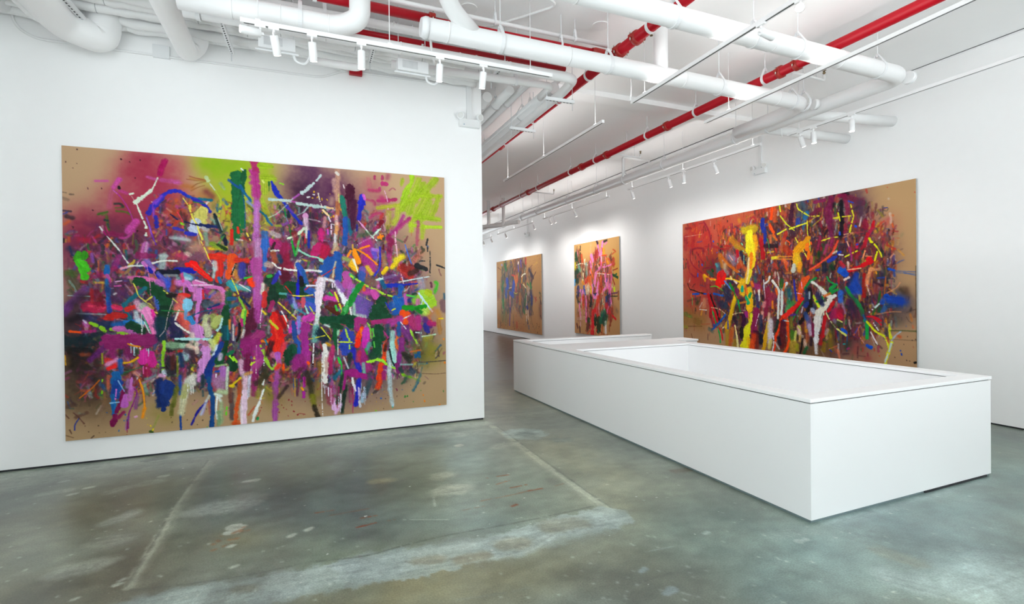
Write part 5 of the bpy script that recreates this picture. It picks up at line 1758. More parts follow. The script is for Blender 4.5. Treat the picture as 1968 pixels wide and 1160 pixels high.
w 607870 19.3 .7 3793,2577 3755,2708
w A02A80 88.1 .95 2903,2589 2892,2611
s A02A80 70.7 1 2914,2613 3113,2673
w 4A5058 64.8 .8 3113,2627 3078,2810 3043,2911
w 405A60 48.6 .8 3124,2697 3066,2855
w 2C30B0 53.6 1 2979,2687 2955,2892 2926,3005
k F0F0F0 21.9 1 2891,2657 2901,2738 2933,2821
w A0C0D8 48.7 .9 3021,2875 3009,2966
r E0D0E8 8.28 1 2847,2677 3044,2854 237
r 902060 7.3 1 2846,2745 2912,2797 230
r C0D0E0 8.5 1 2990,2710 3055,2808 301
s D8D8E0 28.4 .95 2976,2963 2986,3034
k 30B0A0 12.2 1 3395,3060 3394,3084
k B8D8E8 17 1 3407,3038 3400,3061
p 2A60A0 14.5 1 3526,2858 3246,2947
p 7A2A50 14.5 1 3444,2840 3455,2855 3071,2914
p 3A8A40 16.9 1 3771,2888 3667,3026 4080,2916 3590,2947 3560,2945
p E08830 18.8 1 3818,3028 4103,2533 4021,3101 3801,2947 4094,2209
p C8A040 8.46 .8 3168,2817 3293,2863 3247,2894 3236,2823 3316,2876 3133,2884 3189,2983 3268,3013 3210,3078 3293,2827 3270,2808
p 3A2018 7.27 .8 3248,2800 3189,2936 3303,2958 3110,2975 3279,3085 3374,2810 3338,2914 3548,3015 3633,2807 3454,2935
p 88C830 14.5 1 3176,3098 3187,3103
"""
PAINT_R = """
b B04034 714 .9 309,154 303,636 298,1119
b B83A34 771 .9 634,314 786,796 624,1253
b B84838 745 .85 1241,51 1379,402 1089,707
b C05A40 570 .8 1787,132 2043,-37 1915,256
b B8402C 527 .8 2403,23 2628,257 2282,408
b AE3A34 805 .85 461,1366 777,1608 290,1844
b B06A50 531 .6 118,1968 613,2196
b 8A7A34 416 .6 115,2214 532,2258
b 3A4A5A 379 .8 3105,47 3153,335
b 4A2A48 450 .9 3538,35 3626,405 3532,838
b 5A3A50 424 .9 3975,116 4055,468 4053,805
b 5A2438 474 .85 3251,441 3248,809 2841,769
b 6A3A38 569 .7 2623,845 3247,993
b 70504A 400 .6 4368,921 4132,1148 4442,1170
b B07060 320 .6 4445,607 4369,677
b 7A4A50 299 .6 4443,1009 4366,1246
b 5A3A48 540 .85 3796,1472 3963,1903
b 4A4050 569 .8 3242,1639 3523,2090
b 3A3A60 400 .8 4363,1734 4511,1894
b 5A4A48 374 .7 4585,1814 4726,1890
b 3A3A34 478 .7 1363,2058 1635,2266
b 4A3A30 684 .8 1772,1727 2022,2249
b 5A3040 629 .85 2389,1628 2611,2221 2939,1635
b 60402E 629 .8 3038,2202 2717,2704 3234,2655
b 8A6A34 360 .7 3426,2637 3521,2448
b A05A50 400 .5 3960,2415 4122,2655
b 6A4050 339 .5 4044,2155 4043,2409
b 6A2A30 700 .8 2513,537 2945,874 3439,828
b 7A3428 657 .7 2037,688 2275,1220
b 4A2030 540 .8 3051,507 3623,935 4051,1142
b 4A2A40 717 .8 1641,1619 1894,2465
b 3A2838 594 .8 3619,1466 3962,2159
b 56302A 745 .75 1084,1159 1367,1616
b 5A3A48 540 .8 3239,2008 3611,2530
f 9000 1093 255 4580 2448
f 1300 1917 -57 3968 966
f 1500 0 3 4871 2729
w 8A2A30 62.1 .8 101,113 277,136
w 9A3038 133 .7 98,303 95,588
w A02A30 106 .7 361,364 316,546
w 8A2438 43.5 .85 679,37 818,251 876,452 913,604
w 8A2438 24.5 .8 534,62 700,55
w 8A2438 48.1 .8 271,636 444,605 652,639 672,702
w 8A2438 34.2 .8 271,667 247,853 354,1016 605,1184
w 8A2438 37.4 .8 443,697 547,844 669,974
w 8A2440 43 .8 159,878 200,1102 351,1250 458,1254
w 7A2440 29.6 .8 647,1079 849,1076 1044,1072
w 7A2440 44.8 .8 930,902 968,1023
w 9A2A38 24.2 .8 714,600 972,610 1292,742
w A02828 29.1 .8 972,639 1200,690 1384,707
k D8A898 13 .8 76,308 362,310 615,309
w B83A30 58.3 .7 1127,436 1125,625
w B82A28 42.7 .8 1275,639 1420,654
b C8A030 61.9 .6 1654,134 1671,178
w B02A34 30 .8 1940,176 2005,131 2069,194 2004,239
w C04A30 172 .6 1130,174 1147,336
p 4A2A20 15.8 .9 1770,550 1414,354 1494,378
p 2A58B8 32 1 954,500 1057,758 613,994 480,1185 479,1224 745,1416
p E89020 24.2 1 903,704 1707,900 1432,964
w C08A28 141 .8 1457,516 1666,705 1767,798
w A88A28 75.5 .8 1562,667 1768,770
w D8C020 132 .8 1788,373 1954,367
w C8B428 174 .8 1772,357 2035,364
s E4DC38 205 1 1921,458 1936,622 1918,756
w E8E040 151 1 1887,508 1902,700
w E8A828 108 .95 2050,527 2064,716 2014,873
s E8C830 138 .95 1934,785 1998,926 1964,1099
w E8D838 184 .95 1951,705 1966,869
s E89028 106 1 1966,869 1915,1096 1864,1270
w E8B040 70.6 1 1881,1162 1812,1378
s E8D840 98 1 1930,1219 1862,1434
w F0E0B0 49.3 .95 1900,945 1863,1298 1829,1433
s B01828 82.2 1 1605,783 1613,868 1559,962
w 1C2040 96.4 .9 1699,819 1766,963 1781,1101
b 9088A0 144 .8 1382,864 1524,945
w 8A8090 83.7 .8 1436,911 1523,1044
k E8A8A0 22.1 1 1400,851 1489,957
w C06030 95.2 .8 1697,1013 1798,1157
w C04A28 95.9 .8 1645,1079 1662,1108
w C87028 64.8 .95 1161,817 1344,1018 1609,1203
w C07830 86.8 .9 1123,814 1196,1067
b D8C8A0 96.3 .8 1271,1042 1270,1129
w A09090 95.4 .8 1269,1172 1342,1218
w 4A6A80 134 .85 1083,1045 1100,1192
w 50A0A0 66.3 .9 1026,1012 1064,1059
w 3A5A50 87.4 .8 808,1163 907,1242
s 184A20 58.5 1 908,1124 937,1155
w D0A020 73 .95 666,1247 706,1355
s E8B020 43.5 1 687,1233 847,1329 1003,1350
s E8C028 35.4 1 1118,1339 1413,1343 1693,1429
s E87028 28.3 1 787,1312 964,1326
k F0E0A0 41.5 1 1432,1301 1449,1351
k F0E0D0 36.9 1 1520,1396 1590,1440
s D81C18 207 1 1175,1283 1193,1356
s D82018 161 1 1079,1411 1116,1485
w B83038 109 .9 1195,1211 1194,1269
w 303050 73.5 .9 1359,1405 1484,1423
k 88C8A0 25.2 1 1710,619 1752,672
k 88C8A0 17.9 1 1751,782 1818,836
k 88C0A0 20.2 1 1775,881 1774,1046
s 204A80 22.5 1 1626,1246 1745,1334
w 5070A0 38.2 .8 2108,1121 2154,1257
w 404060 77.6 .8 2059,1279 2058,1413
w 7A2A50 106 .9 2009,1479 2137,1469
s 4A1C38 77.2 .95 2882,27 2854,183 2838,354
s E85A1C 71.6 1 2448,41 2424,218
w C86030 86.3 .8 2514,26 2498,280
w C05838 77.8 .7 2616,81 2728,201
s E86020 59 .95 2393,343 2466,495
w E07830 57.9 .9 2466,546 2538,645
s 2A3A90 91.4 1 2234,216 2225,347 2270,445
s 2A3A88 68 1 2286,433 2284,617 2268,707
w 2A3A88 53.5 .9 2302,331 2333,322
w 3A4048 34.1 .9 2332,426 2436,517
s A81C28 91.8 .95 2191,607 2221,769 2235,954
b 4A6A80 98.1 .7 3082,50 3121,141
b 3A5A78 116 .7 3002,243 3107,271
w 2878A8 101 .9 3159,243 3132,312
w 2A50A0 92.1 .9 2988,339 2974,410
w 3A6080 52 .8 3080,388 3092,511
w 4A2438 140 .8 2824,402 2878,583
w 5A2A28 78.5 .8 2555,378 2684,408
s B03A30 83.8 .9 2740,541 2696,662
w B86040 68.5 .9 2682,660 2624,832
w D08050 62.3 .8 2406,552 2405,682
w 2A1C28 77.6 .9 2283,735 2537,760
k D8D840 25.6 1 2609,17 2630,122
k D8D840 24.8 1 2622,203 2755,380
k D8D840 18 1 2769,388 2932,534
k D8D840 29.5 1 2568,539 2740,472
k D8D840 31.3 1 2817,476 2920,458
k D8D840 25.5 1 2960,445 3158,411
k D8D840 21.9 1 2963,41 3002,145 3210,299
k E0D840 21 1 3216,300 3385,322
w C8B838 18.7 .9 3209,395 3348,309
w B8A838 17.2 .9 3272,475 3445,359
k D8D840 18.2 1 3168,383 3169,593 3206,741 3218,910
k E0D850 20 1 2931,651 3011,794
k E0D860 20.8 1 3076,873 3153,1024
k D8D840 19.1 1 3430,759 3598,726 3713,725
k D8D840 27.7 1 3641,399 3716,405
s D89A18 123 1 3181,691 3076,824 2970,888
s E0A01C 130 1 3050,798 2943,910
s E8B030 85.1 1 2929,958 2914,1117
w E8C038 117 .95 2969,986 2995,1159
s E88028 76.8 1 3167,809 3154,880
s E87820 52 .95 3192,932 3178,1050
w E8A030 104 .9 3021,1136 3007,1245
s E86828 28.6 1 3232,762 3238,792
s E86020 18.3 1 2753,680 2822,731 2807,774
w B84020 123 .8 2723,828 2806,923
w C85030 25.9 .9 2834,876 2889,905
s D8C840 57.6 1 2447,984 2550,978
w D89840 28 .95 2550,966 2861,984
w D8A040 25.9 .95 2535,1009 2888,1035
w E07850 77.6 .9 2679,1039 2749,1107
s D86030 33.5 1 2721,1117 2762,1245
w C04A38 71.9 .8 2476,1102 2548,1183
w 3070A0 14 .9 2326,1131 2461,1062
k 30A050 12.4 1 2330,596 2374,757 2343,884
k D8B028 18.4 1 2328,870 2478,863
s C8CCC0 84.7 1 2900,1153 2886,1239
w 7A2050 107 .95 3602,50 3578,206
w 7A2050 154 .95 3542,223 3564,434
w 7A2050 93.6 .9 3576,528 3598,668
s 8A2858 58.4 .9 3312,67 3484,62
w 7A2448 73.2 .8 3261,271 3385,209
w 16141E 50.2 .9 3528,591 3479,677
b 101018 46.6 .8 3648,161 3648,195
w 8A2858 70.2 .95 3621,740 3597,852
w A04068 58.5 .9 3526,845 3477,979
w A03058 46.6 .9 3406,681 3356,899
w 6A3040 70.2 .7 3307,799 3319,883
b 1A4020 73.6 .9 3380,971 3379,1018
s E05A40 39.7 1 3713,795 3619,980 3500,1086
s E05A40 36.6 1 3500,1080 3378,1159 3202,1256
w D87060 64.7 .9 3242,1031 3241,1127
w 6A8030 38.6 .8 3293,1035 3279,1141
s 2A409A 69.8 1 3677,1053 3548,1124
w 1C2A40 105 .9 3476,1165 3475,1258
w 104028 58.4 .9 3594,1196 3629,1255
w E8DCC8 35 .9 3631,992 3689,963
w C05A20 46.7 .9 3341,1216 3403,1184
w 2840B0 35 .9 3328,1262 3378,1253
w 12101A 72.6 .95 3791,46 3874,26
w 12101A 79.6 .95 3778,151 3777,307
w 14121E 76.2 .95 3777,331 3787,572 3762,713
w 8A2050 74.5 .95 3742,37 3838,55
w 8A2850 73.8 .9 3838,115 3872,228 3872,346
w 7A2848 110 .8 3908,116 4113,211
b 6A3040 99.3 .7 3952,500 3974,644
b 503A50 133 .8 4068,215 4101,406
s 3050B0 19.9 1 3896,155 3972,196
w 98284A 44.2 .9 3894,515 3998,507
w 8A2040 74.9 .8 3847,556 3834,650
k DCD838 20 1 3931,220 3959,337 3978,410
k DCD838 24.9 1 3978,416 3934,568 3911,666
k DCD838 15.5 1 3716,394 3930,403
k DCD838 18.5 1 3722,322 3752,459
s C02030 44.4 1 4285,548 4269,636
w 8A1C3C 88.8 .9 4155,529 4177,624
w B02850 66.6 .95 4253,657 4220,721
s B02038 55.5 .95 4198,741 4164,829 4142,918
w 9A2838 46.7 .9 4131,917 4097,960
k E8B080 17.1 .9 3822,696 3974,685
w C8906A 17.4 .8 3810,743 3962,701
w B04050 15.5 .8 3974,685 4132,693
s DCDC28 31.1 1 4219,806 4240,860
k DCDC28 24.7 1 4241,848 4326,948 4378,1042 4398,1111
k DCDC28 22.8 1 4336,1027 4314,1104 4298,1160
k DCDC30 21.6 1 3831,1067 3949,1017 4029,989
k E8B098 24.1 1 3868,821 3897,907
w A03878 37.4 .9 3903,919 3931,1039 3937,1134
w C02850 56.2 .95 4030,873 4024,930
p 3058C0 27.5 1 4036,879 3744,651 4003,580
w 9A2838 80.9 .9 4052,1026 4017,1093
s D01828 66.5 1 4217,1120 4195,1141
s F0A070 26.5 1 4152,1000 4118,1101
k F0A070 15.4 1 4163,1081 4282,1091
s 2848A8 47.6 1 3760,977 3724,998
k E8E8E8 22.1 1 3736,1024 3796,1034
b C04858 66.2 .5 4494,544 4473,597
b D06A48 92.9 .35 4369,750 4472,851
k 2A4A90 13.1 1 4439,359 4485,361
w 504A40 17.7 .8 4433,391 4474,409 4495,379
b D8D0D0 24.8 .7 4501,226 4504,232
p 3A3028 17.9 .9 4571,753 4119,187 4503,700
w B87050 15.4 .9 4603,844 4642,848
w 8A5A60 24.5 .5 4552,926 4450,1126
w E0A080 20.6 .9 4562,1080 4521,1131
w 6A4A60 44.4 .5 4410,878 4367,985
p C83028 9.67 .9 4484,48 4856,195
b 8A8A6A 41.3 .3 4691,789 4672,819
s 2A1410 21.9 1 152,1408 217,1536 326,1569 559,1633
w 201410 36.6 .9 579,1634 662,1650
s 2058B0 47.5 1 325,1659 517,1651
s 2050A8 31.3 1 662,1657 843,1654
s 1E60B8 51.6 1 961,1655 1114,1683
s 2464B8 37.7 1 1095,1690 1227,1698
k 60C040 18.6 1 864,1502 1040,1499 1228,1597
k 90D890 12.9 1 1265,1612 1374,1699
s 5090D0 32.8 1 1267,1388 1429,1557
s 1C8A38 47.8 1 1403,1442 1483,1572
s 1C8A38 37.6 1 1500,1572 1552,1685
w A04040 116 .9 786,1350 784,1621
s B02028 83.4 1 803,1681 860,1950 857,2159
w 8A2838 75 .8 877,2158 934,2364
s C01828 108 1 862,1711 958,1919
s C01828 132 1 977,1977 994,2184 1031,2330
s C82028 34.8 1 1031,2330 1163,2483 1198,2655
s 201410 44.1 1 863,1681 939,1860 1034,2035 1109,2224
s C02030 45.7 .95 1057,1712 1112,1916 1110,2150
s 20A050 36.4 1 927,2053 994,2243 1050,2358
s 20A050 33.7 1 1069,2387 1124,2588 1132,2711
w 2A3050 191 .85 1302,1569 1355,1756
w 2C4058 164 .8 1188,1886 1262,1914
b 3A3048 156 .8 1037,1756 1112,1887
w C89070 114 .8 680,1801 659,1923
b 284020 108 .9 473,1833 451,1864
w 5A4030 51 .6 148,1819 302,1787 516,1740
k 70B870 17.6 1 302,1740 300,1912
k E0E0D8 20.7 .9 534,2009 739,2020
k E8C8A0 19.1 1 879,1957 1111,1990 1297,2101
k E8D8C8 29.4 1 1201,2394 1294,2338
s 2058A8 44.2 1 1278,2109 1108,2282 894,2456
w 3060A0 59.1 .8 954,2348 1070,2328
w 6A8040 92 .6 54,2122 254,2179
w 80B838 15.5 .9 166,2182 232,2180
w 90A030 83 .5 6,2428 118,2438
w 7A6030 137 .5 383,2268 509,2294
w 6A4A30 21.7 .7 163,2412 592,2389
w B05A40 21.9 .7 592,2344 836,2324
w 5A6A60 84.9 .7 815,2445 913,2484
w D0B020 104 .95 1570,1714 1497,1883 1442,2082
s E0B81C 82 1 1552,1699 1498,1855 1460,2025
s D8B020 103 1 1443,2025 1387,2212 1294,2374
w D0A828 122 .8 1368,2285 1330,2430
w B09020 109 .7 1329,2487 1327,2717
s 1E40B0 25.4 1 1350,2228 1349,2400
w 7A2A60 98.3 .95 1588,1602 1605,1672
s 20A850 42.1 1 1621,1798 1670,2034
s 1E8038 22.4 1 1535,1671 1604,1798
w E8C030 151 .95 1728,1424 1726,1645
s E8B828 94 1 1658,1505 1726,1576
s 20A080 84.1 1 1727,1520 1726,1590
w E8C828 148 .95 1894,1579 1909,1715
s E8B81C 155 1 1909,1715 1907,1960
s 20A878 93.9 1 1826,1742 1875,1838
s 20A060 80.2 1 1926,1661 1909,1715
w E87828 65.5 .95 1811,1509 1843,1646
w D88830 44.1 .9 1672,1853 1825,1824
k F0D8B0 17.5 1 1478,2095 1636,2056 1739,2053
b 3A2A20 124 .8 1585,1966 1619,2021
w 2A2030 79.9 .85 1512,2165 1599,2302
w 6A5040 98.9 .7 1669,2187 1633,2356
w 3A1440 99.7 .9 1772,2128 1753,2294
s 9A3080 80.4 1 1823,2058 1839,2112
w E89828 30.1 1 1881,2042 1888,2206
s E0DC38 114 1 1971,2121 1903,2314
s E0DC30 178 1 1870,2343 1802,2512
s E4DC30 215 1 1819,2511 1783,2734
w E8C020 101 .95 1884,2588 1883,2752
s 20201A 101 .9 1701,2380 1700,2547
w D08040 88.8 .85 1475,2393 1436,2651
w C06030 99.6 .8 1438,2480 1400,2739
w A88A28 104 .8 1543,2642 1506,2758
k F0DCA0 46.2 1 1537,2333 1571,2500
k F0E4A8 46.6 1 1579,2527 1603,2750
s 8A2858 137 1 2068,2010 2035,2200
s 8A2858 149 1 2035,2200 2000,2417
w 4A1C38 77.6 .9 2032,2442 2096,2438
w D04A20 148 .9 2016,2524 1981,2743
w E06028 101 .9 1950,2610 1948,2773
w 7A2A20 92.5 .8 2096,2518 2078,2734
w 1C4A80 57 .9 2101,1903 2133,1929
k F0E0F0 15 1 2131,2062 2050,2307
s E8E4DC 46.6 1 2136,1582 2134,1796
w 40406A 99.1 .7 2087,1716 2101,1876
w A83878 111 .9 2025,1500 2120,1529
w E08030 60.7 .9 1961,1431 1993,1499
w 4A6A60 75.9 .8 2026,1352 2058,1420
s E4E4E0 39 1 2384,1339 2353,1416 2277,1466
k E0E0E0 21.4 1 2247,1400 2260,1585 2289,1821
s E4E4DC 46.6 1 2443,1419 2531,1525 2588,1615
s E0E4E0 48.2 1 2588,1615 2572,1845 2555,2127
s DCE4E8 54.1 1 2746,1479 2660,1604 2645,1718
s DCE4E0 56.7 1 2645,1718 2643,1921 2628,2048
w E0E0E0 28.2 1 2642,2047 2656,2148
w DCE0DC 16.8 1 2576,1360 2589,1513 2646,1591
w 9A3050 142 .9 2337,1586 2335,1821
w A03A58 126 .9 2441,1691 2395,1873
s 8A2848 92.6 .9 2304,1821 2287,2058
w E07028 45 1 2516,1576 2544,1679
s E86820 36.4 1 2704,1491 2674,1604
w E08A28 48.4 .95 2440,1820 2439,1937
b 206878 142 .9 2787,1618 2800,1706
w 2A8A60 97 .9 2785,1818 2812,1880
w 5AA068 97.3 .9 2770,1918 2742,1994
w 4A9A50 81.8 .8 2868,1842 2798,1918
w 1C5A28 84.6 .9 2648,1413 2632,1540
s 3438A0 39 1 2898,1422 2911,1570 2949,1793
w D05A28 116 .95 3045,1524 3017,1670
s D86030 101 1 3098,1429 3044,1573
s D85828 89.6 1 3017,1646 3003,1756
s D8602C 77.8 1 3176,1383 3111,1465
s D02028 64.7 1 3069,1768 2962,1878 2853,1967
s D83028 90.4 1 2867,1954 2769,2044 2684,2109
s E84818 55.6 1 2685,2097 2613,2176 2568,2331 2508,2489
s E84818 48 1 2508,2514 2477,2697 2461,2776
s E85818 57.2 1 2754,2170 2767,2370 2793,2543
s E85818 55.6 1 2793,2543 2750,2672 2693,2766
s 208A48 41.7 1 3327,1395 3201,1468 3110,1586
s 208A48 23.3 1 3082,1804 2975,1964 2865,2153
w 283858 116 .95 3174,1623 3133,1864
w 2A3A60 113 .9 3223,1839 3273,1934
s 2A3A80 73.7 .95 3120,1889 3172,1840
s 241A1C 64.2 1 3200,1588 3224,1720 3223,1887
s 241A1C 62.2 1 3223,1887 3145,2009 3013,2208
w C0C8D8 74.7 .9 3248,1958 3273,1994
w C0D0E0 34.9 .9 3199,1648 3199,1756
s E0E0D8 48.9 1 3252,1470 3351,1532 3448,1627
s E4E4DC 69.8 1 3436,1615 3520,1698 3579,1733
s E8E8E4 51.4 1 3661,1710 3579,1767
s E4E0D4 105 1 3567,1802 3495,1883
s E4E0D0 117 1 3470,1895 3397,1979
s E0DCD0 128 1 3372,2003 3347,2098
s E0DCD8 116 1 3347,2122 3333,2311
s E4E4E4 104 1 3320,2312 3319,2502
w E8E8F0 64.7 1 3307,2479 3317,2715
r E8E8E4 9.31 1 3351,1579 3567,1744 104
r E8E8E4 10.5 1 3347,2122 3518,1953 232
k C8D830 37.7 1 3281,1708 3336,1838
s C8D83C 54.8 1 3336,1838 3373,1897
s C8D83C 46.6 1 3287,1732 3312,1803
s 209048 48.8 1 3337,1815 3435,1744
w 202A50 75 .9 3398,1791 3434,1861
w 3A3A60 100 .9 3350,1697 3374,1744
s 209048 51.2 1 3544,1675 3707,1608
s 209048 58.2 1 3580,1594 3650,1550
s 209048 26.2 1 3522,1385 3569,1468 3696,1528
w 7A2830 83.5 .9 3376,1485 3461,1511
w D87030 46.6 .9 3567,1675 3472,1721
s C02028 58.2 1 3637,1813 3542,1975
s B81C28 58.2 1 3481,2070 3456,2257 3442,2422
w B02A30 70.2 .95 3418,2400 3393,2543
w 9A2860 93.1 .95 3636,1973 3588,2089
w B83070 69.8 .9 3671,1949 3670,2063
k D8D8A0 18.7 1 3506,2011 3588,2158 3691,2279
w 8A90B0 64.8 .8 3646,2133 3658,2155
w E0C880 28.1 .9 3539,2299 3503,2441
w C0A0B0 58.4 .8 3527,2300 3491,2372
b 3A4828 93.1 .8 3622,2225 3586,2342
b 8A7A28 123 .7 3562,2436 3584,2596
w 9A8028 70.5 .8 3466,2537 3453,2654
w E8A0A0 90 .8 2258,1848 2242,1901
w E8B0A0 62.1 .9 2210,2034 2209,2139
w 283058 77.9 .8 2178,2114 2176,2380
w 14182A 118 .9 2174,2513 2173,2619
w E8C0A8 56.6 .95 2363,2056 2347,2187
s D8B038 90.9 .95 2346,2239 2299,2451
s D8A820 91.4 1 2283,2479 2235,2746
w E0D8E0 129 .95 2392,2211 2390,2445
w E0D8E0 108 .95 2390,2445 2373,2603
w D8C870 76.7 .9 2389,2575 2357,2708
k E8E8F0 22.8 1 2450,2428 2463,2621 2432,2766
w 1C3A30 75.2 .9 2554,2204 2509,2360
w 5A1A30 127 .95 2670,2199 2653,2428
w 6A2028 139 .9 2639,2479 2651,2656
w 1E1A30 75.2 .9 2566,2510 2594,2610
w E0D8D8 31.9 .8 2493,2593 2579,2714
w 7A7A30 78 .85 2838,2141 2837,2291
w 4A8028 116 .9 2863,2389 2849,2502
w D8E080 51.3 .9 2931,2360 2903,2535
w B8A040 142 .85 2875,2586 2860,2749
w D0A860 52 .9 3011,2428 2997,2527
w F0D0C0 84.8 .9 2986,2283 2998,2380
w C8D850 26.2 1 2973,2259 3038,2329
w A0A028 78 .8 2956,2604 2956,2703
s 181010 33.8 1 3064,2485 3036,2646 3009,2759
w 3A2A18 25.6 .9 2958,2432 2971,2505
w 6A3A2A 84.2 .8 3065,2254 3090,2386
w D09030 64.7 .85 3131,2178 3130,2347
w B06040 65 .8 3142,2419 3141,2516
w E0C0B0 64.2 .9 3102,2519 3115,2615
w 206038 64.9 .9 3141,2636 3088,2726
w 7A6A98 115 .85 3170,2104 3182,2248
w C8B8D0 76.8 .9 3195,2247 3219,2390
w 7A1C48 52 .9 3259,2220 3257,2411
w 2A1C30 51.7 .8 3231,2461 3218,2581
w 40609A 77.6 .8 3119,2034 3144,2129
w D8C8D8 25.4 .95 3041,2012 3068,1914
s 2058A0 23.3 1 2670,2173 2740,2170
k F0E8D0 18.4 1 2698,2172 2782,2181
w 5A3A98 35.9 .9 2825,2067 2920,2052
s 2040B0 18.7 1 3561,2632 3596,2664
k E08848 10.7 1 3549,2622 3689,2558
w B06050 68.2 .6 3654,2589 3677,2656
k E8C8F0 10.5 1 2950,1657 3043,1676
k E8C8F0 11.3 1 3045,1463 3057,1573
s C81828 87.1 1 4238,1170 4122,1223
s C81828 57.9 1 4137,1224 4019,1263 3897,1302
s 2058B8 114 1 3757,1295 3835,1346
s 2868C0 81.6 .95 3805,1251 3757,1279
w C03040 65.4 .9 3758,1153 3805,1219
w E8C8B8 26.1 .9 3883,1162 3882,1255
k F0D8C8 31.4 1 3819,1447 3897,1411
k F0C8A0 17.6 1 3867,1285 4107,1268
w 2048A0 86.9 .9 4018,1370 4003,1446
b 2A50A8 179 .9 4002,1507 3956,1614
w 2450A8 145 .9 3987,1538 4046,1631
w 1E4AA0 92.3 .9 3941,1629 3911,1598
s 9A2420 57.9 1 4136,1375 4128,1541 4134,1723
w 8A3028 57.9 .8 4121,1511 4149,1648
w E8A070 63.7 .95 4237,1290 4193,1423 4178,1527
w E8A878 43.4 .9 4223,1297 4363,1304
k E8C8C0 20.9 .95 4178,1543 4220,1693
w C07040 11.6 1 4149,1557 4333,1665
b 3A3048 122 .8 4403,1372 4390,1416
w 3050A0 23.2 .9 4334,1436 4457,1433
w 2A3050 11.4 .9 4389,1460 4564,1459 4576,1509
w 1E1C38 42 1 4292,1508 4348,1532 4402,1555
b 8A3A38 130 .8 4306,1575 4305,1635
w C87028 15.4 .95 4457,1418 4443,1593 4436,1695
p E8A020 34.8 1 4314,1339
s 1E58B8 34.8 1 4498,1304 4577,1330
w 4060A0 14.4 .8 4577,1337 4855,1365
w 3A60A0 17.7 .8 4706,1372 4855,1414
w 4A6AA8 11.5 .7 4603,1367 4855,1393
w D89870 19.2 .9 4654,1519 4602,1596 4469,1673
b 4A3A28 76 .8 4666,1626 4704,1669
b 5A4030 76 .6 4754,1725 4730,1613
s 2058B0 96.3 1 4469,1724 4509,1753
w 1E48A0 157 .95 4522,1782 4627,1796
b 2048A0 149 .9 4627,1782 4691,1810
w 2A58B0 79.6 .9 4415,1783 4401,1812
w 3A6AA0 66.7 .8 4441,1899 4400,1973
w 2A4A70 72.4 .7 4495,1869 4600,1868
w 206038 43.4 .8 4373,1900 4345,1960
w 2A6A30 29 .95 4374,1650 4346,1812 4261,2007
s 20904A 52.7 1 3849,1573 3925,1707 4015,1799
s 20904A 58.2 1 4001,1784 4074,1906 4103,2011
s 2A9058 58.1 1 4139,2109 4153,2116
s 20A050 49.6 1 4174,2160 4174,2266 4173,2386
w 7AA040 13 .9 3802,1706 3955,1784
k F0E8E8 23.2 1 4175,2009 4261,1932
k D0E0E0 21.9 1 4276,1917 4360,1842
s C01C30 28.2 1 4175,2047 4289,2051 4385,2106
s C01C30 24.7 1 4275,2066 4344,2122 4385,2165
w 2A70A8 30 .95 4117,2026 4160,2130
b 5A2A40 138 .8 4059,1997 4014,2060
b 3A2A48 147 .8 3925,1815 3939,1923
w A0A8C8 39.1 .8 3770,1785 3831,2004
w 3870C8 97.7 .95 3755,1658 3754,1801
w C05080 48.9 .9 3722,1864 3721,1896
b A02040 147 .9 3737,1975 3736,2054
w C82048 97.7 .9 3720,2039 3752,2069
w 7A3A50 87.2 .7 4013,2214 3952,2279
w E07850 21.4 .9 4072,2195 3967,2355
w 3048B0 15.8 1 4027,2244 3989,2323
k D0D880 25.1 1 3704,2119 3799,2162
w 3A5030 97.9 .8 3719,2182 3751,2196
s 1E58B8 67.7 1 3782,2281 3829,2325
k E0E080 29.3 1 3703,2278 3844,2371
s 1E5AC0 63.9 1 4172,2507 4229,2532
k E8E0E0 21.2 1 4231,2292 4328,2478
k E8E8E8 18.2 1 4260,2126 4343,2255
k E0A0A8 12.2 .9 4071,2394 4129,2480
s 2A6090 16.4 1 3859,2378 3850,2629
b 3A4030 86.9 .7 3874,2502 3843,2583
w A83878 31.4 1 3858,2597 3889,2578
s D8DC30 32 1 4175,2130 4301,2273 4425,2338
k DCE040 29.2 1 4425,2338 4465,2423 4491,2508
s D8DC38 38.7 1 4513,2158 4506,2275 4525,2375
k D0D8D0 20.3 1 4533,2100 4526,2172
s D8DC38 44.7 1 4532,2432 4504,2536 4477,2625 4443,2768
k C8D8D8 26.3 1 4531,2446 4498,2565 4436,2747
s B8C8D8 19 1 4532,2403 4585,2327 4663,2251
b C8582A 40.6 .7 4624,2324 4649,2337
w 4A6038 17.3 .8 4519,2252 4701,2241 4875,2238
w 5A4A3A 8.63 .6 4411,2383 4874,2376
p 2850A8 17.1 1 4655,2543 4667,2588 3723,2776
p 3A2A30 11.6 .9 4751,2322 4813,2374 4856,2357 4576,2651 4736,2676 4774,2685 4700,2446
s 181818 28.2 1 4842,2705 4866,2695
w C88040 31.2 .7 4790,1991 4808,2088
w C87048 31.5 .7 4820,2157 4826,2185
b 6A6050 122 .6 4574,1997 4625,2110
w 5A6A70 38.5 .5 4586,2040 4599,2183
w 60605A 51.3 .5 4521,2042 4533,2186
w D09060 14.3 .9 4331,2005 4521,1963 4664,1959
b B05850 92.1 .5 4011,2521 3980,2647
b A84A50 72.4 .5 4156,2720 4200,2715
w 6A4048 22.9 .6 4025,2550 4024,2719
w 4A3A38 11.6 .8 4039,2687 4142,2688
w E08868 38.5 .8 3700,2628 3731,2768
k 20A0A0 19.5 1 3796,2516 3820,2514
p C86030 11.6 1 3779,2778 4341,2610 4355,2653
w 20201A 15.2 .7 4868,1283 4871,1892 4878,2722
"""
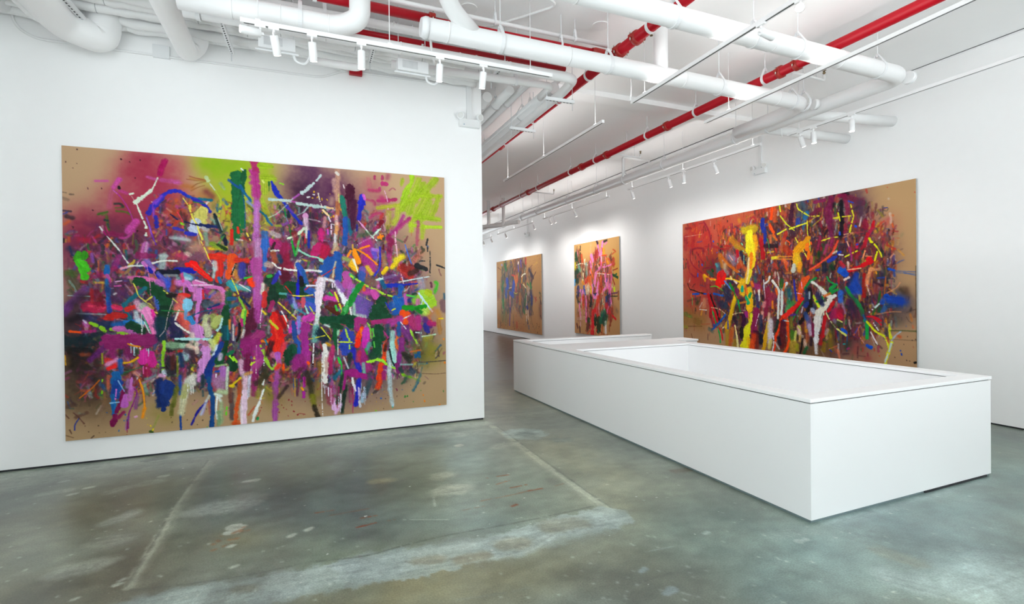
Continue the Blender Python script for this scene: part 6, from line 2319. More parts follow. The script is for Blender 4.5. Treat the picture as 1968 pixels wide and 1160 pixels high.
PAINT_S = """
b D0A040 306 .7 2397,576 2432,1226
b 1E4028 249 .9 185,375 238,675
b 24503A 245 .9 236,793 291,1003
b 8A3A28 475 .8 855,942 953,1515
b A04028 447 .8 1388,636 1533,1057 1526,1469
b 8A3830 389 .8 1881,831 1872,1368
b 7A3028 435 .8 839,1857 995,2196
b A03028 408 .85 1468,1909 1360,2298
b 8A3A2A 318 .8 2009,1744 2049,2170
b 9A6A50 249 .5 379,2505 323,2390
b 9A6A48 170 .5 2329,2058 2371,2266
b 6A5A50 102 .5 2418,2109 2462,2159
f 2600 69 186 2230 2427
f 400 74 -52 2315 2868
s 1C4A30 169 .9 127,311 180,642
s 1E5A38 134 .9 297,649 234,912
w C8B830 139 .9 62,634 71,814
w 1C3A30 223 .9 116,936 170,1206
s 309AC8 84.5 1 34,1172 31,1321
w 202A70 176 .95 254,1445 249,1682
w 1C2A28 126 .9 161,1711 274,1918
k 2A2018 45.4 1 412,71 403,568 376,1095
k E8E0C8 30.3 1 121,683 470,646 859,714
w C8A880 94.9 .8 1059,49 1026,413
k E8D8B8 76.3 1 686,544 607,872 545,1218
w 90A8A0 130 .9 777,680 798,1054
w 80B098 143 .9 296,738 409,862
w C05028 127 .9 474,398 528,577
s E088B8 143 1 1078,446 1155,592
s E088B8 126 1 1022,639 1043,951
s E87028 66.1 1 992,807 1172,1126
w E07830 282 .95 932,1173 1010,1346
w D86028 298 .9 850,1228 793,1341
w E09830 108 .9 516,1246 627,1336
w C02828 126 .9 739,1282 764,1397
s E888B8 93.4 1 1423,31 1495,313 1567,484
s E890C0 94.3 1 1723,90 1644,381 1639,653
w 1A1414 85.4 .9 1398,28 1448,89
w 1A1414 78.8 .9 1796,71 1941,59
w E088B8 68.5 .9 1843,156 1940,112
w D8A030 138 .95 1768,311 1791,421
k E05820 30.5 1 1286,573 1642,490 1934,486
k E05820 32.4 1 1981,570 2303,804
k E88030 27.2 1 1283,740 2026,680
w E8A030 97.4 .9 1885,590 2025,733
w E8C0A8 81.9 .8 1386,719 1536,866
s E888B8 50.4 1 2304,751 2024,813 1735,836
s E080B0 77.8 1 1586,841 1383,940
s E070A8 67.8 1 1639,653 1636,871
w A83028 242 .8 1392,360 1338,522
w B04028 186 .8 2259,670 2257,775
w 4A2A20 124 .8 2122,554 2167,637
w C05030 41.7 .8 2216,483 2399,420
w C04A28 38.7 .8 2264,356 2355,390
w 8A2A18 37.5 .9 2255,958 2481,918
s 1C4A28 79.2 .95 2253,1089 2477,1176
w 1C5A30 56.6 .9 2343,1119 2434,1071
s 9A2A28 41.4 .9 2250,1220 2339,1380
k E85820 29 1 1330,993 2020,1052
k E8D8C8 26.8 1 1279,991 1682,1037 2160,1085
s E890C0 147 1 1329,1049 1275,1241 1247,1352
s E890C4 164 1 1876,1099 1874,1260
s E88CC0 180 1 1946,1263 1967,1424
s E888BC 94.3 1 1943,1423 1673,1580
s E070B0 105 1 2183,1112 2109,1374
s E880BC 125 1 2100,1374 2081,1638 2110,1903
w D05820 170 .95 1606,1143 1602,1416
w C85028 128 .9 1675,1472 1574,1579
s E890C4 140 1 1478,1303 1425,1467 1371,1605
w C8A0A0 54.4 .9 1168,1350 1374,1466
w 2A1C1C 49.8 .95 1111,1630 1473,1633
s E890C4 125 1 1115,1377 1085,1602
s E08CC0 110 1 567,1538 452,1624
s E898C8 116 1 397,1536 622,1597
s 2060B8 92.4 1 615,1394 689,1626
w 2A6090 64.5 .95 689,1598 703,1742
s E8C028 96.3 1 1051,1432 1048,1601
w E8D8B8 331 .8 846,1428 844,1542
k E8E0C0 52.9 1 737,1368 952,1572
s 2848A0 65 1 1947,1183 1931,1262
s 204080 78 .95 1293,1659 1255,1799
s E890C4 109 1 1110,1658 1214,1743
s E890C4 105 1 1422,1660 1291,1799
w A09070 77.3 .95 1290,1827 1155,2108
s E890C0 104 1 508,1712 448,1859
w C8B0A0 76.3 .9 505,1858 389,1976
s E890BC 76.2 1 302,1948 356,2212 381,2388
s E888B8 87.6 1 731,1713 740,2145 745,2519
w 201818 153 .85 1056,1743 998,2026
w D04828 144 .95 1471,1743 1364,2020
w D84828 137 .9 563,1742 557,2091
w C83828 273 .9 1310,2188 1360,2298
s D02828 231 1 1206,2219 1174,2528
s D02830 177 1 1149,2473 1089,2899
w A82028 147 .95 829,2429 933,2682
w 1C4A20 158 .9 882,2456 823,2716
w 7A3828 160 .9 825,2601 795,2775
s 1C3A18 155 .95 1282,2328 1278,2579
s 303A14 248 .95 1509,2458 1454,2736
s 207048 227 .95 1810,2176 1759,2339
w 1A6A50 228 .9 1712,2233 1609,2454
w 284A38 228 .9 1857,2282 1756,2502
s 2A8060 89.7 .9 1907,2146 1953,2279
w 2A2A50 186 .9 2010,1691 2007,1904
s 304890 74.9 .9 1890,1744 1911,1932
w 5A3A80 95.2 .9 2053,1930 2099,1983
w C02838 213 .95 1910,2012 2002,2171
s D02028 71.4 1 2049,2196 2369,2383
k C8D0A0 47.3 1 1673,1580 1717,1907 1787,2122
w 9A4A28 108 .8 2190,2114 2139,2432
w 8A3A20 93.4 .8 2095,2275 2090,2567
s C8D838 85.6 1 2315,1484 2328,1549
w 5A2A60 39.3 .9 2151,1639 2471,1616
w 2A3A18 36.2 .9 2104,1718 2469,1719
w 8A4A30 80.7 .7 2516,1591 2512,1797
w E8E0E0 116 1 1854,2498 1849,2794
w 80A080 70.2 .9 1927,2387 1853,2552
w C06030 70.2 .9 1657,2588 1652,2861
w 9A5A38 65.2 .8 2043,2596 2040,2755
s 1A6060 38.5 1 1454,2764 1463,2819
w C8A090 111 .6 206,2453 608,2409
k D8B0B0 56.1 .9 412,2240 376,2682
w 4A2A30 79 .9 317,2714 343,2890
w 4A2030 74.4 .8 144,2634 200,2750
k D83030 37.2 1 1352,2742 1246,2944
k C84A28 34.2 1 709,2982 985,2764
w D88A68 107 .6 1503,2844 1552,2923
p 8A2A20 31.3 .9 205,2513 143,2664 543,2906 712,2809 983,2849 1604,2810 1751,2855 1944,2868 254,2984 19,2940
f 500 186 256 2185 2376
"""
PAINT_F = """
b A87038 521 .5 292,2645 768,2975
b A86A38 600 .5 2122,2739 2939,2861
b B88048 405 .4 4072,2500 4416,2784
b 7A4428 355 .6 227,1435 173,1578
b 7A4830 267 .6 4707,1949 4698,2330
b 5A4A28 107 .6 4650,1480 4714,1598
b 2A5A30 394 .85 1125,208 1026,409
b 3A6A28 348 .85 830,711 725,1056
b 286038 348 .85 814,1302 804,1650
b 2A7A38 281 .85 846,1859 932,2170
b 4A6038 517 .6 783,2417 1063,2477
b 5A3A2A 595 .7 1751,414 1918,688
b 6A3A28 471 .75 2273,148 2180,470
b 24366A 817 .9 1648,979 1639,1315
b 24346A 604 .8 1722,1517 1537,1786
b 5A3A30 607 .8 2842,313 2912,699
b 4A2A28 612 .8 2825,1015 2656,1331
b 6A4028 707 .75 2731,1589 2803,1909
b 4A3040 285 .85 3753,675 3821,892
b 2A2858 235 .85 3808,1472 3875,1716
b 2A2A5A 288 .85 3507,1654 3650,1901
b 4A3428 285 .8 3721,2053 3716,2268
b 304020 250 .7 3129,1465 3114,2095
b 7A3A28 498 .6 1451,1651 1259,2061
f 3000 562 -37 4006 2260
f 700 68 -35 4685 2916
s 30703A 188 .9 1032,202 1211,418
s 286A40 216 .9 823,954 718,1300
s 1E8038 188 .95 800,1789 793,2068
s 2848A0 333 .95 1290,900 1374,1175
s 2848A0 349 .95 2080,1058 1988,1321
s 2A4AA0 202 .95 1635,1450 1981,1586
w 3050A0 277 .9 1187,1308 1180,1582
w C04028 81.7 .9 1831,685 2258,736
w D06A28 197 .9 2425,743 2420,937
w D07830 151 .9 2172,798 2332,1130
w C87828 143 .9 2732,1525 2723,1910
w D09030 148 .9 2990,766 2905,1017
w D0A040 86.3 .9 3139,1087 3290,1216
s 5A4898 91.8 1 2847,122 2881,380
s 5A4898 78.5 1 2561,232 2594,556
s B83028 90 1 3371,66 3366,283
w 4A3A30 133 .9 3158,301 3306,529
w 9A9080 98.4 .9 3308,467 3227,619
k E8E0D0 85.3 1 2603,186 2561,248
k E8E0C8 52.5 1 2910,795 3109,708 3303,685
k E8D8B8 44.2 1 3060,1117 3365,1280
k E0B890 47.3 1 1552,1246 1817,1218
w D8A090 123 .9 1630,1651 1623,1921
s 4A3A90 78.5 1 1664,2055 1591,2460 1554,2866
w D88070 80.5 .9 1632,1584 1619,2055
w A82A30 115 .9 2329,1261 2324,1457
w C83028 105 .9 2742,1108 2779,1237
w 8A3038 148 .9 2402,1653 2397,1848
w 1C7A34 135 .95 3780,1105 3848,1289
w 24783A 92.6 .9 3483,1096 3666,1224
s 2A2A70 144 .95 3423,2027 3497,2088
w 2A2A6A 168 .9 3878,1594 3907,1898
s 2A5A28 127 .95 3359,1529 3195,1968
w 3A6A30 150 .8 3034,2160 3187,2282
w B8A090 224 .8 3591,1284 3586,1469
w D8C0A0 68.6 .9 3395,1592 3386,1966
k E0C8B0 65.7 1 3532,2180 3561,2519
k E0C8B0 65.6 1 3342,2216 3409,2588
w 2A2A38 60.8 1 3448,2555 3520,2707
s 4A6080 63.4 1 3592,2796 3612,2918
w 3A2A3A 137 .9 3682,549 4039,870
w 5A3A38 105 .8 4038,900 3891,1016
w 6A4038 57.2 .9 4291,671 4075,841
w 6A4038 30.8 .8 3758,462 3978,383
w 8A4838 60.6 .8 3531,665 3610,484
k D8D040 25.2 1 2071,1421 2239,1488 2489,1458
w B04A34 51.3 .8 4092,1625 4370,1775
w A83830 58.3 .8 4303,1656 4229,1835
w A04030 28.2 .7 91,914 438,925
w 8A6A60 118 .6 330,1294 320,1649
w D8B060 76.6 .5 4121,392 4472,295
w 7A4A28 54.7 .7 160,256 551,384
w B09068 138 .6 213,1934 201,2363
w 3A2A20 73.7 .8 4646,1656 4741,1890
w 4A2A24 58.4 .8 4698,2359 4762,2474
k A0A0C8 78.4 1 654,161 701,182
w B04A20 197 .6 2374,2761 2371,2891
p 5A3020 34.9 .8 578,2915 1052,2891 1601,2763 1947,2913 2541,2656 2947,2511 3098,2758 2777,2966 3474,3050 4134,2919 4411,3021 281,3036 861,3040 2116,3003 3994,2806 4350,2668 4553,2776 1327,2946 1769,3056 186,2863
p 3A4A30 39.9 .9 1330,2809 2533,3012
v 260 -9 2656 4749 3058 6
v 120 3012 -118 4800 725 4
"""

def paint_mat(name):
    m = bpy.data.materials.new(name); m.use_nodes = True; n = m.node_tree.nodes; l = m.node_tree.links; b = n['Principled BSDF']
    a = n.new('ShaderNodeVertexColor'); a.layer_name = 'paint'
    tc = n.new('ShaderNodeTexCoord'); nz = n.new('ShaderNodeTexNoise'); nz.inputs['Scale'].default_value = 260; nz.inputs['Detail'].default_value = 3
    l.new(tc.outputs['Object'], nz.inputs['Vector'])
    bp = n.new('ShaderNodeBump'); bp.inputs['Strength'].default_value = .35; bp.inputs['Distance'].default_value = .002
    l.new(nz.outputs['Fac'], bp.inputs['Height']); l.new(bp.outputs['Normal'], b.inputs['Normal'])
    r = n.new('ShaderNodeMapRange'); r.inputs['To Min'].default_value = .93; r.inputs['To Max'].default_value = 1.05
    l.new(nz.outputs['Fac'], r.inputs['Value'])
    mx = n.new('ShaderNodeMix'); mx.data_type = 'RGBA'; mx.blend_type = 'MULTIPLY'; mx.inputs['Factor'].default_value = 1
    l.new(a.outputs['Color'], mx.inputs['A']); l.new(r.outputs['Result'], mx.inputs['B']); l.new(mx.outputs['Result'], b.inputs['Base Color'])
    b.inputs['Roughness'].default_value = .6; b.inputs['Specular IOR Level'].default_value = .16
    return m
def grid_mesh(name, P, col, m, parent):
    H, W = P.shape[:2]; me = bpy.data.meshes.new(name)
    me.vertices.add(H*W); me.vertices.foreach_set('co', P.reshape(-1).astype(np.float32))
    i = (np.arange(H-1)[:,None]*W+np.arange(W-1)[None,:]).ravel(); F = np.stack([i,i+W,i+W+1,i+1],1)
    n = len(F); me.loops.add(n*4); me.loops.foreach_set('vertex_index', F.ravel().astype(np.int32))
    me.polygons.add(n); me.polygons.foreach_set('loop_start', (np.arange(n)*4).astype(np.int32)); me.polygons.foreach_set('loop_total', np.full(n,4,np.int32))
    me.update(calc_edges=True); me.polygons.foreach_set('use_smooth', np.ones(n,bool))
    at = me.color_attributes.new('paint','FLOAT_COLOR','POINT')
    c = np.ones((H*W,4),np.float32); c[:,:3] = col.reshape(-1,3); at.data.foreach_set('color', c.ravel())
    me.materials.append(m); me.validate()
    o = bpy.data.objects.new(name, me); C.objects.link(o); o.parent = parent; return o
PM = paint_mat('oil_paint_on_canvas')
def painting(label, text, wmm, hmm, res, seed, top, bot, pal, wall, u0, zt, vp, ls):
    cv = Canvas(wmm, hmm, res, seed, hx(top), hx(bot)); run(cv, text, [hx(t) for t in pal.split()], hx(top), vp, ls)
    W, H = cv.W, cv.H; d = .040
    u = np.linspace(0,wmm/1000,W)[None,:]*np.ones((H,1)); v = np.linspace(0,hmm/1000,H)[:,None]*np.ones((1,W))
    h = cv.h; h = np.clip(h,0,6)/1000*.8; h[0]=h[-1]=0; h[:,0]=h[:,-1]=0
    w_ = wmm/1000; hh = hmm/1000
    if wall == 'left': base = (u0+w_/2, YL, zt-hh)
    else: base = (XR, u0-w_/2, zt-hh)
    t_ = thing('painting', label, 'painting', base, 'large abstract paintings')
    bx = MB()
    if wall == 'left':
        P = np.stack([u0+u-base[0], YL-d-h-base[1]+0*u, zt-v-base[2]],-1)
        bx.box(u0,YL-d+.0005,zt-hh,u0+w_,YL-.012,zt)
        cl = MB().box(u0+.06,YL-.012,zt-hh+.06,u0+w_-.06,YL,zt-.06)
    else:
        P = np.stack([XR-d-h-base[0]+0*u, u0-u-base[1], zt-v-base[2]],-1)
        bx.box(XR-d+.0005,u0-w_,zt-hh,XR-.012,u0,zt)
        cl = MB().box(XR-.012,u0-w_+.06,zt-hh+.06,XR,u0-.06,zt-.06)
    grid_mesh('canvas', P, lin(cv.c), PM, t_)
    part('canvas_edge', bx, M['edge'], t_); part('hanging_frame', cl, M['metal'], t_)

painting('large wide abstract painting with magenta, blue and lime strokes, on the left wall', PAINT_L, 4124, 3115, 5.2, 3, 'C2A07C', 'B2936C', '8A2A68 C85AAA 2A5AA0 12482A E8E4E0 C82820 1C1A22 D8C840 B86AA8 A04078 2A8040 E08030 5A2440 70A8A0 3A2A40 6A3A60 1C1A22 2A2438 14301E 5A1838 D8503A', 'left', -2.3681, 3.3822, 0.62, 1.0)
painting('wide abstract painting with red left side and yellow strokes, behind the parapet', PAINT_R, 4874, 2783, 7.0, 5, 'C09A6C', 'B48C66', '8A2A48 D86028 2A4A9A 1E6A3A E4E0D8 C82828 1C1820 D8B830 A03060 3A3048 6A3028 E0A030 5A4A40 2A1C20 3A1428 1A2438 8A2A20', 'right', 9.3048, 3.4161, 0.75, 1.3)
painting('tall narrow abstract painting with pink and orange strokes on the right wall', PAINT_S, 2583, 2930, 8, 8, 'CC9C5C', 'C08C58', 'D04828 E890C0 1C4A30 2A2018 C83028 E8D8C0 8A3828 D88030 3A3050 B04A30 90705A', 'right', 14.4786, 3.4346, 0.92, 2.2)
painting('farthest abstract painting, mostly tan canvas with a dark blue and green cluster', PAINT_F, 4819, 3091, 13, 9, 'C08C4E', 'B07A44', '5A3A28 24366A 2A5A30 C06A28 8A3028 2A2028 B08A40 4A3A70 C8A880 3A4A28', 'right', 21.797, 3.3512, 0.95, 3.0)

PAINT_FLOOR = """
b 6C6658 1.35e+03 .7 1479,4648 1707,5554
b 5A5142 927 .75 1418,4466 1725,4435
b 564E3E 634 .7 1823,5322 2036,5337
b 605A4C 537 .6 1671,5664 2198,5953
b 86897F 1.11e+03 .7 795,3648 1117,3580
b 7C7A6C 970 .6 1515,3364 1924,3790
b 8A8E86 525 .6 1112,4676 1413,4983
b 868A82 438 .6 1552,5350 1722,5278
b 8C887A 428 .5 1865,4817 2082,5010
b 747C72 1.8e+03 .8 2775,4659 3671,4646 4329,5084
b 606A6A 774 .7 3039,5017 3161,4831
b 58635F 804 .6 3501,5538 3369,5046
b 5E6866 422 .6 3612,4765 3607,5268
b 6E7668 565 .6 2780,5582 3195,5845
b 766F58 303 .6 2629,5431 2745,5567
b 7A7866 823 .5 3948,4770 4338,4630
b 76837F 594 .7 4251,5869 4517,6082
b 80908E 828 .6 4724,4448 4948,3923
b 7E8E8C 958 .5 3778,3616 4376,3663
b 78866F 331 .4 3255,6162 3647,6194
b 7C8478 700 .6 5039,5400 5083,6031
b 8A8670 813 .6 5968,4387 5787,5734
b 857E68 558 .55 5623,6270 5564,6542
b 878B7A 657 .6 6071,6244 6101,6778
b 7A8A80 787 .7 5629,6910 5964,7133
b 70807C 801 .6 6168,6714 6247,7019
b 7E7A66 677 .6 5082,6891 5251,7279
b 7C745A 602 .7 3653,6585 4071,6708
b 746A50 419 .6 3301,6544 3524,6640
b 807A62 471 .6 4326,6758 4616,6756
b 7B8A86 775 .7 6194,7377 6233,7648
b 869A9B 1.14e+03 .7 7339,7323 7079,7763
b 7F9290 1.49e+03 .7 8059,7125 8706,7292
b 7E938F 1.26e+03 .7 10365,6601 9565,6974
b 859996 606 .6 5713,7536 6444,7343
b 86847A 1.61e+03 .6 5867,2579 5906,3284
b 857D6C 1.73e+03 .6 6465,1028 6451,2029
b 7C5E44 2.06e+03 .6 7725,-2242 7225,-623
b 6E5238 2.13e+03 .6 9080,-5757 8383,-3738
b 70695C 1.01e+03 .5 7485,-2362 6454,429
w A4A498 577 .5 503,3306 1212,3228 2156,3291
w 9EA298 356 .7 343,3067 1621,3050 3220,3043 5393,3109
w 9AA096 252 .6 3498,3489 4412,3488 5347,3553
k A8A89A 59 .75 2195,3384 2155,4043 2138,4618 2149,5040 2152,5307 2155,5683 2150,5920
w 9C9C8E 86.4 .45 2232,3401 2182,4099 2167,4687 2183,5236 2167,5619 2160,5907
k 5A5C54 16.3 .7 2169,3373 2119,4563 2140,5285 2141,5904
k A2A496 70.9 .8 5467,3325 5472,4044 5443,4773 5423,5399 5430,5863 5442,6242
w 9A9C8E 103 .45 5480,3389 5428,4803 5400,5825 5415,6282
k 62645C 18.7 .6 5531,3354 5494,4796 5472,5793 5480,6259
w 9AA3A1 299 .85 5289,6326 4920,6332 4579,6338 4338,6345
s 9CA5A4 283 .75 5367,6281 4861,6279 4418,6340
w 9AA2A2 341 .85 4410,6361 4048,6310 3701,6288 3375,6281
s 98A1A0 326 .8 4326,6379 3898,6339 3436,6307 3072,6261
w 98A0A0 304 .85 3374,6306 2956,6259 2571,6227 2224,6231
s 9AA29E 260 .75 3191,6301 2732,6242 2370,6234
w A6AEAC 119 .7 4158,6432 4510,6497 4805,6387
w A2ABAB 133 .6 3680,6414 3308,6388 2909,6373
w 8A8472 160 .6 4451,6355 4561,6379
w 86806C 205 .5 4880,6241 5082,6283
w 8A7F68 121 .6 4121,6437 4263,6448
w 888070 116 .6 3830,6331 3963,6361
w 807A68 82.1 .5 2770,6213 2841,6232
k 50564F 12.8 .7 5357,6065 4961,6082 4517,6082 4075,6066 3732,6096 3519,6123 3225,6067
k 565A54 10.2 .5 3193,6053 2826,6067 2481,6028 2176,5966
w A8A9A0 202 .6 1723,5561 1811,5546 1889,5532
w A6A8A0 303 .6 2372,4833 2511,4806 2658,4802
w A4A69E 334 .35 2394,4788 2545,4775 2670,4760
w 9FA39C 149 .6 1709,4798 1791,4735 1837,4651
w A0A096 213 .6 1801,5153 1895,5161
w A8A89A 257 .65 4313,5239 4456,5250
w A6A696 177 .6 4356,4877 4428,4863
w A49A7C 133 .6 3755,4757 3898,4777
s B0B2AA 79.3 .9 2615,5373 2672,5362
s B4B4AA 90.4 .9 2644,5276 2689,5296
p 8A5230 26.9 .5 2543,5519 2561,5470 2576,5408 2636,5486 2663,5376 2695,5354 2718,5309 2622,5578 2564,5615 2659,5562 2753,5380 2690,5492
k 874A2A 15.4 .8 3228,5265 3359,5269
k 7F5236 14.7 .6 3335,5364 3631,5357
k 8A4624 17.4 .9 3562,5515 3678,5516
k 8A4222 18.3 .95 3513,5668 3654,5645
k 8A5A3A 12.7 .6 3745,5646 3797,5649
k 86502E 20.8 .8 4765,5105 4979,5110
k 8A5230 16.8 .7 4796,5292 4932,5253
k 87441F 21.8 .9 4882,5426 5038,5414
k 8A5634 13.9 .6 4540,5589 4861,5573 5027,5544
k 884624 19.4 .85 4999,5558 5132,5551
k 86593A 15 .6 5277,5548 5363,5531
s 8A4220 32.5 .9 4744,5794 4784,5778
k 7A5A40 13.9 .5 4343,5704 4526,5697
s 9AA8A8 444 .6 5668,3833 5748,3896
w 6C7472 216 .7 5686,3841 5730,3888
w 6C7470 215 .7 5978,4274 6047,4306
w A2A498 165 .5 5203,4219 5415,4181
k 60605A 9 .6 4994,7121 5279,7110
k 7A7C74 8.03 .6 3966,6843 4208,6883 4403,6899
k C0C4BC 13 .6 3861,5677 4181,5818
k B8BCB4 13.7 .6 4182,5346 4151,5531
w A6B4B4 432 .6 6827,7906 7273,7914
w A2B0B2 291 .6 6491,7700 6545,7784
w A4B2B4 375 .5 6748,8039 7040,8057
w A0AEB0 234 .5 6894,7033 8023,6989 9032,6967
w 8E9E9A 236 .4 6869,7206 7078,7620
w 9CA8A4 130 .5 6247,7019 6592,7085
w 6E7A76 224 .4 5997,7147 6081,7459
w 8C8672 156 .4 6761,7482 6805,7644
b 6E7466 241 .5 3305,6462 3474,6564
w 8C8C80 297 .6 5591,2878 6050,2953 6654,2946
w 7A7A6E 233 .6 5483,2960 5932,3036 6436,3201
w A8A898 398 .5 1568,3026 1764,3037
s 6A6E68 162 .7 1562,3099 1675,3074
p C4C8C0 6 .75 3292,6377 791,3888 1843,5550 2330,5455 2970,5766 3156,4504 2698,6278 2507,4265 3204,6512 1753,4960 1812,3880 2514,4933 1661,5292 3173,5878 3008,5978 2504,6180 3004,5753 1754,4431 3356,6183 1586,3923 2047,3910 1249,4683 1431,5536 1797,5866 2234,3771 2581,4003 1102,4744 2370,5423 2983,4821 2311,5861 3347,5837 2471,6193 1298,5306 3065,4888 885,4242 2318,6165 2148,4114 2503,4558 2773,4992 3489,5968 2789,4811 2914,6233 1570,3788 2856,5013 3060,6423 3387,6390 2881,5772 1705,4548 2115,5196 1577,4164 1850,4975 2972,4723 2872,6266 3404,5805 1797,5689
p C4C8C0 6 .75 5385,7154 6281,6741 5002,6715 4771,7188 4744,7161 4726,6018 5663,7542 8149,7082 6035,7545 4655,6872 6394,7882 4872,6808 5378,7427 9182,6173 7045,7923 4861,7217 4523,7031 8193,5763 7984,7031 4997,5079 4687,6016 4911,7164 6724,5564 4172,6436 4348,6984 6991,7350 7073,6491 8402,7193 4774,6401 6538,7952 6316,5994 7129,5750 7394,6390 5073,6997 7539,7715 4871,7193 6466,7080 5369,7199 6253,5621 6034,6169 5535,5137 7755,6648 7188,7632 7061,7619 4292,6692 4483,5811 7354,7462 7726,7522 7553,7112 5408,6822 6473,6490 7631,7138 7835,7580 5253,7369 6606,6667 6626,7020 4723,5262 5268,6704 6237,6587 5223,7060 6348,5786 4774,6867 5814,6137 5575,4673 10120,6664 5727,5711 4909,7061 4202,6914 6187,6753 5641,7417 4962,6213 4805,6699 4770,7016 5656,7600 7355,7720 4480,5675 6780,7180 7692,6189 4748,6138 8769,6028
p C4C8C0 9 .75 6656,7218 5215,7329 5424,7092 6200,7371 5201,7306 6420,7691 6038,7244 5881,6939 5447,6657 5934,7189 6339,7784 6057,7301 5159,7358 5098,7228 7155,7750 5482,6691 6913,7411 7401,7891 5270,6728 6035,7263 5000,7045 7076,7781 5003,7129 5785,7401 6027,6837 7221,7667 5500,7180 6323,7785 6227,6978 6228,7798
p C4C8C0 12 .75 2023,4898 2403,6149 1209,4973 1646,4888 2738,6317 2513,5496 2549,4920 1993,5350 1345,5193 1740,5072 1469,5407 990,4074 2598,5348 2294,5843 2565,6183
s B4B6AC 86 .9 4799,3991 4827,3982
s B0B2A8 65 .8 976,3517 1001,3499
s B0B2A8 55.7 .8 1188,3955 1222,3944
s B0B2A8 63.3 .8 1259,3827 1298,3817
s B0B2A8 64.5 .8 1828,3747 1863,3747
s B0B2A8 73.6 .9 2618,4250 2706,4245
s B0B2A8 29.5 .9 2083,5819 2099,5801
s B0B2A8 37.5 .9 2075,5864 2103,5852
s B0B2A8 27.1 .9 1896,5945 1915,5932
s B0B2A8 29 .9 2665,5613 2683,5596
s B0B2A8 29 .9 2645,5604 2662,5587
s B0B2A8 40.5 .9 3048,5615 3075,5593
s B0B2A8 44.9 .9 3161,5559 3190,5535
s B0B2A8 36.5 .9 2707,5923 2735,5908
w A0A298 174 .6 1762,3911 1820,3894
w A0A298 140 .6 1517,4036 1630,3951
w A4A69C 121 .6 947,3847 1123,3821
k A8B4B0 9.94 .6 5289,6838 5498,6853
s B8C0BC 52.9 .8 6365,7154 6443,7155
s B8C0BC 35.2 .8 5850,6802 5888,6793
s A8B4B8 55.9 .7 5104,7271 5165,7253
s A8B4B8 42.2 .7 5113,7025 5159,7006
w 6A5A48 88.2 .6 6524,5691 6690,5717
w 6E665A 109 .5 6533,5711 6648,5698
"""
FX0, FY1, FR = -3.18, 9.6, 11.5
def build_floor():
    wm = 11500; hm = 8300
    cv = Canvas(wm, hm, FR, 11, hx('7C8078'), hx('7A7E76'))
    n = cv.noise(160,5)-.5; n2 = cv.noise(36,4)-.5; n3 = cv.noise(70,4)-.5; n4 = cv.noise(5,2)-.5
    run(cv, PAINT_FLOOR, [hx('C8CCC4')], hx('7C8078'), gr=False)
    g = cv.c*(1+.34*n[...,None]*np.array([1,.95,.85])+.16*n2[...,None]+.06*n4[...,None])+.035*n3[...,None]*np.array([1,.6,.0])
    g = lin(g)*np.array([.98,1.06,.985])
    H, W = cv.H, cv.W
    x = FX0+np.arange(W)*FR/1000; y = FY1-np.arange(H)*FR/1000
    X, Y = np.meshgrid(x,y); V = np.stack([X,Y,0*X],-1).reshape(-1,3)
    i = (np.arange(H-1)[:,None]*W+np.arange(W-1)[None,:]).ravel(); F = np.stack([i,i+W,i+W+1,i+1],1)
    cx = X[:-1,:-1].ravel()+FR/2000; cy = Y[:-1,:-1].ravel()-FR/2000
    keep = ~((cx>px0)&(cx<px1)&(cy>py0)&(cy<py1)); F = F[keep]
    xa, xb, ya, yb = x[0], x[-1], y[-1], y[0]
    ex = []; ec = []; ef = []
    def quad(x0,y0,x1,y1,col):
        nx = max(1,int((x1-x0)/.25)); ny = max(1,int((y1-y0)/.25)); o = len(V)+len(ex)
        for j in range(ny+1):
            for k in range(nx+1): ex.append((x0+(x1-x0)*k/nx,y0+(y1-y0)*j/ny,0)); ec.append(col(y0+(y1-y0)*j/ny))
        for j in range(ny):
            for k in range(nx): a = o+j*(nx+1)+k; ef.append((a,a+1,a+nx+2,a+nx+1))
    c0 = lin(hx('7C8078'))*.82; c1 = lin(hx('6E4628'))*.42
    far = lambda yy: c0+(c1-c0)*min(1,max(0,(yy-9.6)/4))  # browner, darker hall floor: reflected painting tones put into the colour
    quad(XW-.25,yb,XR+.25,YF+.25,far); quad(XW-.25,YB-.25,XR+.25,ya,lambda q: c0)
    quad(xb,ya,XR+.25,yb,lambda q: c0) if XR+.25 > xb else None
    me = bpy.data.meshes.new('floor'); AV = np.vstack([V,np.array(ex)]); AF = np.vstack([F,np.array(ef)])
    me.vertices.add(len(AV)); me.vertices.foreach_set('co', AV.astype(np.float32).ravel())
    n_ = len(AF); me.loops.add(n_*4); me.loops.foreach_set('vertex_index', AF.ravel().astype(np.int32))
    me.polygons.add(n_); me.polygons.foreach_set('loop_start',(np.arange(n_)*4).astype(np.int32)); me.polygons.foreach_set('loop_total',np.full(n_,4,np.int32))
    me.update(calc_edges=True)
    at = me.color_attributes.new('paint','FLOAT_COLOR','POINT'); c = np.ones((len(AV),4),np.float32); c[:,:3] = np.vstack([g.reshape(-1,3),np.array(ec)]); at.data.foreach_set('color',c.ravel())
    m = bpy.data.materials.new('worn_concrete'); m.use_nodes = True; nd = m.node_tree.nodes; l = m.node_tree.links; b = nd['Principled BSDF']
    a = nd.new('ShaderNodeVertexColor'); a.layer_name = 'paint'; tc = nd.new('ShaderNodeTexCoord')
    def noise(scale, det, sx=1, sy=1, rot=0):
        mp = nd.new('ShaderNodeMapping'); mp.inputs['Scale'].default_value = (sx,sy,1); mp.inputs['Rotation'].default_value = (0,0,rot)
        z = nd.new('ShaderNodeTexNoise'); z.inputs['Scale'].default_value = scale; z.inputs['Detail'].default_value = det
        l.new(tc.outputs['Object'],mp.inputs['Vector']); l.new(mp.outputs['Vector'],z.inputs['Vector']); return z
    fine = noise(90,8); streak = noise(4,5,1,1.7,.35)
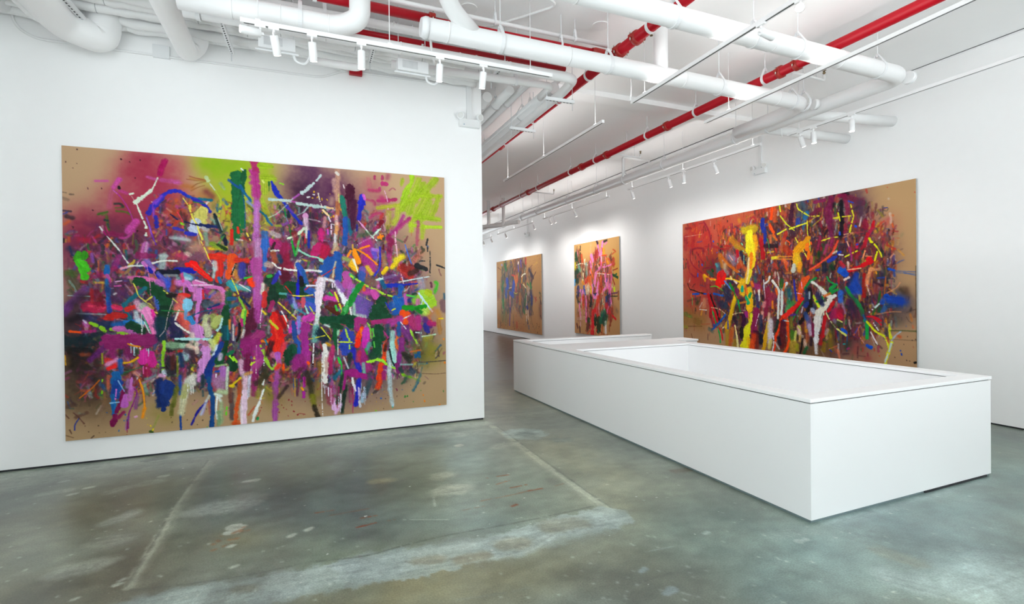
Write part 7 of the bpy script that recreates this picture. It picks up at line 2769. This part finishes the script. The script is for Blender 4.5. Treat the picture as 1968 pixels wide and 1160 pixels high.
    r1 = nd.new('ShaderNodeMapRange'); r1.inputs['From Min'].default_value=.3; r1.inputs['From Max'].default_value=.7; r1.inputs['To Min'].default_value = .80; r1.inputs['To Max'].default_value = 1.20; l.new(fine.outputs['Fac'],r1.inputs['Value'])
    r2 = nd.new('ShaderNodeMapRange'); r2.inputs['From Min'].default_value=.3; r2.inputs['From Max'].default_value=.7; r2.inputs['To Min'].default_value = .80; r2.inputs['To Max'].default_value = 1.18; l.new(streak.outputs['Fac'],r2.inputs['Value'])
    mu = nd.new('ShaderNodeMath'); mu.operation = 'MULTIPLY'; l.new(r1.outputs[0],mu.inputs[0]); l.new(r2.outputs[0],mu.inputs[1])
    mx = nd.new('ShaderNodeMix'); mx.data_type = 'RGBA'; mx.blend_type = 'MULTIPLY'; mx.inputs['Factor'].default_value = 1
    l.new(a.outputs['Color'],mx.inputs['A']); l.new(mu.outputs[0],mx.inputs['B']); 
    vo = nd.new('ShaderNodeTexVoronoi'); vo.inputs['Scale'].default_value = 7; vo.inputs['Randomness'].default_value = 1
    wp = noise(30,3); ad = nd.new('ShaderNodeMix'); ad.data_type = 'VECTOR'; ad.inputs['Factor'].default_value = .03; l.new(tc.outputs['Object'],ad.inputs[4]); l.new(wp.outputs['Color'],ad.inputs[5]); l.new(ad.outputs[1],vo.inputs['Vector'])
    sp = nd.new('ShaderNodeSeparateColor'); l.new(vo.outputs['Color'],sp.inputs[0])
    th = nd.new('ShaderNodeMapRange'); th.inputs['From Min'].default_value = .45; th.inputs['From Max'].default_value = 1; th.inputs['To Min'].default_value = 0; th.inputs['To Max'].default_value = .085; l.new(sp.outputs[0],th.inputs['Value'])
    lt = nd.new('ShaderNodeMath'); lt.operation = 'LESS_THAN'; l.new(vo.outputs['Distance'],lt.inputs[0]); l.new(th.outputs[0],lt.inputs[1])
    al = nd.new('ShaderNodeMath'); al.operation = 'MULTIPLY'; al.inputs[1].default_value = .75; l.new(lt.outputs[0],al.inputs[0])
    m2 = nd.new('ShaderNodeMix'); m2.data_type = 'RGBA'; l.new(al.outputs[0],m2.inputs['Factor']); l.new(mx.outputs['Result'],m2.inputs['A']); m2.inputs['B'].default_value = (.52,.55,.50,1)
    l.new(m2.outputs['Result'],b.inputs['Base Color'])
    r3 = nd.new('ShaderNodeMapRange'); r3.inputs['From Min'].default_value=.3; r3.inputs['From Max'].default_value=.7; r3.inputs['To Min'].default_value = .285; r3.inputs['To Max'].default_value = .36; l.new(streak.outputs['Fac'],r3.inputs['Value']); l.new(r3.outputs[0],b.inputs['Roughness'])
    bp = nd.new('ShaderNodeBump'); bp.inputs['Strength'].default_value = .10; bp.inputs['Distance'].default_value = .004; l.new(fine.outputs['Fac'],bp.inputs['Height']); l.new(bp.outputs['Normal'],b.inputs['Normal'])
    b.inputs['Specular IOR Level'].default_value = .55
    me.materials.append(m); o = bpy.data.objects.new('floor', me); C.objects.link(o); o['kind'] = 'structure'
build_floor()

# ------------------------------------------------------------ light, sky, camera
wd = bpy.data.worlds.new('sky'); sc.world = wd; wd.use_nodes = True
bg = wd.node_tree.nodes['Background']; bg.inputs['Color'].default_value = (.93,.97,1.0,1); bg.inputs['Strength'].default_value = SKY
_n = wd.node_tree.nodes; _l = wd.node_tree.links; _tc = _n.new('ShaderNodeTexCoord'); _sx = _n.new('ShaderNodeSeparateXYZ'); _mr = _n.new('ShaderNodeMapRange')
_l.new(_tc.outputs['Generated'], _sx.inputs[0]); _l.new(_sx.outputs['Z'], _mr.inputs['Value'])     # extra glow added below the horizon to lift the ceiling, open sky above
_mr.inputs['From Min'].default_value = -.12; _mr.inputs['From Max'].default_value = .05; _mr.inputs['To Min'].default_value = SKY*GROUND_FILL; _mr.inputs['To Max'].default_value = SKY
_l.new(_mr.outputs[0], bg.inputs['Strength'])
for (a,b) in fill_bays:
    L = bpy.data.lights.new('daylight_portal','AREA'); L.shape = 'RECTANGLE'; L.size = 3.1; L.size_y = b-a-.1; L.cycles.is_portal = True
    o = bpy.data.objects.new('daylight_portal', L); C.objects.link(o); o.location = (XW-.3, (a+b)/2, 1.93); o.rotation_euler = (0,-PI/2,0)
for (a,b) in bays:
    L = bpy.data.lights.new('daylight_portal','AREA'); L.shape = 'RECTANGLE'; L.size = b-a-.1; L.size_y = 4.5; L.cycles.is_portal = True
    o = bpy.data.objects.new('daylight_portal', L); C.objects.link(o); o.location = ((a+b)/2, YB-.3, 2.55); o.rotation_euler = (PI/2,0,0)
L = bpy.data.lights.new('daylight_portal','AREA'); L.shape = 'RECTANGLE'; L.size = XR-XC-.8; L.size_y = 3.9; L.cycles.is_portal = True
o = bpy.data.objects.new('daylight_portal', L); C.objects.link(o); o.location = ((XC+XR)/2, YF+.3, 2.45); o.rotation_euler = (-PI/2,0,0)
cam = bpy.data.cameras.new('camera'); co = bpy.data.objects.new('camera', cam); C.objects.link(co); sc.camera = co
cam.sensor_fit = 'HORIZONTAL'; cam.sensor_width = 36; cam.lens = 36*950.2451/1968
cam.shift_y = -(580-573.1437)/1968
cam.clip_start = .05; cam.clip_end = 200
yaw, pt, ro = .3931, -.0047, -.0099
Fw = Vector((math.sin(yaw)*math.cos(pt), math.cos(yaw)*math.cos(pt), math.sin(pt)))
R0 = Vector((math.cos(yaw), -math.sin(yaw), 0)); U0 = R0.cross(Fw)
Rv = R0*math.cos(ro)+U0*math.sin(ro); Uv = -R0*math.sin(ro)+U0*math.cos(ro)
mm = Matrix((Rv, Uv, -Fw)).transposed().to_4x4(); mm.translation = (0,0,1.75)
co.matrix_world = mm
vs = sc.view_settings; vs.view_transform = 'Standard'; vs.look = 'None'; vs.gamma = 1; vs.use_curve_mapping = False; vs.exposure = EXPO
sc.display_settings.display_device = 'sRGB'
sc.cycles.use_denoising = True; sc.cycles.max_bounces = 14; sc.cycles.diffuse_bounces = 10; sc.cycles.glossy_bounces = 4
sc.cycles.sample_clamp_indirect = 8; sc.cycles.caustics_reflective = False; sc.cycles.caustics_refractive = False
